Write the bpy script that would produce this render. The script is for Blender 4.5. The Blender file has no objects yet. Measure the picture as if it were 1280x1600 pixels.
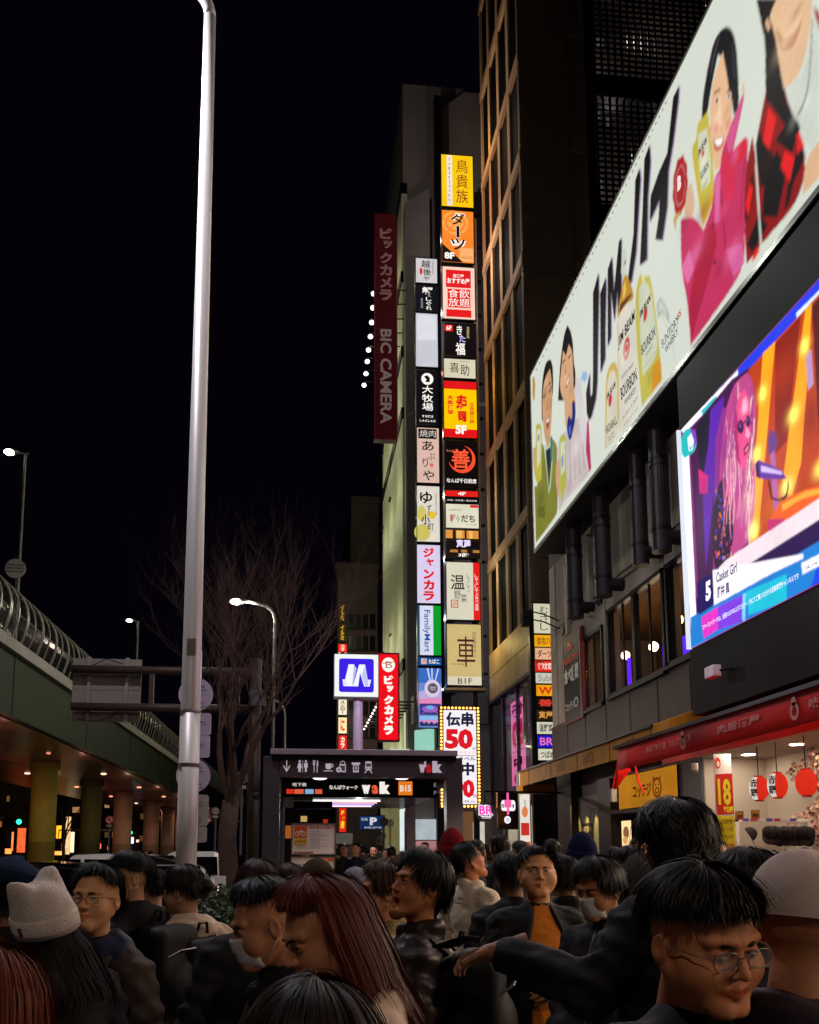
import bpy, math, random
import numpy as np
from mathutils import Vector, Matrix, Euler

# ------------------------------------------------------------------ camera
# The street runs along +Y, the building front is on the right (+X), the camera stands at the origin, eye height 1.6 m.
FPX, CX, CY, PITCH = 1300.0, 590.0, 1164.0, math.radians(7.1)
YAW = math.atan(119.0 / FPX * math.cos(PITCH))
CAM = Vector((0.0, 0.0, 1.6))
DV = Vector((math.sin(YAW) * math.cos(PITCH), math.cos(YAW) * math.cos(PITCH), math.sin(PITCH)))
RV = Vector((math.cos(YAW), -math.sin(YAW), 0.0))
UV_ = RV.cross(DV)
sc = bpy.context.scene
cam_data = bpy.data.cameras.new("camera")
cam = bpy.data.objects.new("camera", cam_data)
sc.collection.objects.link(cam)
cam.location = CAM
cam.rotation_euler = Matrix((RV, UV_, -DV)).transposed().to_euler()
cam_data.sensor_fit = 'VERTICAL'
cam_data.sensor_height = 36.0
cam_data.sensor_width = 36.0
cam_data.lens = FPX / 1600.0 * 36.0
cam_data.shift_x = (640.0 - CX) / 1600.0
cam_data.shift_y = (CY - 800.0) / 1600.0
cam_data.clip_start = 0.05
cam_data.clip_end = 1500.0
sc.camera = cam

# ------------------------------------------------------------------ night sky, exposure
world = bpy.data.worlds.new("World")
sc.world = world
world.use_nodes = True
wn = world.node_tree
wn.nodes.clear()
sky = wn.nodes.new('ShaderNodeTexSky')
sky.sky_type = 'NISHITA'
sky.sun_disc = False
sky.sun_elevation = math.radians(-7.0)
sky.sun_rotation = math.radians(200.0)
mixc = wn.nodes.new('ShaderNodeMixRGB')
mixc.blend_type = 'ADD'
mixc.inputs[0].default_value = 1.0
mixc.inputs[2].default_value = (0.010, 0.0055, 0.020, 1)      # faint glow of the town in the air
bgn = wn.nodes.new('ShaderNodeBackground')
bgn.inputs['Strength'].default_value = 0.10
won = wn.nodes.new('ShaderNodeOutputWorld')
wn.links.new(sky.outputs[0], mixc.inputs[1])
wn.links.new(mixc.outputs[0], bgn.inputs[0])
wn.links.new(bgn.outputs[0], won.inputs[0])
sc.view_settings.view_transform = 'Standard'
sc.view_settings.look = 'None'
sc.view_settings.exposure = 0.0
sc.view_settings.gamma = 1.0
sc.view_settings.use_curve_mapping = False
sc.render.engine = 'CYCLES'
sc.cycles.use_denoising = True
sc.cycles.max_bounces = 6
sc.cycles.diffuse_bounces = 3
sc.cycles.glossy_bounces = 3
sc.cycles.transmission_bounces = 4
sc.cycles.sample_clamp_indirect = 4.0
sc.cycles.caustics_reflective = False
sc.cycles.caustics_refractive = False
rng = random.Random(7)
nprng = np.random.RandomState(3)

def P(px, py, x=None, y=None, z=None):
    """Point of the place seen at photo pixel (px, py) and lying in the given plane."""
    d = DV + RV * ((px - CX) / FPX) - UV_ * ((py - CY) / FPX)
    if y is not None: t = (y - CAM.y) / d.y
    elif x is not None: t = (x - CAM.x) / d.x
    else: t = (z - CAM.z) / d.z
    return CAM + d * t

# ------------------------------------------------------------------ materials
def lin(h):
    if isinstance(h, (tuple, list)): return tuple(h[:3])
    h = h.lstrip('#')
    out = []
    for i in (0, 2, 4):
        c = int(h[i:i+2], 16) / 255.0
        out.append(c / 12.92 if c <= 0.04045 else ((c + 0.055) / 1.055) ** 2.4)
    return tuple(out)

MATS = {}
def mat(name, color, rough=0.6, metal=0.0, var=0.18, scale=3.0, bump=0.0, bscale=40.0, spec=0.3, stretch=None, sheen=0.0, coat=0.0):
    if name in MATS: return MATS[name]
    c = lin(color)
    m = bpy.data.materials.new(name); m.use_nodes = True
    nt = m.node_tree; b = nt.nodes['Principled BSDF']
    b.inputs['Roughness'].default_value = rough
    b.inputs['Metallic'].default_value = metal
    b.inputs['Specular IOR Level'].default_value = spec
    if sheen: b.inputs['Sheen Weight'].default_value = sheen
    if coat: b.inputs['Coat Weight'].default_value = coat
    tc = nt.nodes.new('ShaderNodeTexCoord')
    src = tc.outputs['Object']
    if stretch:
        mp = nt.nodes.new('ShaderNodeMapping'); mp.inputs['Scale'].default_value = stretch
        nt.links.new(src, mp.inputs[0]); src = mp.outputs[0]
    nz = nt.nodes.new('ShaderNodeTexNoise'); nz.inputs['Scale'].default_value = scale; nz.inputs['Detail'].default_value = 5
    nz.inputs['Roughness'].default_value = 0.65
    nt.links.new(src, nz.inputs['Vector'])
    cr = nt.nodes.new('ShaderNodeValToRGB')
    cr.color_ramp.elements[0].position = 0.3; cr.color_ramp.elements[1].position = 0.72
    cr.color_ramp.elements[0].color = (*[v * (1 - var) for v in c], 1)
    cr.color_ramp.elements[1].color = (*[min(1, v * (1 + var)) for v in c], 1)
    nt.links.new(nz.outputs['Fac'], cr.inputs[0]); nt.links.new(cr.outputs[0], b.inputs['Base Color'])
    if bump:
        n2 = nt.nodes.new('ShaderNodeTexNoise'); n2.inputs['Scale'].default_value = bscale; n2.inputs['Detail'].default_value = 4
        nt.links.new(src, n2.inputs['Vector'])
        bp = nt.nodes.new('ShaderNodeBump'); bp.inputs['Strength'].default_value = bump; bp.inputs['Distance'].default_value = 0.02
        nt.links.new(n2.outputs['Fac'], bp.inputs['Height']); nt.links.new(bp.outputs[0], b.inputs['Normal'])
    MATS[name] = m
    return m

def glow(color, strength=1.0, sample=True, var=0.06, scale=1.5):
    """Backlit print, tube or lamp: gives off light of this colour."""
    c = lin(color)
    key = 'glow_%.3f_%.3f_%.3f_%.2f_%d_%.2f' % (*c, strength, sample, var)
    if key in MATS: return MATS[key]
    m = bpy.data.materials.new(key); m.use_nodes = True
    nt = m.node_tree; b = nt.nodes['Principled BSDF']
    b.inputs['Base Color'].default_value = (*[v * 0.04 + .004 for v in c], 1); b.inputs['Roughness'].default_value = 0.9
    b.inputs['Specular IOR Level'].default_value = 0.0
    tc = nt.nodes.new('ShaderNodeTexCoord')
    nz = nt.nodes.new('ShaderNodeTexNoise'); nz.inputs['Scale'].default_value = scale; nz.inputs['Detail'].default_value = 3
    nt.links.new(tc.outputs['Object'], nz.inputs['Vector'])
    mr = nt.nodes.new('ShaderNodeMapRange'); mr.inputs[3].default_value = strength * (1 - var * 2); mr.inputs[4].default_value = strength * (1 + var * 2)
    nt.links.new(nz.outputs['Fac'], mr.inputs[0])
    b.inputs['Emission Color'].default_value = (*c, 1)
    nt.links.new(mr.outputs[0], b.inputs['Emission Strength'])
    if not sample: m.cycles.emission_sampling = 'NONE'
    MATS[key] = m
    return m

def glass(name, color, rough=0.03, alpha=0.25):
    if name in MATS: return MATS[name]
    m = bpy.data.materials.new(name); m.use_nodes = True
    nt = m.node_tree; b = nt.nodes['Principled BSDF']
    b.inputs['Base Color'].default_value = (*lin(color), 1); b.inputs['Roughness'].default_value = rough
    b.inputs['IOR'].default_value = 1.5; b.inputs['Alpha'].default_value = alpha
    b.inputs['Specular IOR Level'].default_value = 1.0
    MATS[name] = m
    return m

# ------------------------------------------------------------------ objects
COL = sc.collection
def wloc(o):
    v = Vector((0, 0, 0))
    while o is not None:
        v = v + o.location; o = o.parent
    return v

def tag(o, label=None, cat=None, group=None, kind=None):
    if label: o['label'] = label
    if cat: o['category'] = cat
    if group: o['group'] = group
    if kind: o['kind'] = kind
    return o

def thing(name, label, cat, loc=(0, 0, 0), group=None):
    o = bpy.data.objects.new(name, None); COL.objects.link(o)
    o.empty_display_size = 0.2
    o.location = loc
    return tag(o, label, cat, group)

def link(name, me, m=None, parent=None, local=False):
    """Link a mesh made in place coordinates; under a parent it is re-based to that parent."""
    o = bpy.data.objects.new(name, me); COL.objects.link(o)
    if m is not None and len(me.materials) == 0: me.materials.append(m)
    if parent is not None:
        o.parent = parent
        if not local:
            w = wloc(parent)
            me.transform(Matrix.Translation(-w))
    return o

def dup(root, loc=None, rotz=None, label=None, group=None, parent=None, scale=None):
    c = root.copy(); COL.objects.link(c)
    if parent is not None: c.parent = parent
    if loc is not None: c.location = loc
    if rotz is not None: c.rotation_euler = (0, 0, rotz)
    if scale is not None: c.scale = scale
    if label: c['label'] = label
    if group: c['group'] = group
    for ch in list(root.children): dup(ch, parent=c)
    return c

class MB:
    def __init__(s): s.v = []; s.f = []; s.mi = []; s.cur = 0
    def add(s, vs, fs):
        n = len(s.v); s.v.extend([tuple(p) for p in vs])
        s.f.extend([tuple(i + n for i in f) for f in fs]); s.mi.extend([s.cur] * len(fs)); return s
    def box(s, x0, x1, y0, y1, z0, z1):
        return s.add([(x0,y0,z0),(x1,y0,z0),(x1,y1,z0),(x0,y1,z0),(x0,y0,z1),(x1,y0,z1),(x1,y1,z1),(x0,y1,z1)],
                     [(0,3,2,1),(4,5,6,7),(0,1,5,4),(1,2,6,5),(2,3,7,6),(3,0,4,7)])
    def quad(s, a, b, c, d): return s.add([a, b, c, d], [(0, 1, 2, 3)])
    def poly(s, pts): return s.add(pts, [tuple(range(len(pts)))])
    def prism(s, pts, ext):
        n = len(pts); e = Vector(ext)
        vs = [Vector(p) for p in pts]; vs = vs + [p + e for p in vs]
        fs = [tuple(range(n))[::-1], tuple(range(n, 2 * n))] + [(i, (i+1) % n, n + (i+1) % n, n + i) for i in range(n)]
        return s.add(vs, fs)
    def obox(s, O, U, V, N):
        O, U, V, N = map(Vector, (O, U, V, N))
        return s.prism([O, O + U, O + U + V, O + V], N)
    def tube(s, path, r, n=8, caps=True):
        path = [Vector(p) for p in path]
        rs = r if isinstance(r, (list, tuple)) else [r] * len(path)
        vs, fs = [], []; ref = None
        for i, p in enumerate(path):
            t = (path[min(i+1, len(path)-1)] - path[max(i-1, 0)])
            t = t.normalized() if t.length > 1e-9 else Vector((0, 0, 1))
            if ref is None: ref = Vector((0, 0, 1)) if abs(t.z) < 0.9 else Vector((1, 0, 0))
            a = t.cross(ref); a = a.normalized() if a.length > 1e-6 else t.orthogonal().normalized()
            b = t.cross(a).normalized(); ref = -t.cross(a).cross(t) if False else ref
            for k in range(n):
                q = 2 * math.pi * k / n
                vs.append(p + (a * math.cos(q) + b * math.sin(q)) * rs[i])
        for i in range(len(path) - 1):
            for k in range(n):
                fs.append((i*n+k, i*n+(k+1) % n, (i+1)*n+(k+1) % n, (i+1)*n+k))
        if caps: fs += [tuple(range(n))[::-1], tuple(range((len(path)-1)*n, len(path)*n))]
        return s.add(vs, fs)
    def ell(s, c, r, nu=12, nv=8, rot=None):
        c = Vector(c); r = (r, r, r) if not isinstance(r, (tuple, list)) else r
        vs, fs = [], []
        for j in range(nv + 1):
            th = math.pi * j / nv
            for i in range(nu):
                ph = 2 * math.pi * i / nu
                p = Vector((r[0]*math.sin(th)*math.cos(ph), r[1]*math.sin(th)*math.sin(ph), r[2]*math.cos(th)))
                if rot is not None: p = rot @ p
                vs.append(c + p)
        for j in range(nv):
            for i in range(nu): fs.append((j*nu+i, (j+1)*nu+i, (j+1)*nu+(i+1) % nu, j*nu+(i+1) % nu))
        return s.add(vs, fs)
    def disc(s, c, u, v, n=24, r0=0.0):
        c, u, v = Vector(c), Vector(u), Vector(v)
        out = [c + u*math.cos(2*math.pi*k/n) + v*math.sin(2*math.pi*k/n) for k in range(n)]
        if r0 <= 0: return s.poly(out)
        inn = [c + (u*math.cos(2*math.pi*k/n) + v*math.sin(2*math.pi*k/n))*r0 for k in range(n)]
        return s.add(out + inn, [(k, (k+1) % n, n+(k+1) % n, n+k) for k in range(n)])
    def weld(s):
        key, new, idx = {}, [], []
        for p in s.v:
            k = tuple(round(c, 4) for c in p)
            if k not in key: key[k] = len(new); new.append(p)
            idx.append(key[k])
        s.v = new; s.f = [tuple(idx[i] for i in f) for f in s.f]
        return s
    def build(s, name, m, parent=None, smooth=False, bevel=0.0, local=False):
        me = bpy.data.meshes.new(name)
        me.from_pydata(s.v, [], s.f); me.update()
        ms = m if isinstance(m, (list, tuple)) else [m]
        for q in ms: me.materials.append(q)
        if len(ms) > 1: me.polygons.foreach_set('material_index', s.mi)
        if smooth: me.polygons.foreach_set('use_smooth', [True] * len(me.polygons))
        o = link(name, me, None, parent, local)
        if bevel:
            b = o.modifiers.new('bevel', 'BEVEL'); b.width = bevel; b.segments = 2; b.limit_method = 'ANGLE'
        return o

def lamp_light(parent, loc, energy, color, radius=0.0, name='sign_fill_light', kind='POINT'):  # default name: unseen points added before sign faces to strengthen their spill
    la = bpy.data.lights.new(name, kind); la.energy = energy; la.color = color; la.shadow_soft_size = radius
    lo = bpy.data.objects.new(name, la); COL.objects.link(lo); lo.parent = parent
    lo.location = Vector(loc) - wloc(parent)
    return lo

# ------------------------------------------------------------------ lettering
GL = {}
def glyphs(t, bold=0.0):
    """Flat triangulated outline of a string, scaled to its own 0..1 box, plus its aspect."""
    k = (t, round(bold, 3))
    if k in GL: return GL[k]
    cu = bpy.data.curves.new('t', 'FONT'); cu.body = t; cu.size = 1.0; cu.offset = bold
    cu.resolution_u = 2; cu.fill_mode = 'FRONT'
    o = bpy.data.objects.new('t', cu); COL.objects.link(o)
    dg = bpy.context.evaluated_depsgraph_get()
    me = bpy.data.meshes.new_from_object(o.evaluated_get(dg))
    n = len(me.vertices)
    if n == 0:
        res = (np.zeros((0, 2)), [], 1.0)
    else:
        a = np.zeros(n * 3); me.vertices.foreach_get('co', a); a = a.reshape(-1, 3)[:, :2]
        fs = [tuple(p.vertices) for p in me.polygons]
        lo, hi = a.min(0), a.max(0); sz = np.maximum(hi - lo, 1e-3)
        res = ((a - lo) / sz, fs, float(sz[0] / sz[1]))
    bpy.data.objects.remove(o); bpy.data.curves.remove(cu); bpy.data.meshes.remove(me)
    GL[k] = res
    return res

class Frame:
    """A flat face: O its top left corner, U its full width, V its full height downwards, N out of it."""
    def __init__(s, O, U, V):
        s.O, s.U, s.V = Vector(O), Vector(U), Vector(V)
        s.N = s.V.cross(s.U).normalized()
        if s.N.dot(CAM - s.O) < 0: s.N = -s.N
    def at(s, u, v, lift=0.0): return s.O + s.U * u + s.V * v + s.N * lift
    @property
    def w(s): return s.U.length
    @property
    def h(s): return s.V.length

def front(px0, py0, px1, py1, y):
    a = P(px0, py0, y=y); b = P(px1, py1, y=y)
    c = P(px1, py0, y=y); d = P(px0, py1, y=y)
    x0 = (a.x + d.x) / 2; x1 = (b.x + c.x) / 2
    return Frame((x0, y, a.z), (x1 - x0, 0, 0), (0, 0, b.z - a.z))

def side(px0, py0, px1, py1, x):
    """rectangle on a wall along the street: px0,py0 its far top corner, px1 its near end, py1 the far bottom"""
    a = P(px0, py0, x=x); b = P(px1, py0, x=x); c = P(px0, py1, x=x)
    return Frame(a, (0, b.y - a.y, 0), (0, 0, c.z - a.z))

def put_text(mb, fr, t, u0, v0, u1, v1, lift, bold=0.03, rot=0, shear=0.0, keep=False):
    g, fs, asp = glyphs(t, bold)
    if len(g) == 0: return
    pts = []
    if keep:      # keep the letters' own proportions inside the box
        W, H = (u1-u0)*fr.w, (v1-v0)*fr.h
        if rot: W, H = H, W
        if W / H > asp: w2 = H*asp; d = (W-w2)/2/W; s0, s1, q0, q1 = d, 1-d, 0, 1
        else: h2 = W/asp; d = (H-h2)/2/H; s0, s1, q0, q1 = 0, 1, d, 1-d
    else: s0, s1, q0, q1 = 0, 1, 0, 1
    for a, b in g:
        a = s0 + (s1-s0)*(a + shear*(b-0.5)); b = q0 + (q1-q0)*b
        if rot == 0: u, v = a, 1 - b
        elif rot == 1: u, v = b, a           # turned clockwise, reads downwards
        else: u, v = 1 - b, 1 - a
        pts.append(fr.at(u0 + (u1-u0)*u, v0 + (v1-v0)*v, lift))
    mb.add(pts, fs)

def print_on(fr, items, parent, lift0=0.006, gain=1.0, emissive=True, name='lettering', step=0.004):
    """Flat print. items: (kind, colour, ...) in 0..1 face coordinates, later ones on top."""
    layer = {}
    order = []
    for i, it in enumerate(items):
        kind, colr = it[0], it[1]
        key = (colr, i if kind in 'repq' else 1000)
        if kind in 'repq': key = (colr, i)
        if order and order[-1][0] == colr: key = order[-1]
        else: key = (colr, len(order)); order.append(key); layer[key] = MB()
        mb = layer[key]; L = lift0 + step * len(order)
        if kind == 'r':
            _, _, u0, v0, u1, v1 = it
            mb.quad(fr.at(u0, v0, L), fr.at(u0, v1, L), fr.at(u1, v1, L), fr.at(u1, v0, L))
        elif kind == 'e':
            _, _, uc, vc, ru, rv = it[:6]
            mb.disc(fr.at(uc, vc, L), fr.U * ru, fr.V * rv, 28, it[6] if len(it) > 6 else 0)
        elif kind == 'p':
            mb.poly([fr.at(u, v, L) for u, v in it[2]])
        elif kind == 't':
            _, _, s, u0, v0, u1, v1 = it[:7]
            put_text(mb, fr, s, u0, v0, u1, v1, L, it[7] if len(it) > 7 else 0.03, it[8] if len(it) > 8 else 0)
        elif kind == 'v':
            _, _, s, u0, v0, u1, v1 = it[:7]
            n = len(s); hh = (v1 - v0) / n
            for k, ch in enumerate(s):
                if ch == ' ': continue
                g0, g1 = v0 + hh * k + hh * 0.05, v0 + hh * (k+1) - hh * 0.05
                if ch in 'ー｜':
                    put_text(mb, fr, 'ー', u0 + (u1-u0)*0.38, g0, u0 + (u1-u0)*0.62, g1, L, it[7] if len(it) > 7 else 0.03, 1)
                elif ch in 'ャュョッァ': put_text(mb, fr, ch, u0 + (u1-u0)*.28, g0, u1, g1 - hh*.22, L, it[7] if len(it) > 7 else 0.03)
                else: put_text(mb, fr, ch, u0, g0, u1, g1, L, it[7] if len(it) > 7 else 0.03, keep=ord(ch) < 256)
    for key in order:
        m = glow(key[0], gain, sample=False) if emissive else mat('print_' + str(key[0]), key[0], 0.5)
        layer[key].build(name, m, parent)

def signbox(name, label, cat, fr, bg, items, depth=0.18, rim='#0c0c0e', gain=1.0, group=None, lit=True, rimw=0.035, face='face_panel', sample=True):
    """A box sign: cabinet, backlit face, lettering; the thing's origin sits at the bottom of its back."""
    base = fr.at(0.5, 1.0, -depth)
    t = thing(name, label, cat, base, group)
    mb = MB(); iu, iv = rimw / fr.w, rimw / fr.h
    mb.obox(fr.at(-iu, -iv, -depth), fr.U * (1 + 2*iu), fr.V * (1 + 2*iv), fr.N * (depth - 0.01))
    for a in ((-iu, -iv, 1 + 2*iu, iv), (-iu, 1, 1 + 2*iu, iv), (-iu, 0, iu, 1), (1, 0, iu, 1)):
        mb.obox(fr.at(a[0], a[1], -0.012), fr.U * a[2], fr.V * a[3], fr.N * 0.024)
    mb.build('cabinet', mat('cab' + rim, rim, 0.45, 0.4), t)
    fm = MB().quad(fr.at(0, 0, 0), fr.at(0, 1, 0), fr.at(1, 1, 0), fr.at(1, 0, 0))
    fm.build(face, glow(bg, gain, sample=sample) if lit else mat('board' + bg, bg, 0.5), t)
    if items: print_on(fr, items, t, gain=gain, emissive=lit)
    return t
# ================================================================== the setting
S = lambda o: tag(o, kind='structure')
asphalt = mat('asphalt', (0.045, 0.043, 0.045), 0.55, var=0.3, scale=6, bump=0.4, bscale=160)
paving = mat('paving', (0.11, 0.10, 0.095), 0.6, var=0.25, scale=4, bump=0.3, bscale=90)
g = MB().quad((-300, -60, 0), (300, -60, 0), (300, 700, 0), (-300, 700, 0)); S(g.build('ground', asphalt))
g = MB().box(-2.6, 14, -6, 120, 0.0, 0.12); S(g.build('pavement', paving))
g = MB().box(-2.75, -2.6, -6, 120, 0.0, 0.125); S(g.build('kerb', mat('kerb', (0.3, 0.29, 0.27), 0.7, bump=0.3)))
for k in range(12):
    g = MB().quad((-6.1, -4 + 9*k, 0.004), (-5.98, -4 + 9*k, 0.004), (-5.98, 1 + 9*k, 0.004), (-6.1, 1 + 9*k, 0.004))
    S(g.build('road_marking', mat('road_paint', (0.7, 0.7, 0.66), 0.6)))

def holed_x(mb, xa, xb, y0, y1, z0, z1, holes):
    """wall parallel to the street, thickness xa..xb, rectangular holes (ya, yb, za, zb)"""
    ys = sorted({y0, y1, *[h[0] for h in holes], *[h[1] for h in holes]})
    for a, b in zip(ys[:-1], ys[1:]):
        hs = sorted([(h[2], h[3]) for h in holes if h[0] <= a + 1e-6 and h[1] >= b - 1e-6])
        z = z0
        for c, d in hs:
            if c > z: mb.box(xa, xb, a, b, z, c)
            z = d
        if z < z1: mb.box(xa, xb, a, b, z, z1)
    return mb

dark = mat('dark_metal', '#1a1718', 0.4, 0.6, var=0.25, bump=0.1)
black = mat('black_cladding', '#08070a', 0.6, 0.0, var=0.3, spec=.15)
beige = mat('beige_plaster', '#8d8478', 0.75, var=0.28, scale=.9, bump=0.25, bscale=60)
wood = mat('dark_plank', '#3f332d', 0.55, var=0.35, scale=3, stretch=(1, 6, 0.6), bump=0.3, bscale=25)
ductm = mat('duct_steel', '#2c2528', 0.42, 0.5, var=0.2, scale=5, bump=0.1)

# ------------------------------------------------------------------ building under the big billboard
XA = 7.5
bA = thing('shop_building', 'beige plastered two-storey shop building under the long whisky billboard, with dark planks and red awning', 'building', (XA, 24.2, 0))
yA = lambda px: P(px, 1030, x=XA).y
WIN = [(yA(944), yA(911), 5.2, 7.2), (yA(1043), yA(952), 5.25, 7.45), (12.6, yA(1046), 5.3, 7.45)]
holed_x(MB(), XA, XA + 0.3, 1.0, 24.2, 5.1, 10.1, WIN).build('wall', beige, bA)
MB().box(XA + 0.3, 18, 23.95, 24.2, 0.12, 10.1).build('side_wall', beige, bA)
MB().box(XA + 0.01, 18, 1.0, 24.2, 10.12, 15.0).build('upper_storey', black, bA)
MB().box(XA + 0.05, XA + 0.3, 1.0, 24.2, 4.1, 5.1).build('backing_wall', dark, bA)
k, y = 0, 24.2
pl = None
while y > 9.0:
    w = 0.50
    me = MB().box(XA - 0.035 - 0.006*(k % 3), XA + 0.04, y - w + 0.018, y, 4.12, 5.2 if y > 21.4 else 5.13)
    me.build('plank', wood, bA); y -= w; k += 1
for yy in (23.6, 22.3, 19.6, 16.2):       # plaster joints
    MB().box(XA - 0.008, XA + 0.004, yy, yy + 0.03, 5.2, 10.1).build('wall_joint', mat('joint', '#4b443e', 0.8), bA)
# rooms behind the windows
room = MB().box(XA + 3.2, XA + 3.3, 13, 24.6, 4.9, 7.9).box(XA + 0.3, XA + 3.3, 13, 24.6, 4.8, 4.9).box(XA + 0.3, XA + 3.3, 13, 24.6, 7.9, 8.0)
room.build('room', mat('room_wall', '#7a5a34', 0.7, var=0.3, scale=1.0), bA)
for (yy, zz, c, st) in ((18.2, 6.9, '#ffb347', 30), (19.6, 6.6, '#ffe0b0', 22), (15.6, 6.9, '#ffcf8a', 18), (21.4, 6.8, '#ffd9a0', 10)):
    MB().ell((XA + 1.2, yy, zz), 0.12, 12, 8).build('room_lamp', glow(c, st), bA); lamp_light(bA, (XA + 1.4, yy, zz - .2), 16, (1, .68, .35), 0, 'room_light')
for (ya, yb, za, zb) in ((17.55, 18.05, 5.45, 6.45), (16.9, 17.2, 5.7, 6.4), (21.2, 21.32, 5.6, 6.7), (19.0, 19.1, 5.9, 6.5)):
    MB().box(XA + 1.2, XA + 1.26, ya, yb, za, zb).build('screen', glow('#5a22ff', 2.2), bA)
for (ya, r) in ((19.2, .28), (17.1, .3), (16.2, .28)):
    MB().ell((XA + 0.9, ya, 5.35), (r, r, r*1.3)).build('chair_back', black, bA)
for i, (ya, yb, za, zb) in enumerate(WIN):
    n = 2 if i else 1
    fr = MB()
    for (a, b, c, d) in ((ya, yb, za, za + .09), (ya, yb, zb - .09, zb), (ya, ya + .09, za, zb), (yb - .09, yb, za, zb)):
        fr.box(XA - 0.05, XA + 0.12, a, b, c, d)
    win = fr.build('window', dark, bA)
    if n == 2:
        m_ = (ya + yb) / 2
        MB().box(XA - 0.04, XA + 0.1, m_ - 0.07, m_ + 0.07, za + .09, zb - .09).build('mullion', dark, win)
    q = ya + .09
    cells = n * 2; w = (yb - ya - .18) / cells
    for c in range(cells):
        MB().box(XA + 0.04, XA + 0.05, q + .03, q + w - .03, za + .12, zb - .12).build('pane', glass('window_glass', '#140f10', 0.02, 0.22), win)
        MB().box(XA + 0.02, XA + 0.07, q + w - .018, q + w + .018, za + .09, zb - .09).build('glazing_bar', dark, win)
        q += w
    MB().box(XA - 0.12, XA, ya - 0.03, yb + 0.03, za - 0.07, za).build('sill', dark, win)
# soffit behind the billboard, with its small lamps
MB().box(6.62, XA, 1.0, 22.6, 10.1, 10.2).build('soffit', mat('soffit', '#17121a', 0.25, 0.4, var=0.2), bA)
for (px, py) in ((1066, 655), (1026, 700), (1007, 672), (957, 757), (938, 755), (920, 781), (899, 830), (874, 845), (1108, 612), (1134, 560), (1174, 512)):
    p = P(px, py, z=10.09)
    if 6.65 < p.x < 7.4: MB().ell(p, 0.028, 8, 5).build('soffit_lamp', glow('#fff6e0', 1.2, sample=False), bA)
for k in range(9):
    MB().ell((7.0, 22.6 - 1.9*k, 10.09), 0.028, 8, 5).build('soffit_lamp', glow('#fff6e0', 1.2, sample=False), bA)
for (ya, yb, za) in ((23.8, 13.2, 8.1), (23.8, 13.2, 7.95)):      # cables sagging along the wall, and small vents
    MB().tube([(XA - .02, ya + (yb - ya)*k/12, za - .06*math.sin(k*2.1)**2) for k in range(13)], .014, 5).build('cable', dark, bA)
for yy in (22.9, 19.9, 16.4): MB().box(XA - .06, XA, yy - .12, yy + .12, 7.75, 7.95).build('vent', dark, bA)
# round ventilation ducts, each with its collar and an elbow into the wall
for (px, ybot, w) in ((900, 966, 26), (944, 932, 28), (1002, 884, 27), (1035, 862, 32)):
    X = 7.05; pb = P(px, ybot, x=X); y = pb.y; r = w * y / FPX / 2
    zb = pb.z
    d = MB().tube([(X, y, 10.1), (X, y, zb)], r, 20)
    o = d.build('duct', ductm, bA, smooth=False)
    for zc in (zb + 0.45, zb + 1.9, 9.2):
        MB().tube([(X, y, zc - .03), (X, y, zc + .03)], r * 1.07, 20).build('collar', dark, o)
    MB().tube([(X, y - .05, zb + 0.28), (XA, y - .05, zb + 0.28)], r * 0.75, 14).build('elbow', ductm, o)
for (ya, zt) in ((22.35, 9.6), (20.5, 9.8)):
    MB().box(XA - 0.12, XA, ya - 0.1, ya + 0.1, 7.6, zt).build('downpipe', mat('pipe_beige', '#8f857a', 0.5), bA)
# ground floor
gf = mat('shopfront_dark', '#2a221f', 0.5, var=0.3, scale=2, bump=0.2)
for (a_, b_) in ((22.7, 23.95), (19.75, 20.6)): MB().box(XA, XA + .3, a_, b_, 0.12, 4.1).build('pillar', gf, bA)
MB().box(XA + .25, XA + .45, 20.6, 23.3, 0.12, 4.1).build('backing_wall', gf, bA)
MB().box(XA, XA + .3, 16.55, 19.75, 2.42, 2.52).box(XA, XA + .3, 16.5, 16.7, 0.12, 3.7).box(XA, XA + .05, 16.7, 19.75, 3.3, 4.1).build('shop_frame', gf, bA)
MB().box(XA + 1.6, XA + 1.7, 16.5, 19.75, 0.12, 4.1).build('inner_wall', mat('inner_wall', '#4a3320', 0.6, var=0.4), bA)
for k in range(9):
    MB().ell((XA + 0.5 + rng.random()*0.7, 17.0 + 0.28*k, 1.9 + rng.random()*0.35), 0.035, 8, 6).build('pendant_bulb', glow('#ffc780', 9, sample=False), bA)
fr = side(971, 1283, 986, 1345, XA - 0.02)
MB().quad(*[fr.at(u, v, 0.0) for u, v in ((0, 0), (0, 1), (1, 1), (1, 0))]).build('window_poster', glow('#ffdca0', 1.1), bA)
print_on(fr, [('e', '#8a5a3a', .5, .3, .3, .16), ('r', '#3a3030', .1, .62, .9, .7), ('r', '#c08040', .2, .76, .8, .95), ('e', '#d8a060', .45, .48, .25, .1)], bA, name='poster_print')
greyp = mat('grey_panel', '#5d5d60', 0.45, 0.1, var=0.1, bump=0.1)
MB().box(XA, XA + .3, 15.05, 16.5, 0.12, 3.6).build('grey_partition', greyp, bA)
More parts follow.
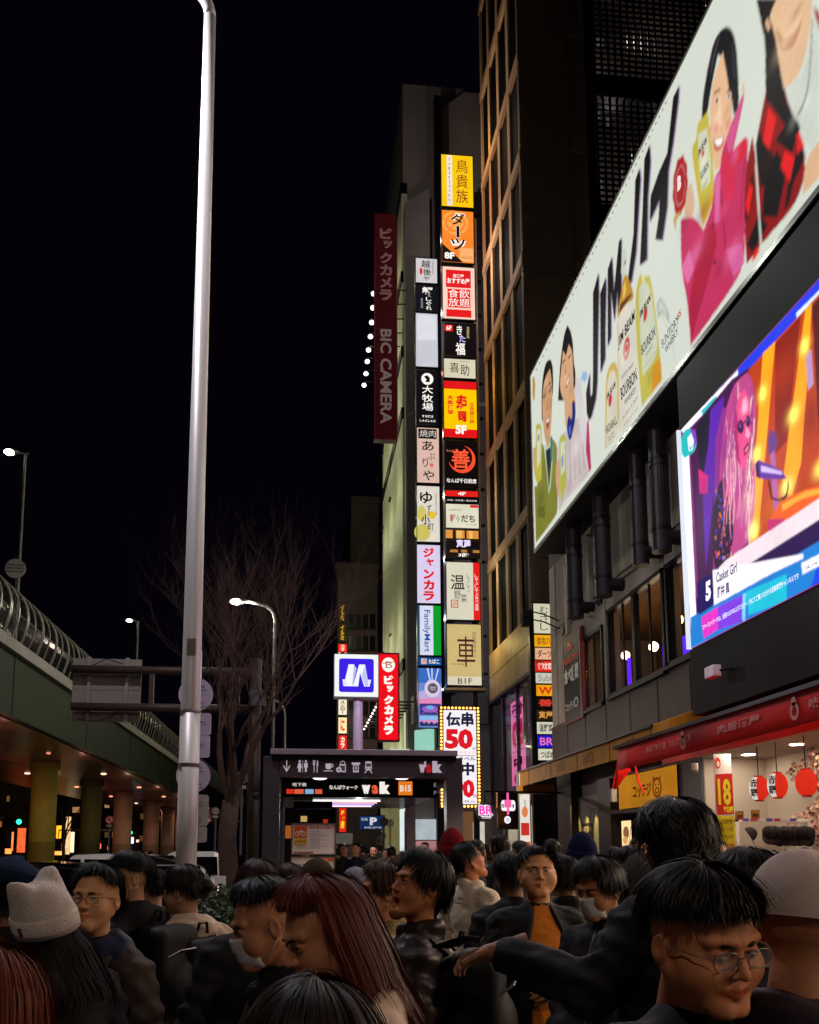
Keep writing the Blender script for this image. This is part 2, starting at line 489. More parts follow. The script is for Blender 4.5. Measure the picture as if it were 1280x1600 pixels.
# awning in mustard over the far half
mus = mat('mustard_awning', '#b07410', 0.7, var=0.2, scale=3, bump=0.15)
mus2 = mat('mustard_top', '#8a5c14', 0.6, var=0.2)
yw = thing('mustard_awning', 'mustard brown shop awning with dark emblems running below the dark planks', 'awning', (XA, 24.2, 3.2))
MB().prism([(6.45, 24.2, 3.42), (6.45, 24.2, 3.86), (XA, 24.2, 4.25), (XA, 24.2, 4.15), (6.55, 24.2, 3.5)], (0, -10.2, 0)).build('awning_shell', mus, yw)
MB().box(6.40, 6.45, 14.7, 24.22, 3.84, 3.88).build('edge_trim', dark, yw)
MB().box(6.55, XA, 24.86, 24.25, 3.25, 3.5).build('end_board', mus, yw)
for k in range(5):
    MB().box(6.44, 6.452, 23.2 - 2.1*k, 23.215 - 2.1*k, 3.43, 3.85).build('seam', dark, yw)
for px in (877, 918, 978):
    fr = side(px - 9, 1168 + (985 - px)*0.36, px + 9, 1192 + (985 - px)*0.33, 6.44)
    yy = fr.O.y
    fr = Frame((6.44, yy, 3.80), (0, -0.8, 0), (0, 0, -0.32))
    e = MB(); put_text(e, fr, 'コッテジ', .1, .1, .7, .9, .004, .03); e.disc(fr.at(.85, .5, .004), fr.U*.09, fr.V*.4, 16, .7)
    e.build('emblem', mat('emblem_brown', '#54320c', 0.6), yw)
# long red awning nearer the camera
red = mat('red_canvas', '#d8160e', 0.6, var=0.12, scale=2.5, bump=0.12, bscale=7, stretch=(1, 0.35, 1.5))
ra = thing('red_awning', 'long red canvas awning with faded white lettering over the open souvenir shop', 'awning', (XA, 13.3, 2.8))
XR = 5.2
n = 40; mb = MB(); vs = []
for k in range(n + 1):
    y = 13.3 - 18.3 * k / n
    wv = 0.006 * math.sin(k * 1.7) + 0.004 * math.sin(k * 4.1)
    vs.append([(XR + wv * 1.3, y, 2.88 + wv * .5), (XR + wv * .5, y, 3.05), (XR, y, 3.24), (XR + .03, y, 3.27), (XR + 1.2, y, 3.62), (XA, y, 4.0)])
for k in range(n):
    for j in range(5): mb.quad(vs[k][j], vs[k+1][j], vs[k+1][j+1], vs[k][j+1])
aw = mb.weld().build('canvas', red, ra, smooth=True); so = aw.modifiers.new('thick', 'SOLIDIFY'); so.thickness = 0.008
MB().box(XR - 0.05, XR + .03, -5.0, 13.35, 3.235, 3.285).build('front_rail', mat('rail_grey', '#4a4446', 0.35, 0.7), ra)
MB().tube([(6.75, 12.6, 4.12), (6.75, -5.0, 4.12)], 0.09, 12).build('roller_tube', dark, ra)
# loose corner of the canvas and its weight
c0 = Vector((XR, 13.3, 2.88))
MB().prism([c0 + Vector((0, .0, .3)), c0 + Vector((.02, .12, -.05)), c0 + Vector((.06, .3, -.28)), c0 + Vector((.12, .12, -.12)), c0 + Vector((.2, 0, .0))], (0.02, -0.03, 0)).build('corner_flap', red, ra)
MB().box(XR + .0, XR + .1, 13.62, 13.72, 2.38, 2.6).build('weight', mat('weight', '#8b7f74', 0.5), ra, bevel=.01)
MB().tube([(XR + .05, 13.67, 2.6), (XR + .06, 13.6, 2.8), (XR + .02, 13.35, 3.0)], 0.012, 6).tube([(XR + .3, 13.3, 2.95), (XR + .34, 13.28, 2.7), (XR + .42, 13.25, 2.5)], 0.016, 6).build('cord', red, ra)
f = lambda ya, yb, za, zb: Frame((XR - .012, ya, za), (0, yb - ya, 0), (0, 0, zb - za))
le = MB()
for (ya, s, w) in ((12.1, '赤鶏飲食店', .95), (11.3, 'うまい焼鳥居酒屋', .9), (9.9, '肉居酒屋', 1.3), (8.0, '味噌煮込店', 1.2), (5.8, '赤鶏飲食店', 1.2)):
    put_text(le, f(ya, ya - w*.75, 3.13, 3.02), s, 0, 0, 1, 1, .01, .02)
for ya in (10.95, 8.35, 6.1):
    fr = f(ya, ya - .18, 3.2, 2.94); le.disc(fr.at(.5, .6, .01), fr.U * .45, fr.V * .38, 18, .55); le.disc(fr.at(.5, .2, .01), fr.U * .25, fr.V * .2, 12)
le.build('lettering', mat('faded_white', '#dc9088', 0.6), ra)
# flood lamps beneath the awning; past the third, added to light the crowd
lampm = glow('#fff2dc', 26)
for k in range(15):
    y = 12.35 - 1.12 * k
    t = thing('flood_lamp', '', 'lamp', (5.95, y, 3.12), 'flood lamps under the red awning')
    t['label'] = ['farthest lit flood lamp under the red awning, over the banner', 'second lit flood lamp from the far end of the red awning',
                  'third lit flood lamp from the far end of the red awning'][k] if k < 3 else 'added flood lamp under the near part of the red awning, lighting the crowd'
    MB().box(5.80, 6.12, y - .09, y + .09, 3.13, 3.19).build('housing', mat('lamp_housing', '#8a8784', 0.4, 0.5), t, bevel=.01)
    MB().disc((5.95, y, 3.125), (.12, 0, 0), (0, -.075, 0), 20).build('lens', lampm, t)
    MB().tube([(6.12, y, 3.16), (6.5, y, 3.3), (6.9, y, 3.62)], 0.018, 6).build('arm', dark, t)
    la = bpy.data.lights.new('flood_light', 'AREA'); la.shape = 'DISK'; la.size = 0.2; la.energy = 50 if k < 8 else 38; la.color = (1.0, 0.76, 0.56)
    lo = bpy.data.objects.new('flood_light', la); COL.objects.link(lo); lo.parent = t
    lo.location = (-0.02, 0, -0.03); lo.rotation_euler = (0, math.radians(56), 0)

# souvenir shop behind the awning
whitew = mat('shop_white', '#c9b9a8', 0.6, var=0.06, scale=1)
MB().box(XA + .05, 10.2, 15.0, 15.1, 0.12, 3.3).build('shop_end_wall', whitew, bA)
MB().box(8.75, 8.85, 1.0, 15.0, 0.12, 3.3).build('shop_back_wall', whitew, bA)
MB().box(6.6, 8.75, 1.0, 15.0, 3.3, 3.36).build('shop_ceiling', whitew, bA)
MB().box(6.55, 6.6, 1.0, 14.6, 3.12, 3.36).build('ceiling_edge', mat('edge_red', '#c02818', 0.5), bA)
for k in range(8):
    for x in (7.1, 8.1):
        MB().disc((x, 14.4 - 1.5*k, 3.296), (.11, 0, 0), (0, -.11, 0), 18).build('downlight', glow('#fff0d8', 75), bA)
MB().box(6.75, 6.85, 9.6, 12.4, 3.2, 3.26).build('light_strip', glow('#fff1e0', 3.0), bA)
MB().box(6.75, 6.85, 3.0, 8.6, 3.2, 3.26).build('light_strip', glow('#fff1e0', 3.0), bA)
# blossom covered back wall
bl = MB(); r_ = random.Random(5)
for k in range(9000):
    y = 8 + r_.random() * 6.4; z = 1.2 + r_.random() * 2.1
    if y > 13.6 + .4*math.sin(z*7): continue
    c = Vector((8.72 - r_.random() * .22, y, z)); s_ = .022 + r_.random() * .02
    n_ = Vector((-1, r_.uniform(-.9, .9), r_.uniform(-.9, .9))).normalized(); a = n_.orthogonal().normalized() * s_; b = n_.cross(a)
    bl.cur = r_.choice((0, 0, 1, 1, 2)); an = r_.random() * 6
    a, b = a*math.cos(an) + b*math.sin(an), b*math.cos(an) - a*math.sin(an)
    bl.add([c - n_*.01, c + a, c + a*.5 + b*.9, c + b, c - a*.6 + b*.5, c - a, c - a*.5 - b*.9, c - b, c + a*.7 - b*.6], [(0, i, i+1) for i in range(1, 8)] + [(0, 8, 1)])
o = bl.build('blossom_wall', [mat('blossom_a', '#f0cdb4', 0.6), mat('blossom_b', '#d9a58c', 0.6), mat('blossom_c', '#8a5648', 0.7)])
tag(o, 'wall of artificial pale pink cherry blossom behind the red lanterns', 'flower wall', kind='stuff')

# ------------------------------------------------------------------ ribbed corner building with horizontal bands
bB = thing('banded_building', 'tall dark corner building with pale piers and slanting-looking floor bands above a glass shopfront', 'building', (XA, 26.3, 0))
YB0, YB1 = 26.3, 32.4
stone = mat('pier_stone', '#8a6f50', 0.8, 0.0, var=0.12, scale=2, bump=0.15)
tile = mat('band_tile', '#a8926e', 0.55, 0.0, var=0.15, scale=2)
zf = [P(818, yy, x=XA).z for yy in (1013, 808, 606, 398, 225, 56)]
zf += [zf[-1] + 4.35 * k for k in (1, 2, 3)]
MB().box(XA + .09, 9.9, YB0 + .1, YB1, 9.3, 46).build('dark_core', mat('core_glass', '#040405', 0.8, 0.0, var=0.2, spec=.03), bB)
nb = 4; bw = (YB1 - YB0) / nb
for k in range(nb + 1):
    yy = YB0 + bw * k
    MB().box(XA, XA + .4, max(YB0, yy - .18), min(YB1, yy + .18), 8.8, 46).build('pier', stone, bB)
for i, z in enumerate(zf):
    h = 0.42 if i else 1.15
    if i == 0:
        for j in range(2):
            for k in range(12):
                a = YB0 + (YB1 - YB0) / 12 * k
                MB().box(XA - .03, XA + .42, a + .01, a + (YB1-YB0)/12 - .01, z - .95 + .95*j, z - .03 + .95*j).build('tile', tile, bB)
        MB().box(XA, XA + .4, YB0, YB1, z - .97, z + .95).build('band_backing', dark, bB)
    else:
        MB().box(XA - .035, XA + .2, YB0 - .01, YB1 + .01, z - h/2, z + h/2).build('floor_band', stone, bB)
# glass shopfront of the corner building
gz = zf[0] - 1.0
MB().box(XA + .02, XA + .06, YB0 + .3, YB1, 0.12, gz).build('shop_glass', glass('shop_glass', '#0a0a10', 0.03, 0.15), bB)
for k in range(4):
    a = YB0 + (YB1 - YB0) / 3 * k
    MB().box(XA - .03, XA + .1, a - .04, a + .04, 0.12, gz).build('glass_mullion', mat('mullion_steel', '#4b4648', 0.25, 0.9), bB)
MB().box(XA - .1, XA + .3, YB0, YB1, gz - .12, gz).build('glass_head', dark, bB)
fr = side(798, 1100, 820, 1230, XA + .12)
MB().quad(*[fr.at(u, v, 0) for u, v in ((0, 0), (0, 1), (1, 1), (1, 0))]).build('painted_reflection', glow('#e070a8', 1.15, var=.2), bB)  # mirrored sign reflection painted as a glowing sheet behind the glass
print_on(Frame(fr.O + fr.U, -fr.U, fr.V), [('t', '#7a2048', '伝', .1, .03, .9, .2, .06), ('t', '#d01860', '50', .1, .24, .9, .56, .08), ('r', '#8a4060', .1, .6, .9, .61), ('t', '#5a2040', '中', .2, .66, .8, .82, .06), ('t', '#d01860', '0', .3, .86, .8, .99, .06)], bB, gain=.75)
MB().box(XA + .45, XA + .5, YB0 + .3, YB1, .12, 3.1).build('window_display', glow('#d8c8a8', 0.7, var=.25), bB)
MB().box(XA + .45, XA + .5, YB0 + .3, YB1, 3.3, 7.0).build('upper_display', glow('#8a6a7a', 0.28, var=.3), bB)
MB().box(XA, 22, YB0, YB0 + .1, 0.12, 9.2).build('side_wall_low', mat('lowside', '#1e191a', 0.4, 0.2), bB)
# side wall facing the camera: dark cladding sheets, louvre slots and metal grids
clad = mat('brown_cladding', '#5a4438', 0.6, 0.0, var=0.2, scale=1.0)
z = 9.2; k = 0
while z < 46:
    MB().box(XA + .0, 9.3, YB0 - .03 - .004*(k % 2), YB0 + .1, z + .02, z + 2.05).build('cladding_sheet', clad, bB)
    z += 2.07; k += 1
navy = mat('navy_column', '#0d0e14', 0.45, 0.2, var=0.2)
MB().box(9.3, 9.42, 24.8, YB0 + .1, 9.2, 46).build('fin_wall', clad, bB)
MB().box(9.42, 10.0, 25.4, YB0 + .1, 9.2, 46).build('column', navy, bB)
for zc in (P(866, 45, y=25.6).z, P(868, 225, y=25.6).z, P(875, 420, y=25.6).z):
    for j in range(9):
        MB().box(9.27, 9.30, 24.9 + .12*j, 24.96 + .12*j, zc - .9 + .12*j, zc - .35 + .12*j).build('louvre_slot', mat('slot_pale', '#6d5b4c', 0.4, 0.3), bB)
zg = [P(912, v, y=25.5).z for v in (400, 355, 327, 160, 130, -60)]
MB().box(10.0, 20, 28.0, 28.4, 12.0, 46).build('grid_backing', mat('grid_back', '#4a403c', 0.8, var=0.6, scale=.9, bump=.5, bscale=3), bB)
for (za, zb) in ((14.0, zg[1]), (zg[2], zg[3]), (zg[4], 46)):
    gm = MB(); x0 = 9.95
    x = x0 + .05
    while x < 16.5:
        gm.box(x - .03, x + .03, 25.32, 25.4, za, zb); x += .25
    zz = za
    while zz < zb:
        gm.box(x0, 16.6, 25.34, 25.39, zz - .03, zz + .03); zz += .22
    tag(gm.build('metal_grid', mat('grid_bar', '#100d0e', 0.4, 0.5), bB), kind='stuff')
    MB().box(9.93, 9.97, 25.3, 25.5, za + 1, min(zb, 40)).build('edge_strip', mat('edge_pale', '#7a706c', 0.3, 0.6), bB)
for (za, zb) in ((zg[1], zg[2]), (zg[3], zg[4])):
    MB().box(9.9, 17, 25.2, 25.7, za, zb).build('grid_beam', navy, bB)
for (x, zz) in ((11, zg[3] - 1), (13, zg[2] + 2), (11, zg[4] + 3), (14, zg[4] + 5), (12, zg[1] - 1.5)): lamp_light(bB, (x, 26.6, zz), 30, (1, .85, .8), 0, 'grid_fill_light')  # unseen points added behind the grids to brighten their backing
r_ = random.Random(9)
for k in range(26):      # window glimmers behind the grids
    x = 10.1 + abs(r_.gauss(0, 1.0)); zz = zg[2] + (zg[3]-zg[2]) * r_.uniform(.35, 1) if k % 2 else zg[4] + r_.uniform(1, 5)
    MB().box(x, x + .09, 27.9, 27.97, zz - .45, zz).build('lit_slit', glow('#8a8498', 0.22, sample=False), bB)

# ------------------------------------------------------------------ grey buildings behind the sign towers
gbm = mat('grey_render', '#857c78', 0.8, var=0.1, scale=.6, bump=0.1)
gb = thing('faceted_building', 'narrow grey office building with a sloping-edged front behind the taller sign tower', 'building', (7.0, 37.6, 0))
a = P(684, 161, y=38.6); b = P(726, 144, y=37.4); c = P(745, 144, y=37.4)
MB().prism([(a.x, 38.6, 0), (b.x, 37.4, 0), (c.x + 2, 37.4, 0), (c.x + 2, 44, 0), (a.x, 44, 0)], (0, 0, b.z)).build('tower_block', gbm, gb)
MB().box(a.x - .02, a.x + .06, 38.5, 38.62, 0, a.z).build('corner_strip', dark, gb)
a2 = P(633, 316, y=39.2); b2 = P(671, 304, y=38.2)
MB().prism([(a2.x, 39.2, 0), (b2.x, 38.2, 0), (b2.x, 43, 0), (a2.x, 43, 0)], (0, 0, a2.z)).build('lower_block', gbm, gb)

bD = thing('electronics_store', 'tall camera store with a pale green lit street front cut by black joints', 'building', (4.6, 39.5, 0))
NX = (631 - 471) * 40.0 / FPX
roof = P(630, 131, y=40.0).z
core = mat('store_grey', '#857c78', 0.8, var=0.08, scale=.5)
MB().box(NX + .3, 16, 40.0, 52, 0, roof).build('block', core, bD)
pale = mat('pale_panel', '#c8c8a8', 0.6, var=0.12, scale=1.2, stretch=(1, 1, .2))
ztop = P(621, 338, y=42).z
zs = [P(626, v, y=41.5).z for v in (1048, 668, 575, 462, 352)]
for (a_, e_) in (((5.6, 30.5, 25), 420), ((4.4, 31, 31), 420), ((6.0, 32, 15), 60)): lamp_light(bD, a_, e_, (1, .88, .8), 0, 'building_fill_light')  # unseen points added to brighten the grey buildings
yn, yfar = 40.0, 50.5
dz = 0.35
z = 5.2
edges = [5.2, 9.7, 14.2, 18.7, zs[1], zs[2], zs[3], ztop]
edges = sorted(set([5.2, zs[0] , zs[1], zs[2], zs[3], ztop]))
for a, b in zip(edges[:-1], edges[1:]):
    for j in range(3):
        y0 = yn + (yfar - yn) / 3 * j
        MB().box(NX, NX + .3, y0 + .02, y0 + (yfar - yn)/3 - .02, a + .3, b - .3).build('facade_panel', pale, bD)
    MB().box(NX - .06, NX + .3, yn - .02, yfar, b - .3, b + .3).build('black_joint', black, bD)
for (a_, b_) in ((ztop, roof), (0, 5.5)): MB().box(NX + .07, NX + .3, yn, yfar, a_, b_).build('plain_wall', core, bD)
# fittings on the joints wash the panels
for zz in (6.5, 12.5, zs[1] - 4, zs[1] + .5, zs[2] + .5, zs[3] + .6):
    for yy in (41.5, 45.5, 49):
        MB().box(NX - .55, NX - .45, yy - .3, yy + .3, zz - .04, zz).build('wash_fitting', dark, bD)
        lamp_light(bD, (NX - 1.5, yy, zz + .3), 70 if zz < 20 else 45, (.96, 1.0, .66), 0, 'facade_light')
# lamps on arms high on the store
for i, (px, py) in enumerate(((584, 459), (583, 481), (581, 504), (579, 526), (576, 547), (574, 565), (572, 584), (569, 602))):
    p = P(px, py, x=3.25)
    t = thing('facade_lamp', '%s round lamp on an arm high beside the red store banner' % ('topmost', 'second', 'third', 'fourth', 'fifth', 'sixth', 'seventh', 'lowest')[i], 'lamp', p, 'lamps on arms beside the store banner')
    MB().ell((p.x, p.y, p.z), (.13, .13, .1), 12, 8).build('bulb', glow('#f7ffe8', 3.5), t)
    MB().tube([(p.x, p.y, p.z + .14), (p.x, p.y, p.z + .2), (NX, p.y, p.z + .3)], .03, 6).build('arm', dark, t)
    MB().tube([(p.x, p.y, p.z + .08), (p.x, p.y, p.z + .18)], [.14, .05], 10).build('shade', dark, t)
# store canopy with its row of bulbs at street level
cn = thing('store_canopy', 'slatted store canopy edged with white bulbs left of the red vertical sign', 'canopy', (3.0, 41, 5.5))
for i in range(9):
    p0 = P(590 - 2.6*i, 1100 + 4.9*i, x=3.3)
    MB().ell(p0, .05, 8, 6).build('bulb', glow('#fff4e6', 3, sample=False), cn)
    MB().box(3.3, NX, p0.y - .03, p0.y + .03, p0.z + .08, p0.z + .14).build('slat', dark, cn)
MB().box(NX + .02, NX + .1, 39.9, 40.6, 3.4, 8.2).build('lit_shopfront', glow('#e9efc0', 0.8), cn)
# ------------------------------------------------------------------ farther blocks up the street
brown = mat('brown_block', '#4c3f3a', 0.8, var=0.15, scale=.4)
def block(name, label, px0, px1, ptop, y, depth, m, wins=(), x_add=0.0):
    a = P(px0, ptop, y=y); b = P(px1, ptop, y=y)
    t = thing(name, label, 'building', ((a.x + b.x) / 2, y, 0))
    MB().box(a.x, b.x + x_add, y, y + depth, 0, a.z).build('wall', m, t)
    MB().box(a.x - .15, b.x + x_add + .1, y - .15, y, a.z - .5, a.z).build('parapet', m, t)
    for (u0, v0, u1, v1, c) in wins:
        p, q = P(u0, v0, y=y), P(u1, v1, y=y)
        w = MB().box(p.x, q.x, y - .05, y - .01, q.z, p.z).build('window', glow(c, .5) if c else mat('win_dark', '#0b0a0c', 0.15, var=.3), t)
        MB().box(p.x - .08, q.x + .08, y - .09, y - .05, q.z - .1, q.z).build('sill', dark, w)
    return t
r_ = random.Random(21)
wl = [(560, 800+0*k, 572, 830, None) for k in range(0)]
wl = [(566, 883, 573, 900, '#a88a5a'), (576, 884, 583, 900, None), (551, 887, 562, 905, None)]
for r in range(6):
    for c in range(5):
        wl.append((534 + 11*c, 960 + 34*r, 542 + 11*c, 982 + 34*r, None))
block('corner_office', 'brown office block with dark windows left of the camera store', 548, 592, 776, 62, 20, brown, wl[:3])
block('office_block', 'lower brown office block far behind the small lit sign stack', 528, 590, 880, 60, 1.6, brown, [w for w in wl[3:]])
e = MB().tube([P(547.5, 812, y=61), P(547.5, 700, y=61)], .06, 6)
tag(e.build('mast', dark), 'thin mast standing on the far brown office roof', 'mast')
block('distant_block', 'low dark block at the end of the street seen through the station entrance', 440, 600, 1268, 95, 10, mat('far_wall', '#3c332c', .8, var=.3, scale=.5),
      [(446, 1290, 455, 1310, '#d07030'), (470, 1272, 480, 1284, '#ffcf80'), (505, 1280, 512, 1300, '#d84020'), (540, 1300, 546, 1316, '#ffdca0')])
lamp_light(bD, (2.4, 55, 12), 500, (1, .8, .65), 0, 'building_fill_light')  # unseen point added to brighten the far brown blocks
# lit frontage beyond the entrance
fb = thing('lit_frontage', 'pale yellow lit shop frontage beyond the station entrance', 'building', (5, 42, 0))
for (u0, v0, u1, v1, c, s, y) in ((596, 1262, 624, 1335, '#8f8a5c', .5, 39.5), (626, 1264, 632, 1330, '#e8f4f4', .9, 39), (648, 1280, 684, 1312, '#c8d4dc', .7, 38.0), (648, 1314, 690, 1335, '#e8a0a0', .5, 38), (724, 1268, 742, 1330, '#a87850', .35, 36.5), (742, 1284, 758, 1330, '#e8e0d0', .7, 36), (610, 1170, 640, 1178, '#d8e8d0', .8, 39)):
    p, q = P(u0, v0, y=y), P(u1, v1, y=y)
    MB().box(p.x, q.x, y, y + .4, max(.1, q.z), p.z).build('lit_panel', glow(c, s, var=.15, scale=2), fb)
p = P(648, 1170, y=37); q = P(676, 1178, y=37)
MB().box(p.x, 8.5, 37.2, 38.2, 7.3, 8.6).build('cornice', mat('corn', '#7c7264', .6), fb)
p, q = P(649, 1141, y=36.4), P(679, 1172, y=36.4)
MB().prism([p, (p.x, 36.4, q.z), (q.x, 36.4, q.z), (q.x, 36.4, p.z + .1), ], (0, .3, 0)).build('glass_panel', glow('#a8e8d0', .75), fb)
# ------------------------------------------------------------------ elevated road on the left
XV = -8.3
vm = mat('girder_green', '#222f19', 0.6, 0.2, var=0.2, scale=1.2, stretch=(1, .25, 1), bump=0.1)
conc = mat('viaduct_concrete', '#9a968c', 0.8, var=0.15, scale=1.4, bump=0.3, bscale=20)
soff = mat('viaduct_soffit', '#7c5648', 0.32, 0.25, var=0.18, scale=1.2, stretch=(.4, 2, 1))
vd = thing('elevated_road', 'elevated road on round columns with a dark green girder and curved ribbed fence', 'elevated road', (XV, 18, 0))
MB().box(XV - 8.5, XV - .1, 8, 125, 7.2, 7.45).build('deck', conc, vd)
MB().box(XV - .12, XV + .12, 8, 125, 7.18, 7.52).build('curb', conc, vd)
n = 14
for k in range(n):
    MB().box(XV - .25, XV - .05, 8 + 8.3*k, 8 + 8.3*k + 8.27, 5.38, 7.2).build('girder', vm, vd)
for k in range(n):
    MB().box(XV - .06, XV - .03, 8 + 8.3*k - .08, 8 + 8.3*k + .05, 5.4, 7.2).build('girder_rib', vm, vd)
for k in range(46):
    for j in range(4):
        y0 = 8 + 2.5*k; x1 = XV - .25 - 2.06*j
        if y0 < 122: MB().box(x1 - 2.03, x1 - .02, y0 + .015, y0 + 2.485, 5.33, 5.4).build('soffit_panel', soff, vd)
for i, (yc, xl) in enumerate(((19.0, -12), (28.3, -12), (37.6, -11.9), (47.2, -12), (56.8, -12.1), (67, -12.1), (79, -12.1), (91, -12.1), (103, -12.1))):
    xl = P((66, 66, 66, 141, 191, 236, 262, 283, 300)[i], 1300, y=max(yc, 37.6)).x
    t = thing('round_column', ['nearest', 'second', 'broad green round', 'dark round', 'third pale', 'fourth orange-lit', 'fifth thin', 'farthest', 'last'][i] + ' concrete column under the elevated road', 'column', (xl, yc, 0), 'round columns carrying the elevated road')
    r = .54 if i < 4 else .6
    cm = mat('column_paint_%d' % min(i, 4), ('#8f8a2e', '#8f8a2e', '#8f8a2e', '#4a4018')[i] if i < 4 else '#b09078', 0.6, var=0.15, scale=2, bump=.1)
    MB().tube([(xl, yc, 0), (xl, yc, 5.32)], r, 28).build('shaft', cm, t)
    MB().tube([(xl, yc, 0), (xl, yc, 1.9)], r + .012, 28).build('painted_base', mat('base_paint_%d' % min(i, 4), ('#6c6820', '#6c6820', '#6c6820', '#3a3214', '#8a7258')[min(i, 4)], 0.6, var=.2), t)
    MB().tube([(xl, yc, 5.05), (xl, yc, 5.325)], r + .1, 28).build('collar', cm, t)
for i in range(12):  # lamps on the near stretch are added, small and dim, to light it
    y = 15 + 9.2*i
    for x in (-9.9, -13.6):
        q_ = .15 if y > 40 else .09; MB().ell((x, y, 5.31), (q_, q_, .05), 10, 6).build('ceiling_lamp', glow('#ff9a78' if i % 3 else '#ffd0b0', 2.0 if y > 40 else 1.0), vd)
        la = bpy.data.lights.new('soffit_light', 'AREA'); la.shape = 'DISK'; la.size = .3 if y > 40 else .14; la.energy = 48; la.color = (1.0, .45, .32) if i % 3 else (1, .75, .45)
        lo = bpy.data.objects.new('soffit_light', la); COL.objects.link(lo); lo.parent = vd; lo.location = Vector((x, y, 5.2)) - vd.location
        lamp_light(vd, (x + .8, y + 2, 4.6), 7, la.color, 0, 'soffit_glow')
# curved fence
ribm = mat('fence_rib', '#8f8d80', 0.35, 0.5, var=.1)
fz = thing('ribbed_fence', 'curved see-through fence with pale ribs along the edge of the elevated road', 'fence', (XV, 18, 7.5))
def fence_pt(s):      # s 0..1 from kerb to the rolled-in top
    a = s
    return (XV + .02 + .30 * math.sin(a * math.pi * .62) - .42 * a ** 3, 7.5 + 1.62 * a)
prof = [fence_pt(k / 9) for k in range(10)]
top = prof[-1]
ribpts = prof + [(top[0] - .08, top[1] + .05), (top[0] - .14, top[1] + .0), (top[0] - .1, top[1] - .07)]
base_me = MB().tube([(x - XV, 0, z - 7.5) for x, z in ribpts], .028, 5)
tmp = bpy.data.meshes.new('rib'); tmp.from_pydata(base_me.v, [], base_me.f); tmp.materials.append(ribm)
y, k = 16.0, 0
while y < 120 and k < 200:
    o = bpy.data.objects.new('rib', tmp); COL.objects.link(o); o.parent = fz; o.location = (0, y - 18, 0)
    if k % 2 == 0 and y < 60:
        o2 = bpy.data.objects.new('rib', tmp); COL.objects.link(o2); o2.parent = fz; o2.location = (0, y - 18 + .1, 0)
    y += .72; k += 1
for s_ in (0, 4, 9):
    x, z = prof[s_]; MB().tube([(x, 14, z), (x, 122, z)], .022, 5).build('rail', ribm, fz)
pm = MB()
for j in range(9):
    (xa, za), (xb, zb) = prof[j], prof[j+1]
    pm.quad((xa, 14, za), (xb, 14, zb), (xb, 122, zb), (xa, 122, za))
pm.build('clear_sheet', glass('fence_sheet', '#3a3a30', .12, .28), fz)
# lit windows and signs behind the fence glimmer of traffic: tail lamps of cars on the deck
for i, (yy, c) in enumerate(((23.5, '#ff3a28'), (26, '#ff3a28'), (31, '#ffb080'), (36, '#ff5a3a'), (42, '#ffd090'), (52, '#ffd0a0'), (57, '#ffe0b0'), (60, '#ffd090'), (64, '#ffd090'), (69, '#ffd9a0'), (74, '#ffc890'))):
    t = MB().box(XV - 1.6, XV - 1.45, yy, yy + .05, 7.95, 8.02).build('marker_lamp', glow(c, 2.5))
    tag(t, '%s of the small warm marker lamps glinting behind the curved fence, counted from us' % ('first', 'second', 'third', 'fourth', 'fifth', 'sixth', 'seventh', 'eighth', 'ninth', 'tenth', 'last')[i], 'lamp', 'marker lamps behind the fence')
# ------------------------------------------------------------------ buildings beyond the elevated road
fs = [(-2, 16, 1150, 74, '#4a3a30', 'tall brown'), (12, 42, 1195, 80, '#40382a', 'olive'), (75, 128, 1185, 88, '#30282a', 'dark grey'), (150, 185, 1216, 95, '#2a2426', 'narrow dark'), (208, 300, 1240, 120, '#241f22', 'distant wide')]
for i, (a, b, t_, y, c, nm) in enumerate(fs):
    pts = []
    for r in range(4):
        for q in range(3):
            if rng.random() < .45:
                u = a + (b - a) * (q + .2) / 3; v = t_ + 14 + (1325 - t_ - 16) * r / 4
                pts.append((u, v, u + (b - a) * .2, v + 9, rng.choice(['#c07838', '#8a6a3a', '#d8a060', '#6a4a2a'])))
    block('far_building', nm + ' building with few lit windows behind the viaduct columns', a - 8, b + 4, t_, y, 12, mat('farb%d' % i, c, .8, var=.25, scale=.4), pts)
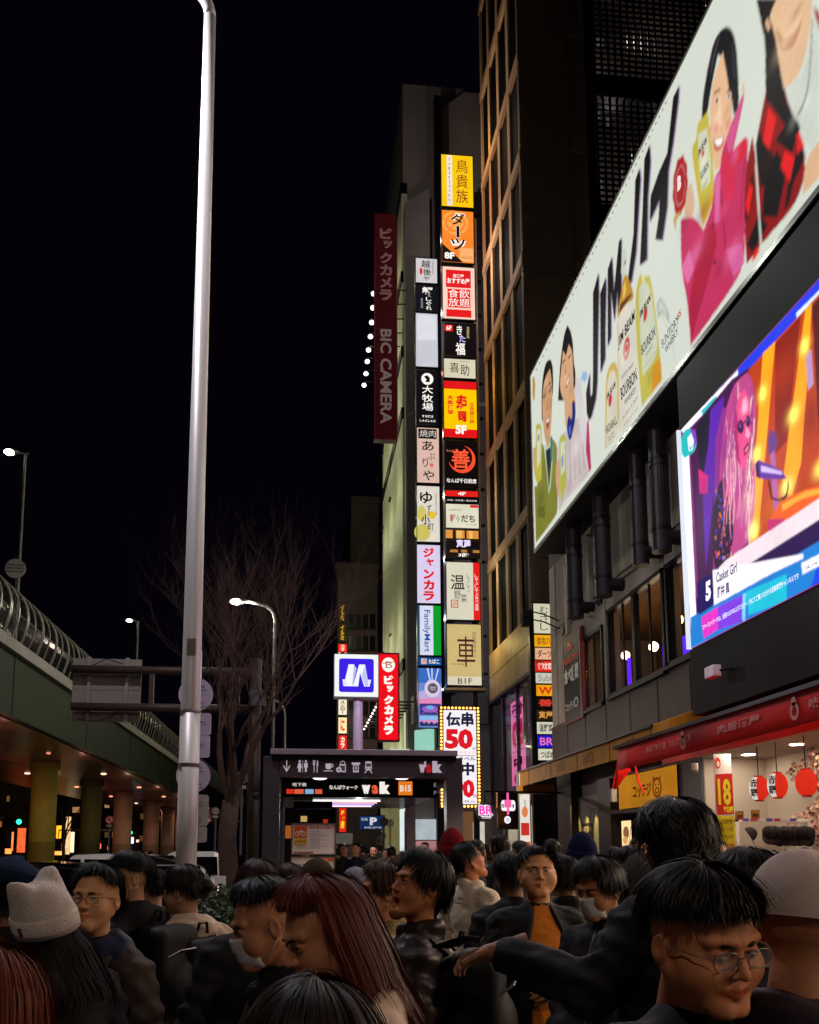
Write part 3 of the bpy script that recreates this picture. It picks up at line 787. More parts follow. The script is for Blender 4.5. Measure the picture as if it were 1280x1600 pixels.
# bright shop signs far under the road
ns = [(20, 1205, 28, 1222, '#ffe070', 1.3, 73), (18, 1300, 21, 1330, '#ff7040', 2.0, 72), (27, 1294, 40, 1332, '#e06030', 1.3, 72), (88, 1290, 96, 1310, '#ffb020', 1.6, 70), (102, 1276, 110, 1335, '#f0c088', 1.2, 75), (110, 1300, 116, 1332, '#ffe2b0', 1.5, 75), (85, 1330, 101, 1336, '#ffa050', 2, 60), (8, 1326, 18, 1334, '#ff9040', 2, 60), (150, 1318, 158, 1326, '#ff6050', 2, 62), (205, 1308, 209, 1318, '#d0d8ff', 2.2, 68), (168, 1322, 171, 1328, '#ff5040', 2.5, 70), (80, 1300, 84, 1312, '#ffffff', 1.2, 70), (96, 1318, 101, 1330, '#c84020', 1.2, 72), (213, 1312, 217, 1316, '#ffb0a0', 2, 80)]
for i, (u0, v0, u1, v1, c, s, y) in enumerate(ns):
    fr = front(u0, v0, u1, v1, y)
    t = thing('shop_sign', ['narrow yellow sign high left of the first column', 'thin orange upright neon sign', 'orange-red lit shop window', 'amber lantern-shaped sign between two columns', 'tall cream lit sign between two columns', 'brighter cream sign strip', 'low orange lit strip', 'low orange glow at the far left', 'pinkish lit sign by the dark column', 'small bluish white lit panel', 'tiny red lit panel', 'small white lit panel', 'dull red lit panel', 'tiny pink lit panel'][i] + ' under the elevated road', 'sign', fr.at(.5, 1, -.1))
    MB().obox(fr.at(0, 0, -.15), fr.U, fr.V, fr.N * .14).build('cabinet', dark, t)
    MB().quad(*[fr.at(a, b, 0) for a, b in ((0, 0), (0, 1), (1, 1), (1, 0))]).build('face', glow(c, s, var=.25, scale=3), t)
# ================================================================== sign towers
YR, YL = 33.0, 36.0
tR = thing('sign_tower', 'tall dark steel tower carrying the wider stack of lit restaurant signs', 'sign tower', (6.3, YR + .5, 0))
a = P(688, 240, y=YR); b = P(752, 1075, y=YR)
MB().box(a.x + .05, a.x + .15, YR + .2, YR + .5, b.z, a.z).box(b.x - .3, b.x - .1, YR + .2, YR + .5, 0.1, a.z).build('post', dark, tR)
MB().box(b.x - .05, b.x + .12, YR + .05, YR + .45, 8.5, a.z - 3).build('side_strip', mat('strip_metal', '#8a7f74', .3, .6), tR)
MB().box(a.x - .1, b.x + .2, YR - .1, YR + .5, b.z - .12, b.z - .02).build('bottom_tray', mat('tray', '#8c7a66', .4, .5), tR)
for k in range(14):
    zz = b.z + .6 + k * 1.6
    MB().box(b.x, XA + .1, YR + .25, YR + .35, zz, zz + .1).build('bracket', dark, tR)
tL = thing('sign_tower', 'tall dark steel tower carrying the narrower, lower stack of lit signs', 'sign tower', (5.4, YL + .5, 0))
a = P(648, 402, y=YL); b = P(690, 1139, y=YL)
MB().box(a.x + .05, a.x + .2, YL + .2, YL + .5, b.z, a.z + .1).box(b.x - .2, b.x - .02, YL + .2, YL + .5, 0.1, a.z).build('post', dark, tL)
MB().box(b.x, b.x + .35, YL + .3, YL + .7, 0.1, a.z + 9).build('channel', dark, tL)

RG = 'lit signs of the wide sign tower'; LG = 'lit signs of the narrow sign tower'
def rs(name, label, r, bg, items, gain=1.0, y=YR, group=RG):
    fr = front(*r, y); t = signbox(name, label, 'sign', fr, bg, items, .2, gain=gain, group=group)
    c = lin(bg) if sum(lin(bg)) > .3 else (.5, .2, .15)
    if r[3] - r[1] > 35: lamp_light(t, fr.at(.5, .5, 2.0), (34 if y == YR else 24) * fr.w * fr.h * (sum(lin(bg)) / 3 + .12), tuple((v / max(c)) ** 1.3 for v in c))
    return t
K, W, R_ = '#15090c', '#fff8f0', '#e0141a'
rs('restaurant_sign', 'topmost yellow sign of the wide tower with brown characters 鳥貴族', (690, 241, 739, 325), '#f7c60a',
   [('r', '#efe6d8', .17, .015, .34, .985), ('v', '#6a4a3a', 'TORIKIZOKU', .215, .05, .295, .92, .0), ('v', '#8a2a10', '鳥貴族', .46, .07, .84, .94, .0), ('t', '#6a4a3a', 'TM', .21, .935, .3, .955, 0)], 1.0)
rs('darts_sign', 'orange darts sign reading ダーツ with a black corner marked 8F', (691, 328, 740, 412), '#f5862a',
   [('e', '#f9a650', .42, .24, .42, .23), ('e', '#f5862a', .42, .24, .34, .185), ('e', '#f9a650', .42, .24, .26, .14), ('p', '#f28a2c', [(.42, .24), (.3, .0), (.38, .0)]), ('p', '#f28a2c', [(.42, .24), (.02, .2), (.02, .14)]), ('p', '#f28a2c', [(.42, .24), (.1, .45), (.2, .47)]),
    ('r', '#f9b070', .55, .72, .98, .98), ('p', K, [(0, .66), (0, 1), (.66, 1)]), ('v', W, 'ダーツ', .24, .03, .76, .80, .11), ('v', K, 'ダーツ', .28, .05, .72, .78, .02),
    ('t', W, '8F', .06, .82, .38, .95, .05), ('t', '#a86028', 'ALICE', .6, .88, .95, .93, 0)])
rs('izakaya_sign', 'red and white sign with framed characters 食飲放題', (692, 416, 742, 500), '#f3cfc0',
   [('r', R_, .1, .06, .88, .4), ('t', W, '居酒屋', .32, .14, .66, .21, .02), ('t', W, 'おすすめ屋', .14, .22, .84, .33, .03), ('r', '#f7b8a0', .12, .42, .88, .8), ('r', R_, .15, .435, .85, .785),
    ('t', W, '食飲', .17, .44, .83, .6, .0), ('t', W, '放題', .17, .61, .83, .77, .0), ('r', R_, .1, .83, .88, .97)])
rs('restaurant_sign', 'black sign with white brushed characters きた福 and a small red 6F', (694, 504, 743, 558), '#0c0608',
   [('r', R_, .02, .06, .28, .26), ('t', W, '6F', .07, .09, .24, .23, .03), ('t', W, 'き', .40, .07, .58, .36, .02), ('t', '#c8c0ff', 'た', .48, .36, .68, .58, .02), ('t', W, '福', .36, .6, .66, .97, .02), ('v', '#e8c8a0', '居酒屋料理', .72, .1, .8, .45, 0)])
rs('restaurant_sign', 'small cream sign with black brushed characters 喜助', (694, 560, 743, 592), '#d8cfb4',
   [('t', K, '喜', .18, .2, .48, .72, 0), ('t', K, '助', .52, .28, .8, .86, 0), ('t', '#6a5a4a', 'KISUKE', .55, .1, .78, .16, 0)])
rs('restaurant_sign', 'yellow sign banded in red with dense red characters and 5F', (694, 595, 745, 685), '#fbc800',
   [('r', R_, 0, 0, 1, .14), ('r', R_, 0, .85, 1, 1), ('t', R_, '寿', .36, .24, .7, .52, .07), ('t', R_, '司', .42, .53, .68, .72, .06), ('v', R_, '大衆酒場', .1, .25, .28, .6, .05), ('v', R_, '立呑居酒屋', .78, .36, .92, .76, .02), ('t', W, '5F', .34, .78, .68, .94, .05)])
rs('restaurant_sign', 'black sign with an orange-red crescent round the character 善', (696, 688, 746, 762), '#0b0708',
   [('e', '#ff5030', .52, .4, .42, .3), ('e', '#0b0708', .46, .36, .38, .27), ('t', '#ff5a38', '善', .2, .18, .76, .6, .02), ('t', '#ff8a70', 'たんか', .04, .2, .28, .25, 0), ('t', W, 'なんば千日前店', .03, .82, .96, .92, .02)])
rs('floor_sign', 'thin red strip sign with 4F', (696, 766, 747, 777), '#e02018', [('t', W, '4F', .38, .2, .62, .8, .03)])
rs('floor_sign', 'thin black strip sign with small white words under the red 4F strip', (697, 779, 747, 785), '#14100f', [('t', W, '炉端・日本酒・蔵元料理', .04, .2, .96, .85, 0)])
rs('restaurant_sign', 'cream sign with small coloured character and black だち', (697, 787, 748, 826), '#dcd8c2',
   [('r', R_, .74, .02, .99, .13), ('t', '#b04060', '幹', .12, .42, .3, .78, .02), ('t', '#40905a', '令', .3, .48, .42, .78, 0), ('t', K, 'だち', .46, .46, .88, .76, .02), ('t', '#6a5a4a', '炭火焼鳥と串かつ', .08, .22, .5, .3, 0), ('t', '#6a5a4a', 'なんば千日前', .6, .83, .92, .88, 0)])
rs('restaurant_sign', 'dark sign showing a golden lit bar interior and 3階', (697, 828, 749, 872), '#1a100a',
   [('r', '#d89040', .0, .0, .98, .3), ('r', '#f0b860', .32, .02, .48, .3), ('r', '#f0b860', .7, .02, .8, .3), ('r', '#2a1608', .2, .0, .3, .34), ('r', '#2a1608', .56, .0, .62, .34), ('p', '#b07838', [(.14, .72), (.34, .72), (.36, .82), (.1, .82)]), ('p', '#b07838', [(.45, .72), (.62, .72), (.63, .82), (.44, .82)]), ('p', '#b07838', [(.8, .72), (1, .72), (1, .82), (.8, .82)]),
    ('r', '#0a0606', .02, .42, .98, .66), ('t', '#e8dcff', '寅屋', .3, .34, .74, .64, .04), ('t', W, '3階', .36, .85, .68, .98, .03)])
rs('hotpot_sign', 'tall cream sign with scattered brushed characters 温野菜 and a red right edge', (698, 878, 750, 969), '#d6d2bc',
   [('r', '#e01c18', .8, 0, 1, 1), ('v', W, 'しゃぶしゃぶ食べ放題', .845, .2, .95, .84, .0), ('t', '#2a2220', '温', .12, .22, .54, .48, .01), ('t', '#5a4a44', '野', .22, .5, .42, .64, 0), ('t', '#4a3a34', '菜', .42, .56, .6, .7, 0), ('v', '#6a5a50', 'しゃぶしゃぶ', .6, .2, .7, .52, 0),
    ('r', '#c84038', .12, .66, .34, .8), ('r', '#d6d2bc', .15, .675, .31, .785), ('t', '#c84038', '温野', .17, .69, .29, .77, 0)])
rs('restaurant_sign', 'lowest beige sign of the wide tower with one brushed character 車 and B1F', (699, 975, 752, 1071), '#cbb478',
   [('r', '#d8d0b8', 0, .86, 1, 1), ('t', '#4a2020', '車', .28, .2, .82, .7, .0), ('v', '#6a5030', '完熟焼売点心', .74, .12, .86, .54, 0), ('t', '#6a5030', 'kuruma', .1, .64, .5, .67, 0), ('t', '#5a4a38', 'B1F', .3, .89, .72, .98, .01)])

def ls(name, label, r, bg, items, gain=1.0): return rs(name, label, r, bg, items, gain, YL, LG)
ls('restaurant_sign', 'topmost white sign of the narrow tower with brushed characters 越後や', (650, 403, 683, 443), '#cfcacc',
   [('t', K, '越', .26, .08, .68, .38, .01), ('t', K, '後', .34, .42, .72, .7, .01), ('t', K, 'や', .36, .73, .64, .92, .01), ('e', '#d03028', .24, .54, .07, .14), ('v', '#5a4a4a', '新潟地魚料理店', .76, .08, .84, .64, 0)])
ls('crab_sign', 'black sign with white brushed characters 蟹しぐれ', (650, 446, 684, 487), '#101018',
   [('t', W, '蟹', .28, .04, .78, .44, .02), ('v', W, 'しぐれ', .46, .44, .72, .96, .02), ('v', '#b0b0c0', '蟹料理専門', .22, .5, .32, .92, 0)])
ls('blank_sign', 'plain white lit sign with nothing on it', (650, 489, 684, 574), '#c8c8d2', [('r', '#dadae2', .06, .03, .94, .5)])
ls('ranch_sign', 'black sign with a round white horse emblem above 大牧場', (651, 578, 685, 664), '#0e0b10',
   [('e', W, .5, .16, .28, .11), ('p', '#0e0b10', [(.34, .12), (.5, .09), (.62, .14), (.6, .22), (.4, .22), (.46, .17)]), ('v', W, '大牧場', .25, .28, .76, .76, .012), ('t', W, 'すき焼き', .24, .83, .76, .88, .02), ('t', W, 'しゃぶしゃぶ', .14, .91, .86, .96, .02)])
ls('grill_sign', 'pinkish sign reading 焼肉 over brushed あぶりや', (652, 668, 686, 755), '#d9b6a8',
   [('r', '#141010', .06, .02, .9, .2), ('t', '#d8d0c8', '焼肉', .12, .04, .86, .17, .0), ('t', K, 'あ', .22, .24, .76, .42, .01), ('t', K, 'ぶ', .46, .46, .82, .58, .0), ('t', K, 'り', .24, .56, .5, .72, .0), ('t', K, 'や', .24, .78, .78, .96, .01), ('e', '#d07050', .66, .68, .08, .035)])
ls('yuzu_sign', 'pale sign with yellow fruit shapes and brushed ゆずの小町', (652, 759, 687, 847), '#dcd6ca',
   [('e', '#ccc060', .2, .5, .2, .14), ('e', '#ccc060', .22, .84, .36, .15), ('e', '#e2c030', .66, .52, .18, .07), ('e', '#e8dcc0', .68, .9, .14, .05), ('t', K, 'ゆ', .12, .1, .68, .32, .02), ('t', '#4a2a20', 'ず', .42, .34, .64, .46, .01), ('t', '#6a4a10', 'の', .44, .46, .56, .54, .01), ('t', K, '小', .18, .52, .56, .7, .02), ('t', '#5a4a20', '町', .46, .68, .74, .8, .01), ('v', '#7a6a6a', '京町豆腐ゆず料理', .8, .12, .9, .52, 0)])
ls('karaoke_sign', 'lilac white sign with bold red ジャンカラ', (652, 851, 688, 943), '#d8ccea',
   [('v', '#e0101c', 'ジャンカラ', .26, .04, .74, .97, .05)])
ls('convenience_sign', 'white and green upright sign reading FamilyMart', (654, 946, 689, 1024), '#d6dcec',
   [('r', '#0a9a28', .66, 0, 1, 1), ('r', '#0a5a8a', 0, 0, .06, 1), ('t', '#1a4aa8', 'FamilyMart', .18, .09, .52, .94, .01, 1)])
ls('tobacco_sign', 'small blue sign reading 酒 たばこ', (654, 1027, 690, 1040), '#0a4a90', [('r', '#e8c8c8', .12, .15, .36, .85), ('t', '#c02028', '酒', .15, .2, .34, .8, 0), ('t', W, 'たばこ', .44, .2, .9, .8, .02)])
ls('concert_poster', 'blue and pink lit concert poster at the foot of the narrow tower', (654, 1044, 690, 1137), '#6a8ad0',
   [('r', '#3a6ac0', 0, 0, 1, .25), ('p', '#c8d8f8', [(.36, 0), (.44, 0), (.56, .28), (.52, .28)]), ('p', '#c8d8f8', [(.56, 0), (.62, 0), (.62, .26), (.58, .26)]), ('p', '#c8d8f8', [(.84, 0), (.9, 0), (.7, .28), (.66, .28)]), ('p', '#b8a8d8', [(0, .4), (1, .3), (1, .56), (0, .56)]),
    ('e', '#d8c8e0', .6, .34, .34, .15), ('e', '#5a5060', .62, .34, .22, .088), ('t', '#d8d8e8', 'ZEROX', .48, .31, .76, .345, .01), ('t', '#d8d8e8', 'OSAKA', .5, .355, .74, .375, .01), ('p', '#e08ab8', [(.0, .52), (1, .5), (1, .62), (0, .62)]),
    ('r', '#403878', .04, .6, .96, .79), ('e', '#8a60d0', .5, .69, .36, .06), ('e', '#60b8e8', .5, .67, .16, .035), ('p', '#c060b0', [(.1, .78), (.45, .68), (.5, .7)]), ('p', '#c060b0', [(.9, .78), (.6, .68), (.5, .7)]),
    ('r', '#8ab8e8', .04, .81, .96, .9), ('r', '#d88ac0', .04, .88, .96, .93), ('p', '#303060', [(.04, .98), (.04, .92), (.15, .9), (.22, .94), (.34, .9), (.42, .95), (.55, .9), (.66, .95), (.78, .91), (.88, .95), (.96, .91), (.96, .98)])])

# dim red store banner
signbox('store_banner', 'long dim red banner reading ビックカメラ BIC CAMERA downwards', 'banner', front(586, 334, 620, 687, 36.5), '#4a0810',
        [('v', '#9a6a66', 'ビックカメラ', .22, .06, .80, .395, .05), ('t', '#a08a84', 'BIC CAMERA', .24, .52, .76, .935, .03, 1)], .35, rim='#3a0508', gain=.32)
# lit red vertical store sign and the subway sign
signbox('store_sign', 'bright red upright sign with a round B emblem and white ビックカメラ', 'sign', front(592, 1022, 622, 1156, 18.2), '#f00c18',
        [('e', W, .5, .125, .34, .086), ('t', '#b86a50', 'B', .36, .085, .7, .165, .0), ('p', '#b86a50', [(.2, .105), (.8, .085), (.8, .095), (.2, .115)]), ('v', W, 'ビックカメラ', .26, .245, .76, .95, .075)], .16, rim='#5a0408')
pl_ = thing('subway_sign', 'white square subway sign with a violet panel and white ribbon M on a pale post', 'sign', (P(559, 1170, y=17.3).x, 17.25, P(560, 1172, y=14.5).z))
fr = front(523, 1022, 591, 1089, 17)
MB().obox(fr.at(-.01, -.01, -.3), fr.U * 1.02, fr.V * 1.02, fr.N * .29).build('cabinet', mat('sign_white', '#cfcfd4', .4), pl_, bevel=.01)
MB().quad(*[fr.at(u, v) for u, v in ((0, 0), (0, 1), (1, 1), (1, 0))]).build('face_panel', glow('#eef4ee', 1.0), pl_)
def rrect(u0, v0, u1, v1, r, n=6):
    out = []
    for (cx, cy, q) in ((u1-r, v0+r, -90), (u1-r, v1-r, 0), (u0+r, v1-r, 90), (u0+r, v0+r, 180)):
        for k in range(n + 1):
            a = math.radians(q + 90*k/n); out.append((cx + r*math.cos(a), cy + r*math.sin(a)))
    return out
print_on(fr, [('p', '#3a1ce0', rrect(.1, .1, .9, .9, .06)), ('p', '#f4f6ff', [(.32, .24), (.44, .24), (.5, .34), (.42, .66), (.42, .76), (.28, .76), (.2, .76), (.18, .6), (.24, .6)]),
              ('p', '#f4f6ff', [(.56, .24), (.70, .24), (.76, .6), (.84, .6), (.8, .76), (.68, .76), (.58, .44), (.54, .76), (.42, .76)]),
              ('p', '#bcc4f0', [(.44, .24), (.5, .34), (.44, .64), (.42, .74), (.4, .74)]), ('p', '#bcc4f0', [(.70, .24), (.78, .74), (.7, .76), (.62, .5)]), ('p', '#dfe4fa', [(.18, .6), (.24, .6), (.3, .72), (.2, .76)]), ('p', '#dfe4fa', [(.76, .6), (.84, .6), (.8, .74)])], pl_, name='emblem')
lamp_light(pl_, fr.at(.5, .5, 1.0), 40, (.85, .8, 1.0))
lav = mat('lavender_post', '#c9b6cd', 0.4, 0.1, var=.05)
pp = P(559, 1170, y=17.3).x
MB().tube([(pp, 17.25, P(560, 1172, y=14.5).z), (pp, 17.25, fr.at(0, 1).z + .3)], .105, 20).build('post', lav, pl_)

# ------------------------------------------------------------------ far small sign stack
st = [(529, 943, 541, 972, '#d8a020', 'イルミ', '#2a2410', 'upper yellow'), (529, 974, 541, 1003, '#d8a020', 'イルミ', '#2a2410', 'lower yellow'), (529, 1006, 542, 1019, '#ffd8c0', 'カラ', '#e83018', 'small orange'),
      (529, 1093, 542, 1117, '#4a3a2a', 'スシロー', '#f0e4c8', 'cream'), (529, 1121, 542, 1146, '#e02818', 'に', '#ffe8b0', 'cream and red'), (529, 1149, 542, 1171, '#fff0e0', 'カラ', '#e02018', 'red'), (530, 1262, 541, 1300, '#ffd020', '焼肉', '#d02010', 'low red and yellow')]
for i, (a, b, c, d, fg, s, bg, nm) in enumerate(st):
    signbox('small_sign', nm + ' lit sign of the far thin stack left of the camera store', 'sign', front(a, b, c, d, 52), bg, [('v', fg, s, .25, .08, .75, .92, .04)], .3, gain=1.1, group='far thin stack of small signs')
tf = thing('sign_post', 'thin dark post carrying the far stack of small signs', 'post', (P(535, 1200, y=52.4).x, 52.5, 0))
p0 = P(535, 940, y=52.5); MB().tube([(p0.x, 52.5, 0), (p0.x, 52.5, p0.z)], .1, 8).build('pole', dark, tf)

# ------------------------------------------------------------------ marquee sign with bulbs
frm = front(687, 1103, 751, 1263, 26)
mq = thing('marquee_sign', 'upright white marquee sign 伝串 50円 edged with warm bulbs', 'sign', frm.at(.5, 1, -.2))
MB().obox(frm.at(0, 0, -.25), frm.U, frm.V, frm.N * .25).build('cabinet', mat('marquee_brown', '#3a1408', .4), mq)
fi = Frame(frm.at(.1, .04, .012), frm.U * .8, frm.V * .92)
MB().quad(*[fi.at(u, v) for u, v in ((0, 0), (0, 1), (1, 1), (1, 0))]).build('face_panel', glow('#f2eef4', 1.0), mq)
print_on(fi, [('t', '#1a1838', '伝串', .08, .02, .92, .175, .04), ('t', '#d81020', '50', .04, .2, .90, .42, .06), ('t', '#d81020', '円', .88, .40, .97, .43, .02), ('t', '#e07040', 'ドリンク', .5, .44, .96, .47, 0), ('r', '#403848', .04, .485, .96, .49),
              ('t', '#2a2848', 'トラベル', .3, .5, .96, .54, .02), ('t', '#1a1838', '酒中', .04, .56, .92, .7, .05), ('t', '#d81020', '190', .02, .74, .92, .94, .06), ('t', '#d81020', '円', .88, .9, .98, .94, .02), ('t', '#403848', '税込', .6, .96, .95, .985, 0)], mq)
lamp_light(mq, frm.at(.5, .3, 1.2), 60, (1, .85, .75)); lamp_light(mq, frm.at(.5, .8, 1.2), 60, (1, .85, .75))
bme = MB().ell((0, 0, 0), .035, 8, 6)
bm_ = bpy.data.meshes.new('bulb'); bm_.from_pydata(bme.v, [], bme.f); bm_.materials.append(glow('#ffb048', 5, sample=False))
bul = [(.05 + .09*k, .018) for k in range(11)] + [(.05 + .09*k, .982) for k in range(11)] + [(.045, .018 + .0335*k) for k in range(1, 29)] + [(.955, .018 + .0335*k) for k in range(1, 29)]
for i, (u, v) in enumerate(bul):
    o = bpy.data.objects.new('bulb', bm_); COL.objects.link(o); o.parent = mq; o.location = frm.at(u, v, .02) - mq.location
# ------------------------------------------------------------------ stack of signs in the alley
al = [(834, 943, 862, 990, '#d6d2b4', 'むさし', '#2a2420', 'tall cream'), (835, 992, 862, 1011, '#f0a818', '従右八', '#8a4a10', 'yellow sign'), (836, 1012, 863, 1031, '#e8b088', 'ダーツ', '#3a2030', 'orange darts sign'),
      (836, 1032, 863, 1050, '#e02818', '食飲放題', '#ffe8e0', 'red sign'), (837, 1051, 863, 1068, '#cfcabc', 'Subi', '#9a948a', 'pale grey sign'), (838, 1070, 864, 1088, '#f0a010', 'W', '#d01818', 'yellow sign with red W'),
      (838, 1089, 864, 1107, '#180a0a', '善', '#e04030', 'black sign with red marks'), (838, 1108, 865, 1126, '#2a1a10', '寅屋', '#e0a050', 'dark golden sign'), (839, 1128, 865, 1147, '#d4d0bc', '温野菜', '#3a3430', 'grey-lettered cream sign'),
      (840, 1149, 866, 1168, '#1c1cc0', 'BR', '#f070b8', 'blue sign with pink BR'), (841, 1170, 867, 1188, '#d8d4c0', 'つばめ', '#3a3430', 'lowest cream sign')]
for (a, b, c, d, bg, s, fg, nm) in al:
    it = [('t', fg, s, .14, .18, .95, .82, .02)] if nm[:4] != 'tall' else [('v', fg, s, .35, .08, .8, .92, .0)]
    if 'red sign' in nm: it.append(('r', '#5a2a18', .05, .08, .5, .2))
    signbox('floor_sign', nm + ' of the short alley stack beside the grey wall', 'sign', front(a, b, c, d, 25.8), bg, it, .2, gain=.95, group='short sign stack in the alley')
tp = thing('sign_post', 'dark steel frame carrying the short sign stack in the alley', 'post', (7.4, 26.1, 0))
MB().box(7.36, 7.46, 26.0, 26.2, .12, 9.4).build('post', dark, tp)
MB().box(7.12, 7.2, 25.9, 26.15, 5.0, 6.6).build('steel_strip', mat('chrome_strip', '#9a948c', .15, .9), tp)

# roundel and flat logo sign of the glass shop
rd = thing('ice_cream_sign', 'round pink and white BR sign projecting from the glass shopfront', 'sign', (P(759, 1270, y=23).x, 23.1, P(759, 1290, y=23).z))
c = P(759, 1268, y=23); rr = 15.5 * 23 / FPX
MB().tube([c, c + Vector((0, .18, 0))], rr, 28).build('cabinet', mat('roundel_grey', '#4a4650', .25, .6), rd)
fq = Frame(c + Vector((-rr, -.01, rr)), (2*rr, 0, 0), (0, 0, -2*rr))
print_on(fq, [('t', '#f8f0ff', 'BR', .12, .16, .9, .7, .12), ('t', '#f038b0', 'BR', .16, .2, .86, .66, .03), ('r', '#f8f0ff', .24, .74, .8, .78), ('t', '#f8f0ff', 'ICE CREAM', .3, .8, .74, .86, .02)], rd, name='emblem', gain=1.15)
MB().tube([(c.x, 23.1, c.z + rr), (c.x, 23.1, c.z + rr + .3), (XA, 23.6, c.z + rr + .3)], .03, 6).build('bracket', dark, rd)
fq = front(778, 1236, 810, 1296, 24.6)
ps = thing('mirror_sign', 'square mirrored sign with a glowing pink and white mark beside the round sign', 'sign', fq.at(.5, 1, -.1))
MB().obox(fq.at(0, 0, -.2), fq.U, fq.V, fq.N * .2).build('cabinet', mat('mirror_steel', '#5a5052', .1, .95), ps, bevel=.01)
print_on(fq, [('p', '#f4f0f8', rrect(.16, .24, .86, .52, .1)), ('e', '#f4f0f8', .46, .75, .16, .1), ('t', '#f060a0', '+', .32, .04, .66, .62, .06), ('t', '#2a2028', 'n', .18, .34, .3, .44, .03), ('t', '#2a2028', 'e', .7, .34, .8, .44, .03), ('t', '#2a2028', '店', .4, .7, .54, .8, 0)], ps, name='emblem', gain=1.1)
signbox('lightbox_poster', 'upright lit menu lightbox with red and yellow print beside the alley', 'sign', front(812, 1208, 828, 1330, 25.4), '#e8e0d4',
        [('p', '#e0d020', [(.1, .16), (.9, .06), (.9, .2), (.1, .3)]), ('r', '#c83028', .1, .64, .9, .8), ('e', '#e08050', .5, .5, .3, .07), ('r', '#d04838', .05, .88, .95, .99), ('v', '#606060', '新発売', .4, .34, .66, .44, 0)], .2, rim='#b8b4b0')

# ------------------------------------------------------------------ sign boards on the shop building
p1, p2 = P(879, 1002, x=XA - .12), P(909, 1110, x=XA - .12)
fr = Frame(p1, (0, p2.y - p1.y, 0), (0, 0, P(884, 1130, x=XA - .12).z - p1.z))
t = thing('all_you_can_eat_sign', 'tall black board in a red frame reading サムギョプサル 食べ放題', 'sign', fr.at(.5, 1, -.06))
MB().obox(fr.at(-.05, -.02, -.1), fr.U * 1.1, fr.V * 1.04, fr.N * .09).build('frame', mat('frame_red', '#7a2a28', .5), t)
MB().quad(*[fr.at(u, v) for u, v in ((0, 0), (0, 1), (1, 1), (1, 0))]).build('board', mat('board_black', '#0c0b0c', .4), t)
MB().obox(fr.at(0, -.0, 0), fr.U * .03, fr.V, fr.N * .006).obox(fr.at(.97, 0, 0), fr.U * .03, fr.V, fr.N * .006).build('inner_rim', mat('rim_pale', '#a8a09a', .5), t)
print_on(fr, [('r', '#b8282c', .28, .06, .5, .18), ('r', '#b8282c', .5, .12, .6, .18), ('t', '#e8dcd8', '焼肉', .3, .08, .48, .12, 0), ('t', '#e83428', 'サムギョプサル', .06, .24, .92, .33, .03), ('t', '#d8d4d0', '食べ放題', .08, .37, .94, .56, .05), ('t', '#c8c4c0', 'コッテジ', .14, .78, .66, .88, .04), ('e', '#c8c4c0', .76, .82, .12, .06, .6)], t, emissive=False)
# lamps on thin arms over that board
for i, z_ in enumerate((7.9, 7.55)):
    a_ = P(822, 960 + 12*i, y=23.2)
    t = thing('arm_lamp', ('upper' if i == 0 else 'lower') + ' black square lamp on a long thin arm in front of the alley signs', 'lamp', a_)
    MB().box(a_.x - .12, a_.x + .12, 23.1, 23.35, a_.z - .12, a_.z + .1).build('head', black, t, bevel=.02)
    MB().tube([(a_.x + .1, 23.2, a_.z + .1), (XA - .5, 23.2, a_.z + .02), (XA, 23.3, a_.z - .15)], .02, 6).build('arm', dark, t)
fr = side(966, 1215, 1058, 1265, XA - .04)
fr = Frame(fr.O, fr.U, fr.V)
t = thing('restaurant_board', 'wide yellow lit restaurant board with brown brushed コッテジ and a round face mark', 'sign', fr.at(.5, 1, -.02))
MB().obox(fr.at(0, 0, -.06), fr.U, fr.V, fr.N * .058).build('cabinet', dark, t)
MB().quad(*[fr.at(u, v) for u, v in ((0, 0), (0, 1), (1, 1), (1, 0))]).build('face_panel', glow('#cc8420', .66, var=.3, scale=.8), t)
print_on(fr, [('t', '#4a2008', 'コッテジ', .28, .34, .6, .74, .03), ('e', '#7a3a10', .7, .52, .075, .3, .7), ('p', '#7a3a10', [(.63, .34), (.64, .14), (.68, .3)]), ('p', '#7a3a10', [(.73, .3), (.77, .16), (.76, .36)]), ('e', '#7a3a10', .7, .6, .035, .1, .5), ('e', '#4a2008', .68, .44, .01, .03), ('e', '#4a2008', .73, .44, .01, .03), ('t', '#7a4a18', 'ナンジャ亭', .42, .82, .62, .88, 0)], t, gain=.8)
la = bpy.data.lights.new('board_light', 'SPOT'); la.energy = 30; la.color = (1, .75, .35); la.spot_size = 1.6; la.spot_blend = .8; la.shadow_soft_size = .05
for yy in (19.3, 17.2):
    lo = bpy.data.objects.new('board_light', la); COL.objects.link(lo); lo.parent = t; lo.location = Vector((XA - .7, yy, 3.4)) - t.location
    lo.rotation_euler = Vector((.7, 0, -.7)).to_track_quat('-Z', 'Y').to_euler()
fr = side(894, 1248, 945, 1345, XA + .2)
t = thing('menu_board', 'blue-grey menu board washed by yellow spot beams beside the alley entrance', 'sign', fr.at(.5, 1, -.02))
MB().obox(fr.at(0, 0, -.05), fr.U, fr.V, fr.N * .05).build('board', mat('menu_blue', '#7c7a72', .5, var=.1), t)
print_on(fr, [('t', '#6a4a1a', 'コッテジ', .5, .12, .82, .36, .02), ('r', '#171314', .32, .42, .66, .95), ('t', '#c0b8a8', '営業中', .36, .46, .62, .56, .01), ('r', '#d8c8a0', .4, .7, .58, .76)], t, emissive=False)
la = bpy.data.lights.new('menu_light', 'SPOT'); la.energy = 170; la.color = (1, .72, .15); la.spot_size = .55; la.spot_blend = .5; la.shadow_soft_size = .02
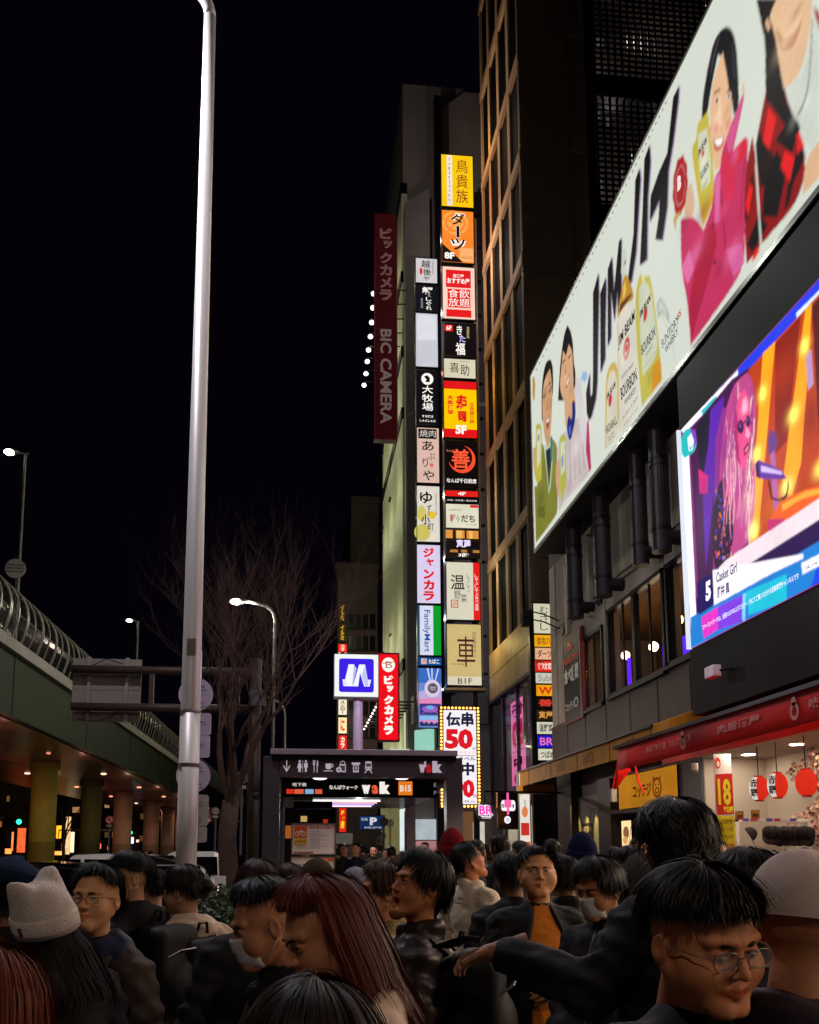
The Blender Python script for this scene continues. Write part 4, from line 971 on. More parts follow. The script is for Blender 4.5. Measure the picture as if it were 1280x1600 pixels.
for k in range(3):
    yy = fr.at((k + .7) / 3.6, 0).y
    lo = bpy.data.objects.new('menu_light', la); COL.objects.link(lo); lo.parent = t; lo.location = Vector((XA - .15, yy, 3.02)) - t.location
    lo.rotation_euler = Vector((.32, 0, -1)).to_track_quat('-Z', 'Y').to_euler()
p = P(893, 1243, y=23.0)
t = thing('spot_lamp', 'bright warm round lamp at the corner beneath the mustard awning', 'lamp', p)
MB().ell(p, .07, 12, 8).build('bulb', glow('#ffe890', 14), t); MB().tube([p + Vector((0, .03, .05)), (p.x, p.y + .1, 3.5)], .03, 6).build('stem', dark, t)

# ------------------------------------------------------------------ big lit billboard
XB = 6.6
def q(px, py): return P(px, py, x=XB)
cf = Frame(Vector((XB, 22.56, P(831, 585, x=XB).z)), (0, -17.6, 0), (0, 0, P(835, 860, x=XB).z - P(831, 585, x=XB).z))
bb = thing('whisky_billboard', 'huge white lit whisky billboard with smiling people, bottles and black lettering', 'billboard', (XA, 22.5, 10.1))
MB().obox(cf.at(-.004, -.012, -.9), cf.U * 1.004, cf.V * 1.03, cf.N * .89).build('cabinet', black, bb)
MB().obox(cf.at(-.004, -.012, -.01), cf.U * .004, cf.V * 1.03, cf.N * .03).obox(cf.at(0, 1, -.01), cf.U, cf.V * .018, cf.N * .03).obox(cf.at(0, -.012, -.01), cf.U, cf.V * .012, cf.N * .03).build('frame', mat('alu_frame', '#8d8d88', .35, .6), bb)
MB().quad(*[cf.at(u, v) for u, v in ((0, 0), (0, 1), (1, 1), (1, 0))]).build('face_panel', glow('#d3d8cc', 1.0, var=.04, scale=.5), bb)
NB = Vector((-1, 0, 0)); LB = [0]
class Canvas:
    """Flat printed picture kept as colours on a fine sheet: shapes painted in order, then softened like a photograph."""
    def __init__(s, x, y0, y1, z0, z1, d, bg):
        s.x, s.y0, s.z0, s.d = x, y0, z0, d / 2
        s.ny, s.nz = int(abs(y1 - y0) / s.d) // 2 * 2, int(abs(z1 - z0) / s.d) // 2 * 2
        s.a = np.ones((s.nz, s.ny, 3), np.float32) * np.array(lin(bg), np.float32)
        s.Y, s.Z = y0 - (np.arange(s.ny) + .5) * s.d, z0 - (np.arange(s.nz) + .5) * s.d
    def poly(s, c, pts, gain=1.0):
        yz = np.array([(p.y, p.z) for p in pts]); lo, hi = yz.min(0), yz.max(0)
        ys = np.where((s.Y > lo[0] - s.d) & (s.Y < hi[0] + s.d))[0]; zs_ = np.where((s.Z > lo[1] - s.d) & (s.Z < hi[1] + s.d))[0]
        if len(ys) == 0 or len(zs_) == 0: return
        Yg, Zg = np.meshgrid(s.Y[ys], s.Z[zs_]); ins = np.zeros(Yg.shape, bool); n = len(yz)
        for k in range(n):
            (a, b), (c_, d_) = yz[k], yz[(k + 1) % n]
            if b == d_: continue
            ins ^= ((b > Zg) != (d_ > Zg)) & (Yg < (c_ - a) * (Zg - b) / (d_ - b) + a)
        col_ = np.array(lin(c), np.float32) * gain
        fz_ = 1 + .10 * fn2(Yg, Zg)[..., None]
        v = s.a[zs_[0]:zs_[-1]+1, ys[0]:ys[-1]+1]; v[ins] = (col_ * fz_)[ins]
    def brush(s, c, ctr, ry, rz, al, gain=1.0, sl=0.0):
        dy, dz = (s.Y[None, :] - ctr.y) / ry, (s.Z[:, None] - ctr.z + sl*(s.Y[None, :] - ctr.y)) / rz
        w = (al * np.exp(-(dy*dy + dz*dz)))[..., None]; s.a = s.a * (1 - w) + np.array(lin(c), np.float32) * gain * w
    def build(s, parent, name, gain=1.0, blur=1):
        a = s.a
        for _ in range(blur):
            a = (a + np.roll(a, 1, 0) + np.roll(a, -1, 0) + np.roll(a, 1, 1) + np.roll(a, -1, 1)) / 5
        a = a.reshape(s.nz//2, 2, s.ny//2, 2, 3).mean((1, 3)); nz, ny = a.shape[:2]; d = s.d * 2
        yv, zv = s.y0 - np.arange(ny + 1) * d, s.z0 - np.arange(nz + 1) * d
        Yv, Zv = np.meshgrid(yv, zv); V = np.stack([np.full(Yv.shape, s.x), Yv, Zv], -1).reshape(-1, 3) - np.array(wloc(parent))
        i, j = np.meshgrid(np.arange(nz), np.arange(ny), indexing='ij'); w = ny + 1
        F = np.stack([i*w + j, (i+1)*w + j, (i+1)*w + j + 1, i*w + j + 1], -1).reshape(-1, 4)
        ap = np.pad(a, ((0, 1), (0, 1), (0, 0)), 'edge'); ap = (ap + np.pad(a, ((1, 0), (1, 0), (0, 0)), 'edge') + np.pad(a, ((1, 0), (0, 1), (0, 0)), 'edge') + np.pad(a, ((0, 1), (1, 0), (0, 0)), 'edge')) / 4
        me = bpy.data.meshes.new(name); me.vertices.add(len(V)); me.vertices.foreach_set('co', V.astype(np.float32).ravel())
        me.loops.add(len(F)*4); me.loops.foreach_set('vertex_index', F.ravel().astype(np.int32)); me.polygons.add(len(F)); me.polygons.foreach_set('loop_start', (np.arange(len(F))*4).astype(np.int32)); me.update(calc_edges=True)
        at_ = me.color_attributes.new('print', 'FLOAT_COLOR', 'POINT'); at_.data.foreach_set('color', np.concatenate([ap.reshape(-1, 3), np.ones((len(V), 1))], 1).astype(np.float32).ravel())
        m = bpy.data.materials.new('print_' + name); m.use_nodes = True; nt = m.node_tree; b = nt.nodes['Principled BSDF']
        b.inputs['Base Color'].default_value = (.02, .02, .02, 1); b.inputs['Roughness'].default_value = .9; b.inputs['Specular IOR Level'].default_value = 0
        at2 = nt.nodes.new('ShaderNodeAttribute'); at2.attribute_name = 'print'; nt.links.new(at2.outputs['Color'], b.inputs['Emission Color']); b.inputs['Emission Strength'].default_value = gain
        m.cycles.emission_sampling = 'NONE'
        me.materials.append(m); o = bpy.data.objects.new(name, me); COL.objects.link(o); o.parent = parent
        return o
def fn2(Y, Z):
    return (np.sin(Y*3.1 + Z*1.7) + np.sin(Y*7.3 - Z*5.9 + 1) + np.sin(Y*19 + Z*23) * .7 + np.sin(Y*61 - Z*47 + 2) * .6 + np.sin(Y*113 + Z*131) * .5) / 3.8
def soft(pts):
    if len(pts) < 7: return pts
    for it_ in range(2):
        out = []; n = len(pts)
        for k in range(n):
            a, b, c = pts[k-1], pts[k], pts[(k+1) % n]
            u, v = (a[0]-b[0], a[1]-b[1]), (c[0]-b[0], c[1]-b[1])
            if (u[0]*v[0] + u[1]*v[1]) > -.25*math.hypot(*u)*math.hypot(*v): out.append(b)      # a real corner stays
            else: out += [(b[0] + u[0]*.25, b[1] + u[1]*.25), (b[0] + v[0]*.25, b[1] + v[1]*.25)]
        pts = out
    return pts
def art(c, pts, org=(0, 0), sc_=1.0, nm='print'):
    cvb.poly(c, [q(org[0] + x / sc_, org[1] + y / sc_) for x, y in (pts if nm == 'lettering' else soft(pts))])
def tone(c, px, py, r, al, k=1.0, gain=1.0, sl=0.0):
    a = q(px, py); s_ = a.y / FPX; cvb.brush(c, a, r * s_ * 4.2 * k, r * s_ * 1.1, al, gain, sl)
def blob(c, cx, cy, rx, ry, rot=0, nm='print', n=20, tilt=0):
    pts = []
    for k in range(n):
        a = 2*math.pi*k/n; x, y = rx*math.cos(a), ry*math.sin(a)
        pts.append((cx + x, cy + y - x * tilt))
    art(c, pts, nm=nm)
def btext(c, s, a, b, d, bold=.02, nm='lettering'):
    """a top-left, b top-right, d bottom-left corner in the photo"""
    LB[0] += 1
    A, B_, D = q(*a), q(*b), q(*d); f_ = Frame(A, B_ - A, D - A)
    f_.N = NB; mb = MB(); put_text(mb, f_, s, 0, 0, 1, 1, .004 + .0006 * LB[0], bold); mb.build(nm, glow(c, 1.0, sample=False), bb)
cvb = Canvas(XB - .006, cf.O.y, cf.O.y - 17.6, cf.O.z, (cf.O + cf.V).z, .03, '#d3d8cc')
BZ = dict(org=(900, 380), sc_=4.444); Z6 = dict(org=(740, 0), sc_=3.556); Z3 = dict(org=(1040, 20), sc_=4.0); Z1 = dict(org=(820, 560), sc_=5.0)
blk = '#0d0609'; skin = '#c4946c'; skin2 = '#cfa078'; lilac = '#9a88a8'
# lettering JIM ハイ
for dx, col_ in ((7, lilac), (0, blk)):
    sh = lambda pts, dx=dx: [(x + dx, y + dx*.6) for x, y in pts]
    art(col_, sh([(158, 205), (120, 345), (120, 930), (116, 1040), (108, 1065), (100, 1050), (98, 890), (72, 1040), (76, 1180), (92, 1228), (110, 1200), (140, 1080), (150, 960), (162, 330)]), **BZ, nm='lettering')
    art(col_, sh([(210, 232), (170, 350), (172, 905), (205, 800), (205, 600), (212, 330)]), **BZ, nm='lettering')
    art(col_, sh([(252, 92), (222, 185), (222, 720), (246, 650), (246, 330), (268, 545), (292, 330), (292, 500), (318, 440), (318, -40), (300, -10), (290, 80), (266, 330)]), **BZ, nm='lettering')
    art(col_, sh([(925, 930), (900, 1000), (890, 1300), (850, 1620), (880, 1560), (905, 1400), (920, 1150), (930, 1000)]), **Z6, nm='lettering')
    art(col_, sh([(980, 800), (950, 885), (940, 1180), (925, 1475), (965, 1440), (970, 1100), (985, 900)]), **Z6, nm='lettering')
    art(col_, sh([(1145, 470), (1110, 545), (1078, 850), (1030, 960), (985, 1090), (980, 1235), (1035, 1110), (1030, 1210), (1012, 1330), (1050, 1335), (1078, 1150), (1085, 950), (1110, 800), (1140, 560)]), **Z6, nm='lettering')
# thin handwriting line along the top edge and beside the second man
mb = MB()
for k in range(40):
    x = 838 + 5.2*k; yy = 585 - (x - 831) * 585 / 284. + 6
    p0, p1 = q(x, yy + 2), q(x + 2.4, yy - 1.5)
    mb.quad(p0 + NB*.02, p1 + NB*.02, p1 + NB*.02 + Vector((0, 0, -.05)), p0 + NB*.02 + Vector((0, 0, -.05)))
tag(mb.build('small_print', glow('#8f968c', 1.0, sample=False), bb), kind='stuff')
for k, s in enumerate(('いつもの夜に', 'ジムビームを', '飲みましょう')):
    btext('#9aa098', s, (902 + 6*k, 560 + 4*k), (920 + 5*k, 462 + 6*k), (907 + 6*k, 568 + 4*k), 0)
# first man, green jacket
art('#7a7a2c', [(98, 1000), (130, 640), (150, 690), (210, 620), (250, 660), (262, 780), (250, 900), (262, 1180), (240, 1240), (90, 1440), (78, 1000)], **Z1)
art('#b8c8b0', [(150, 690), (215, 610), (222, 760), (205, 1000), (190, 1060), (165, 800)], **Z1)
art('#141016', [(165, 720), (205, 690), (212, 800), (192, 1030)], **Z1)
art('#2a7a78', [(200, 620), (216, 600), (220, 790), (206, 830)], **Z1)
art('#5f6322', [(100, 1165), (158, 1150), (160, 1250), (105, 1240)], **Z1)
art('#150f12', [(132, 260), (150, 90), (175, 15), (205, 10), (222, 60), (225, 200), (218, 330), (150, 420), (136, 520)], **Z1)
art(skin, [(138, 330), (150, 200), (170, 130), (200, 80), (212, 160), (218, 280), (212, 470), (200, 640), (182, 700), (160, 640), (142, 480)], **Z1)
blob('#150f12', 851.5, 617, 2.6, 4.4, tilt=1.4); blob(skin, 851.5, 617, 1.9, 3.5, tilt=1.4); blob('#150f12', 860, 609, 2.4, 4.4, tilt=1.4); blob(skin, 860, 609, 1.7, 3.5, tilt=1.4)
blob('#2a1a18', 851.5, 618, 1, 1.6); blob('#2a1a18', 860, 610, 1, 1.6)
art('#2a1a16', [(155, 245), (175, 205), (176, 215), (158, 255)], **Z1); art('#2a1a16', [(188, 200), (206, 180), (207, 190), (190, 212)], **Z1)
art('#b07858', [(180, 300), (188, 400), (170, 400), (176, 390)], **Z1)
art('#8a3a34', [(166, 480), (196, 455), (192, 530), (176, 560)], **Z1); art('#ece8e0', [(170, 484), (193, 464), (190, 490), (172, 505)], **Z1)
art('#c49a78', [(68, 700), (90, 690), (92, 880), (80, 920), (66, 800)], **Z1)
def can(pts, lab, c='#b5ae3c'):
    art(c, pts, **Z1); art('#c9cdb8', lab, **Z1)
can([(90, 520), (118, 505), (136, 540), (134, 940), (100, 980), (82, 930)], [(96, 560), (128, 545), (124, 800), (98, 860)])
art('#7c8496', [(104, 600), (118, 595), (116, 640), (104, 650)], **Z1)
# second man, white jacket, blue ribbon
art('#c4b6b4', [(255, 640), (330, 560), (395, 480), (430, 450), (470, 700), (510, 900), (480, 930), (300, 1130), (270, 1200), (250, 900)], **Z1)
art('#cfc8cc', [(375, 150), (440, 150), (480, 560), (520, 860), (500, 880), (440, 620), (400, 300)], **Z1)
for xx in (350, 385, 420, 455):
    art('#98888c', [(xx, 660), (xx + 3, 660), (xx + 14, 990 - (xx-350)*1.2), (xx + 10, 994 - (xx-350)*1.2)], **Z1)
art('#120c10', [(262, 330), (275, 100), (290, -60), (310, -190), (335, -260), (360, -220), (380, -120), (385, 40), (400, 100), (395, 260), (330, 330), (300, 330)], **Z1)
art(skin2, [(275, 200), (290, 60), (300, -60), (325, -20), (345, -110), (375, -60), (380, 100), (385, 220), (350, 330), (330, 350), (300, 320), (282, 260)], **Z1)
art(skin2, [(310, 330), (385, 210), (400, 340), (388, 560), (350, 600), (318, 520)], **Z1)
art('#b06a50', [(318, 215), (352, 110), (350, 170), (335, 225), (322, 240)], **Z1); art('#f0ece4', [(324, 205), (350, 135), (345, 170), (330, 212)], **Z1)
art('#b07858', [(322, 60), (332, 120), (312, 130)], **Z1)
for (a, b) in (((296, 28), (318, 8)), ((340, -6), (362, -28))):
    art('#20141a', [(a[0], a[1]), (b[0], b[1] - 4), (b[0] + 2, b[1] + 6), (a[0] + 3, a[1] + 12)], **Z1)
art('#121a70', [(330, 560), (336, 480), (348, 445), (368, 480), (375, 420), (370, 340), (386, 325), (400, 360), (398, 480), (378, 560), (366, 630), (350, 640)], **Z1)
art('#3a6ad8', [(345, 540), (362, 520), (360, 590), (350, 600)], **Z1)
art('#c49a78', [(245, 830), (272, 780), (276, 1060), (262, 1080), (244, 960)], **Z1)
can([(275, 620), (300, 590), (324, 620), (326, 990), (290, 1130), (274, 1000)], [(282, 660), (318, 640), (314, 880), (284, 920)], '#b0b04a')
art('#8a94c8', [(286, 780), (306, 740), (306, 830), (290, 860)], **Z1)
art('#8fb0d8', [(440, 160), (455, 105), (485, 100), (492, 150), (470, 190)], **Z1)
art('#b03060', [(488, 500), (500, 470), (522, 860), (505, 890), (480, 720)], **Z1)
# bottles
art('#c8a850', [(205, 1430), (208, 960), (225, 870), (255, 825), (280, 830), (296, 900), (302, 1330)], **BZ)
art('#cfc8b4', [(212, 1420), (218, 980), (240, 890), (270, 880), (288, 960), (292, 1330)], **BZ)
btext('#2a2a2c', 'JIM BEAM', (948, 617), (962, 594), (948, 630), .02); blob('#c03030', 954, 625, 2.8, 10, tilt=1.3)
btext('#5a5a44', 'HIGHBALL', (946.5, 667), (964, 648), (947.5, 680), .02); btext('#8a8a80', 'TASTE', (950, 684), (960, 672), (950, 694), .0)
art('#c2c8bc', [(315, 200), (322, 60), (345, 30), (356, 80), (350, 220), (330, 250)], **BZ); art('#6a6a72', [(334, 140), (350, 110), (350, 130), (336, 158)], **BZ)
art('#b8862a', [(318, 340), (330, 240), (350, 215), (365, 240), (402, 340), (402, 390), (290, 520), (300, 420)], **BZ)
art('#e0b84a', [(330, 300), (345, 260), (352, 330), (330, 400)], **BZ); art('#5a3010', [(312, 420), (380, 350), (390, 360), (300, 490)], **BZ)
art('#d4cfc0', [(288, 560), (300, 500), (350, 420), (402, 388), (412, 560), (452, 1130), (330, 1330), (300, 1280), (300, 800)], **BZ)
art('#c9b98a', [(288, 560), (296, 540), (306, 1290), (300, 1300)], **BZ)
btext('#1f2328', 'JIM BEAM', (966.5, 527), (992, 482), (967, 549), .03)
blob('#c02a28', 979.5, 545, 5, 17, tilt=1.6); blob('#d4cfc0', 979.5, 545, 3, 10, tilt=1.6); blob('#c02a28', 979.5, 545, 2.2, 7, tilt=1.6)
btext('#4a4a50', 'KENTUCKY STRAIGHT', (972, 588), (991, 565), (972, 593), .01)
btext('#20242c', 'BOURBON', (970, 607), (994.5, 574), (971.5, 626), .02); btext('#3a3a40', 'WHISKEY', (976, 626), (994, 603), (976.5, 634), .01)
btext('#6a6a68', 'Jim Beam B. Beam', (974, 651), (997, 617), (974, 658), 0); btext('#8a8a80', 'distilled and bottled', (975, 664), (998, 634), (975, 668), 0)
art('#bdb34e', [(410, 420), (432, 250), (450, 215), (480, 240), (510, 222), (530, 280), (560, 520), (590, 800), (598, 960), (460, 1130), (430, 800)], **BZ)
art('#c6cbb4', [(436, 300), (480, 260), (515, 300), (548, 500), (578, 770), (465, 925), (445, 560)], **BZ)
art('#d09020', [(535, 850), (590, 790), (598, 950), (530, 1040)], **BZ); art('#dcd8a0', [(455, 235), (468, 225), (480, 250), (470, 275)], **BZ)
btext('#2c3030', 'JIM BEAM', (1000, 488), (1017, 458), (1000.5, 503), .03); blob('#c02a28', 1009, 491, 3.2, 11, tilt=1.6)
btext('#3a4656', 'BOURBON', (1003, 540), (1024, 508), (1004, 556), .02); btext('#5a5a58', 'WHISKEY', (1010, 553), (1022, 534), (1010, 559), 0)
btext('#8a8a80', 'Distilled in Kentucky', (1007, 573), (1027, 545), (1007, 577), 0)
for (a, b, c_, d) in (((560, 520), (580, 470), (690, 700), (660, 830)), ((600, 400), (640, 470), (690, 820), (684, 820))):
    art('#9ea69c', [a, (a[0]+4, a[1]-2), (b[0]+4, b[1]), b], **BZ); art('#a8b0a6', [b, (b[0]+4, b[1]), (c_[0]+3, c_[1]), c_], **BZ)
art('#aab2a8', [(570, 400), (590, 375), (640, 450), (650, 560), (630, 520), (600, 480), (575, 520), (560, 450)], **BZ)
art('#c3ccbf', [(578, 420), (592, 400), (628, 460), (634, 520), (604, 460), (576, 480)], **BZ)
btext('#4a5460', 'SUNTORY', (1034, 533), (1060, 491), (1036, 545), .01); btext('#3a4450', 'WHISKY', (1040, 543), (1060, 510), (1041, 554), .01); btext('#c04030', 'dS', (1059, 492), (1065, 482), (1060, 502), .02)
# woman in pink
art('#140f14', [(228, 660), (235, 520), (270, 330), (300, 190), (340, 115), (385, 82), (420, 110), (445, 200), (458, 400), (462, 600), (430, 640), (380, 300), (330, 260), (285, 480), (262, 650)], **Z3)
art('#e2b48c', [(290, 480), (320, 360), (358, 245), (385, 330), (408, 470), (420, 600), (412, 760), (378, 900), (340, 975), (312, 985), (290, 860), (278, 640)], **Z3)
art('#140f14', [(360, 245), (395, 260), (412, 470), (402, 500), (384, 380)], **Z3)
for (cx, cy) in ((1121, 157), (1139.5, 150)):
    blob('#f0e4dc', cx, cy, 4.2, 3.6, tilt=.4); blob('#1c1214', cx, cy, 2.3, 3.2); 
art('#3a241c', [(304, 500), (345, 470), (346, 480), (306, 512)], **Z3); art('#3a241c', [(385, 488), (414, 480), (414, 492), (386, 498)], **Z3)
art('#c08464', [(340, 700), (352, 742), (364, 712), (354, 732)], **Z3)
art('#b84a44', [(298, 792), (330, 785), (370, 765), (362, 830), (330, 868), (308, 850)], **Z3); art('#f6f2ea', [(304, 798), (364, 776), (352, 820), (326, 838)], **Z3)
art('#c22c5c', [(98, 1600), (98, 1290), (180, 1270), (240, 1360), (300, 1200), (305, 1020), (345, 985), (350, 880), (410, 700), (490, 500), (496, 530), (425, 860), (500, 775), (520, 800), (515, 900), (495, 1300), (500, 1560), (420, 1720), (160, 2080), (140, 1800)], **Z3)
art('#a81838', [(140, 1800), (240, 1380), (300, 1300), (330, 1400), (300, 1560), (200, 1900), (165, 2060)], **Z3)
art('#d8669c', [(100, 1600), (150, 1480), (180, 1600), (140, 1700)], **Z3); art('#d8669c', [(310, 1020), (345, 1000), (340, 1300), (310, 1320)], **Z3); art('#cf5a94', [(380, 1480), (480, 1440), (495, 1560), (430, 1660)], **Z3)
art('#d0224a', [(360, 900), (395, 870), (440, 960), (440, 1150), (380, 1200), (350, 1000)], **Z3); art('#d01c38', [(425, 860), (500, 775), (520, 800), (510, 880), (450, 960)], **Z3)
art('#cf5088', [(380, 800), (480, 520), (490, 540), (420, 850), (400, 880)], **Z3)
art('#7a1030', [(345, 1100), (352, 1100), (380, 1480), (374, 1480)], **Z3); art('#7a1030', [(496, 900), (500, 900), (472, 1300), (468, 1300)], **Z3)
blob('#4a0a20', 1115.5, 352, 1.6, 3.4); blob('#4a0a20', 1117.5, 409, 1.6, 4)
art('#d8b090', [(118, 1240), (130, 1100), (165, 1060), (185, 1180), (175, 1270), (130, 1290)], **Z3)
art('#d8b090', [(480, 500), (482, 450), (492, 430), (496, 500)], **Z3)
art('#c0b440', [(168, 830), (195, 800), (200, 690), (240, 650), (265, 610), (278, 720), (300, 920), (306, 1170), (235, 1345), (200, 1100), (170, 900)], **Z3)
art('#cfd0ba', [(205, 760), (262, 720), (285, 930), (280, 1060), (225, 1115), (212, 900)], **Z3)
btext('#333038', 'JIM BEAM', (1092, 236), (1105, 212), (1093, 250), .02); blob('#c03030', 1099, 240, 2.2, 6, tilt=1)
btext('#3c4658', 'BOURBON', (1096, 270), (1108, 250), (1097, 282), .02); btext('#8a8a80', 'WHISKEY', (1099, 292), (1108, 276), (1099, 299), .0)
art('#d0a820', [(175, 900), (200, 1000), (215, 1120), (240, 1240), (300, 1100), (304, 1170), (235, 1340)], **Z3)
art('#3a3440', [(330, 150), (345, 130), (300, 330), (280, 420), (290, 300)], **Z3); art('#2c2834', [(415, 180), (430, 220), (440, 400), (428, 420)], **Z3)
art('#eac4a4', [(330, 520), (350, 515), (352, 690), (345, 720), (332, 690)], **Z3); art('#dc9c84', [(300, 700), (330, 690), (335, 740), (306, 760)], **Z3); art('#dc9c84', [(378, 680), (408, 660), (404, 720), (380, 740)], **Z3)
# red wax seal
pts = []
for k in range(40):
    a = 2*math.pi*k/40; rr_ = 1 + .05*math.sin(a*9)
    x, yy = 11.6*rr_*math.cos(a), 45*rr_*math.sin(a); pts.append((1063.5 + x, 290 + yy - x*.9))
art('#a81018', pts); blob('#c8a0a0', 1063.5, 290, 8.2, 31, tilt=.9); blob('#a81018', 1063.5, 290, 7.7, 29.5, tilt=.9); btext('#f0e0dc', 'B', (1060, 277), (1066, 271), (1060, 300), .08)
art('#c09a50', [(60, 1265), (100, 1240), (70, 1300), (66, 1370), (50, 1300)], **Z3)
# man in plaid shirt
art('#8a0f14', [(500, 1000), (545, 770), (560, 860), (600, 640), (640, 440), (628, 100), (700, 140), (740, 500), (890, 850), (850, 1160), (640, 1400), (510, 1570), (494, 1300)], **Z3)
art('#150b0e', [(580, -90), (640, 40), (680, 60), (700, 300), (640, 600), (625, 430), (628, 180), (600, 80)], **Z3)
for p_ in ([(500, 1180), (545, 1000), (560, 1100), (520, 1300), (500, 1290)], [(560, 860), (585, 740), (680, 900), (640, 1030), (600, 1100)], [(690, 800), (790, 640), (850, 700), (790, 880), (740, 840)], [(620, 1000), (700, 860), (760, 980), (700, 1280), (610, 1270)], [(800, 900), (850, 830), (880, 900), (800, 1060), (780, 1180), (745, 1240), (770, 1050)], [(630, 260), (700, 200), (760, 560), (820, 680), (760, 720), (650, 560)], [(510, 1450), (590, 1250), (640, 1330), (545, 1500)]):
    art('#161012', p_, **Z3)
for p_ in ([(612, 800), (645, 590), (695, 660), (650, 860)], [(720, 960), (750, 860), (810, 900), (780, 1060)], [(500, 1200), (530, 1060), (550, 1100), (520, 1280)], [(820, 760), (840, 740), (870, 830), (830, 880)], [(540, 1560), (560, 1480), (595, 1480), (560, 1540)]):
    art('#e01a1e', p_, **Z3)
art('#e0b890', [(660, -90), (660, 60), (690, 150), (710, 300), (740, 470), (800, 440), (860, 330), (890, 200), (915, 30), (920, -90)], **Z3)
art('#c08a62', [(690, 90), (740, 160), (820, 120), (860, 20), (840, 130), (790, 230), (720, 240)], **Z3)
art('#d8a880', [(615, -30), (640, -20), (665, 60), (650, 118), (630, 90)], **Z3)
art('#150b0e', [(570, -90), (700, -90), (650, 10), (668, 100), (640, 30), (625, 60), (600, 60)], **Z3)
art('#cdd2c6', [(745, 470), (860, 400), (900, 200), (935, -20), (990, 200), (990, 960), (905, 870)], **Z3)
art('#9a2026', [(925, -40), (1000, 40), (1000, 200), (940, 20)], **Z3)
art('#6a6258', [(915, 40), (920, 40), (915, 300), (890, 520), (840, 640), (820, 640), (836, 626), (884, 510), (908, 300)], **Z3)
art('#d8ae88', [(870, 990), (895, 900), (990, 760), (990, 1000), (860, 1140)], **Z3)
art('#d6dccf', [(545, 590), (553, 590), (607, 1480), (594, 1480)], **Z3)
art('#b8903a', [(63, 150), (75, 140), (84, 200), (80, 320), (70, 335), (62, 280)], **Z1)

for (c_, px, py, r, al, k) in (('#f8dcc0', 1120, 185, 9, .5, .5), ('#b87858', 1137, 175, 8, .35, .4), ('#d07060', 1112, 200, 6, .45, .5), ('#d07060', 1138, 190, 6, .35, .4), ('#e8a080', 1124, 235, 6, .3, .5), ('#3a2c40', 1106, 110, 7, .3, .2),
    ('#8a1038', 1100, 330, 16, .5, .4), ('#e87aae', 1085, 400, 16, .5, .5), ('#e04878', 1130, 330, 14, .5, .4), ('#7a0c30', 1070, 350, 14, .4, .3), ('#e87aae', 1145, 395, 16, .5, .4), ('#8a1038', 1125, 420, 12, .45, .3), ('#e868a0', 1150, 240, 14, .5, .2), ('#a01848', 1092, 470, 14, .5, .4),
    ('#f4d4b0', 1230, 60, 16, .5, .5), ('#a86c48', 1245, 20, 9, .5, .6), ('#3a0a0c', 1200, 250, 14, .5, .3), ('#f0f0e8', 1262, 160, 10, .35, .3), ('#98988e', 1240, 190, 12, .35, .3), ('#200a0c', 1195, 330, 14, .5, .3),
    ('#e8c09c', 853, 600, 7, .4, .4), ('#8a5a40', 861, 630, 7, .4, .3), ('#e8c09c', 884, 590, 8, .4, .4), ('#9a6a4c', 893, 610, 7, .35, .3), ('#4a5018', 845, 780, 14, .5, .4), ('#98983c', 862, 740, 12, .4, .3), ('#f0e8ec', 900, 700, 14, .4, .4), ('#9a8888', 890, 760, 10, .4, .3),
    ('#f0e8b0', 1010, 470, 8, .4, .3), ('#8a7a20', 1016, 590, 10, .4, .3), ('#fff8e8', 976, 560, 10, .35, .3), ('#f8f8c0', 1100, 250, 9, .4, .3)):
    tone(c_, px, py, r, al, k)
cvb.build(bb, 'printed_picture', 1.04, 0)

# ------------------------------------------------------------------ video screen
XS = 6.4
sz1 = P(1060, 672, x=XS); sz0 = P(1078, 1013, x=XS)
sf = Frame((XS, sz1.y, sz1.z), (0, -6.6, 0), (0, 0, sz0.z - sz1.z))
vs_ = thing('video_screen', 'large bright video screen showing a singer at a microphone with Japanese captions', 'screen', (XA, 13.0, 4.9))
MB().obox(sf.at(-.012, -.26, -1.0), sf.U * 1.02, sf.V * 1.55, sf.N * .94).build('housing', black, vs_)
MB().obox(sf.at(-.006, 0, -.06), sf.U * .006, sf.V, sf.N * .08).build('edge_lamp', glow('#dfe8f4', 1.0, sample=False), vs_)
MB().quad(*[sf.at(u, v, -.05) for u, v in ((0, 0), (0, 1), (1, 1), (1, 0))]).build('display', glow('#8a3078', 1.6), vs_)
LS = [0]
ZS = (1040, 430, 2.712)
def qs(x, y): return P(ZS[0] + x / ZS[2], ZS[1] + y / ZS[2], x=XS)
SG = 1.15
cvs = Canvas(XS + .044, sf.O.y, sf.O.y - 6.6, sf.O.z, (sf.O + sf.V).z, .015, '#8a3078')
def sart(c, pts, gain=SG, nm='picture'):
    cvs.poly(c, [qs(x, y) for x, y in soft(pts)], gain)
def stone(c, x, y, r, al, k=1.0, gain=1.2):
    a = qs(x, y); s_ = a.y / FPX / ZS[2]; cvs.brush(c, a, r * s_ * 2.2 * k, r * s_ * 1.1, al, gain)
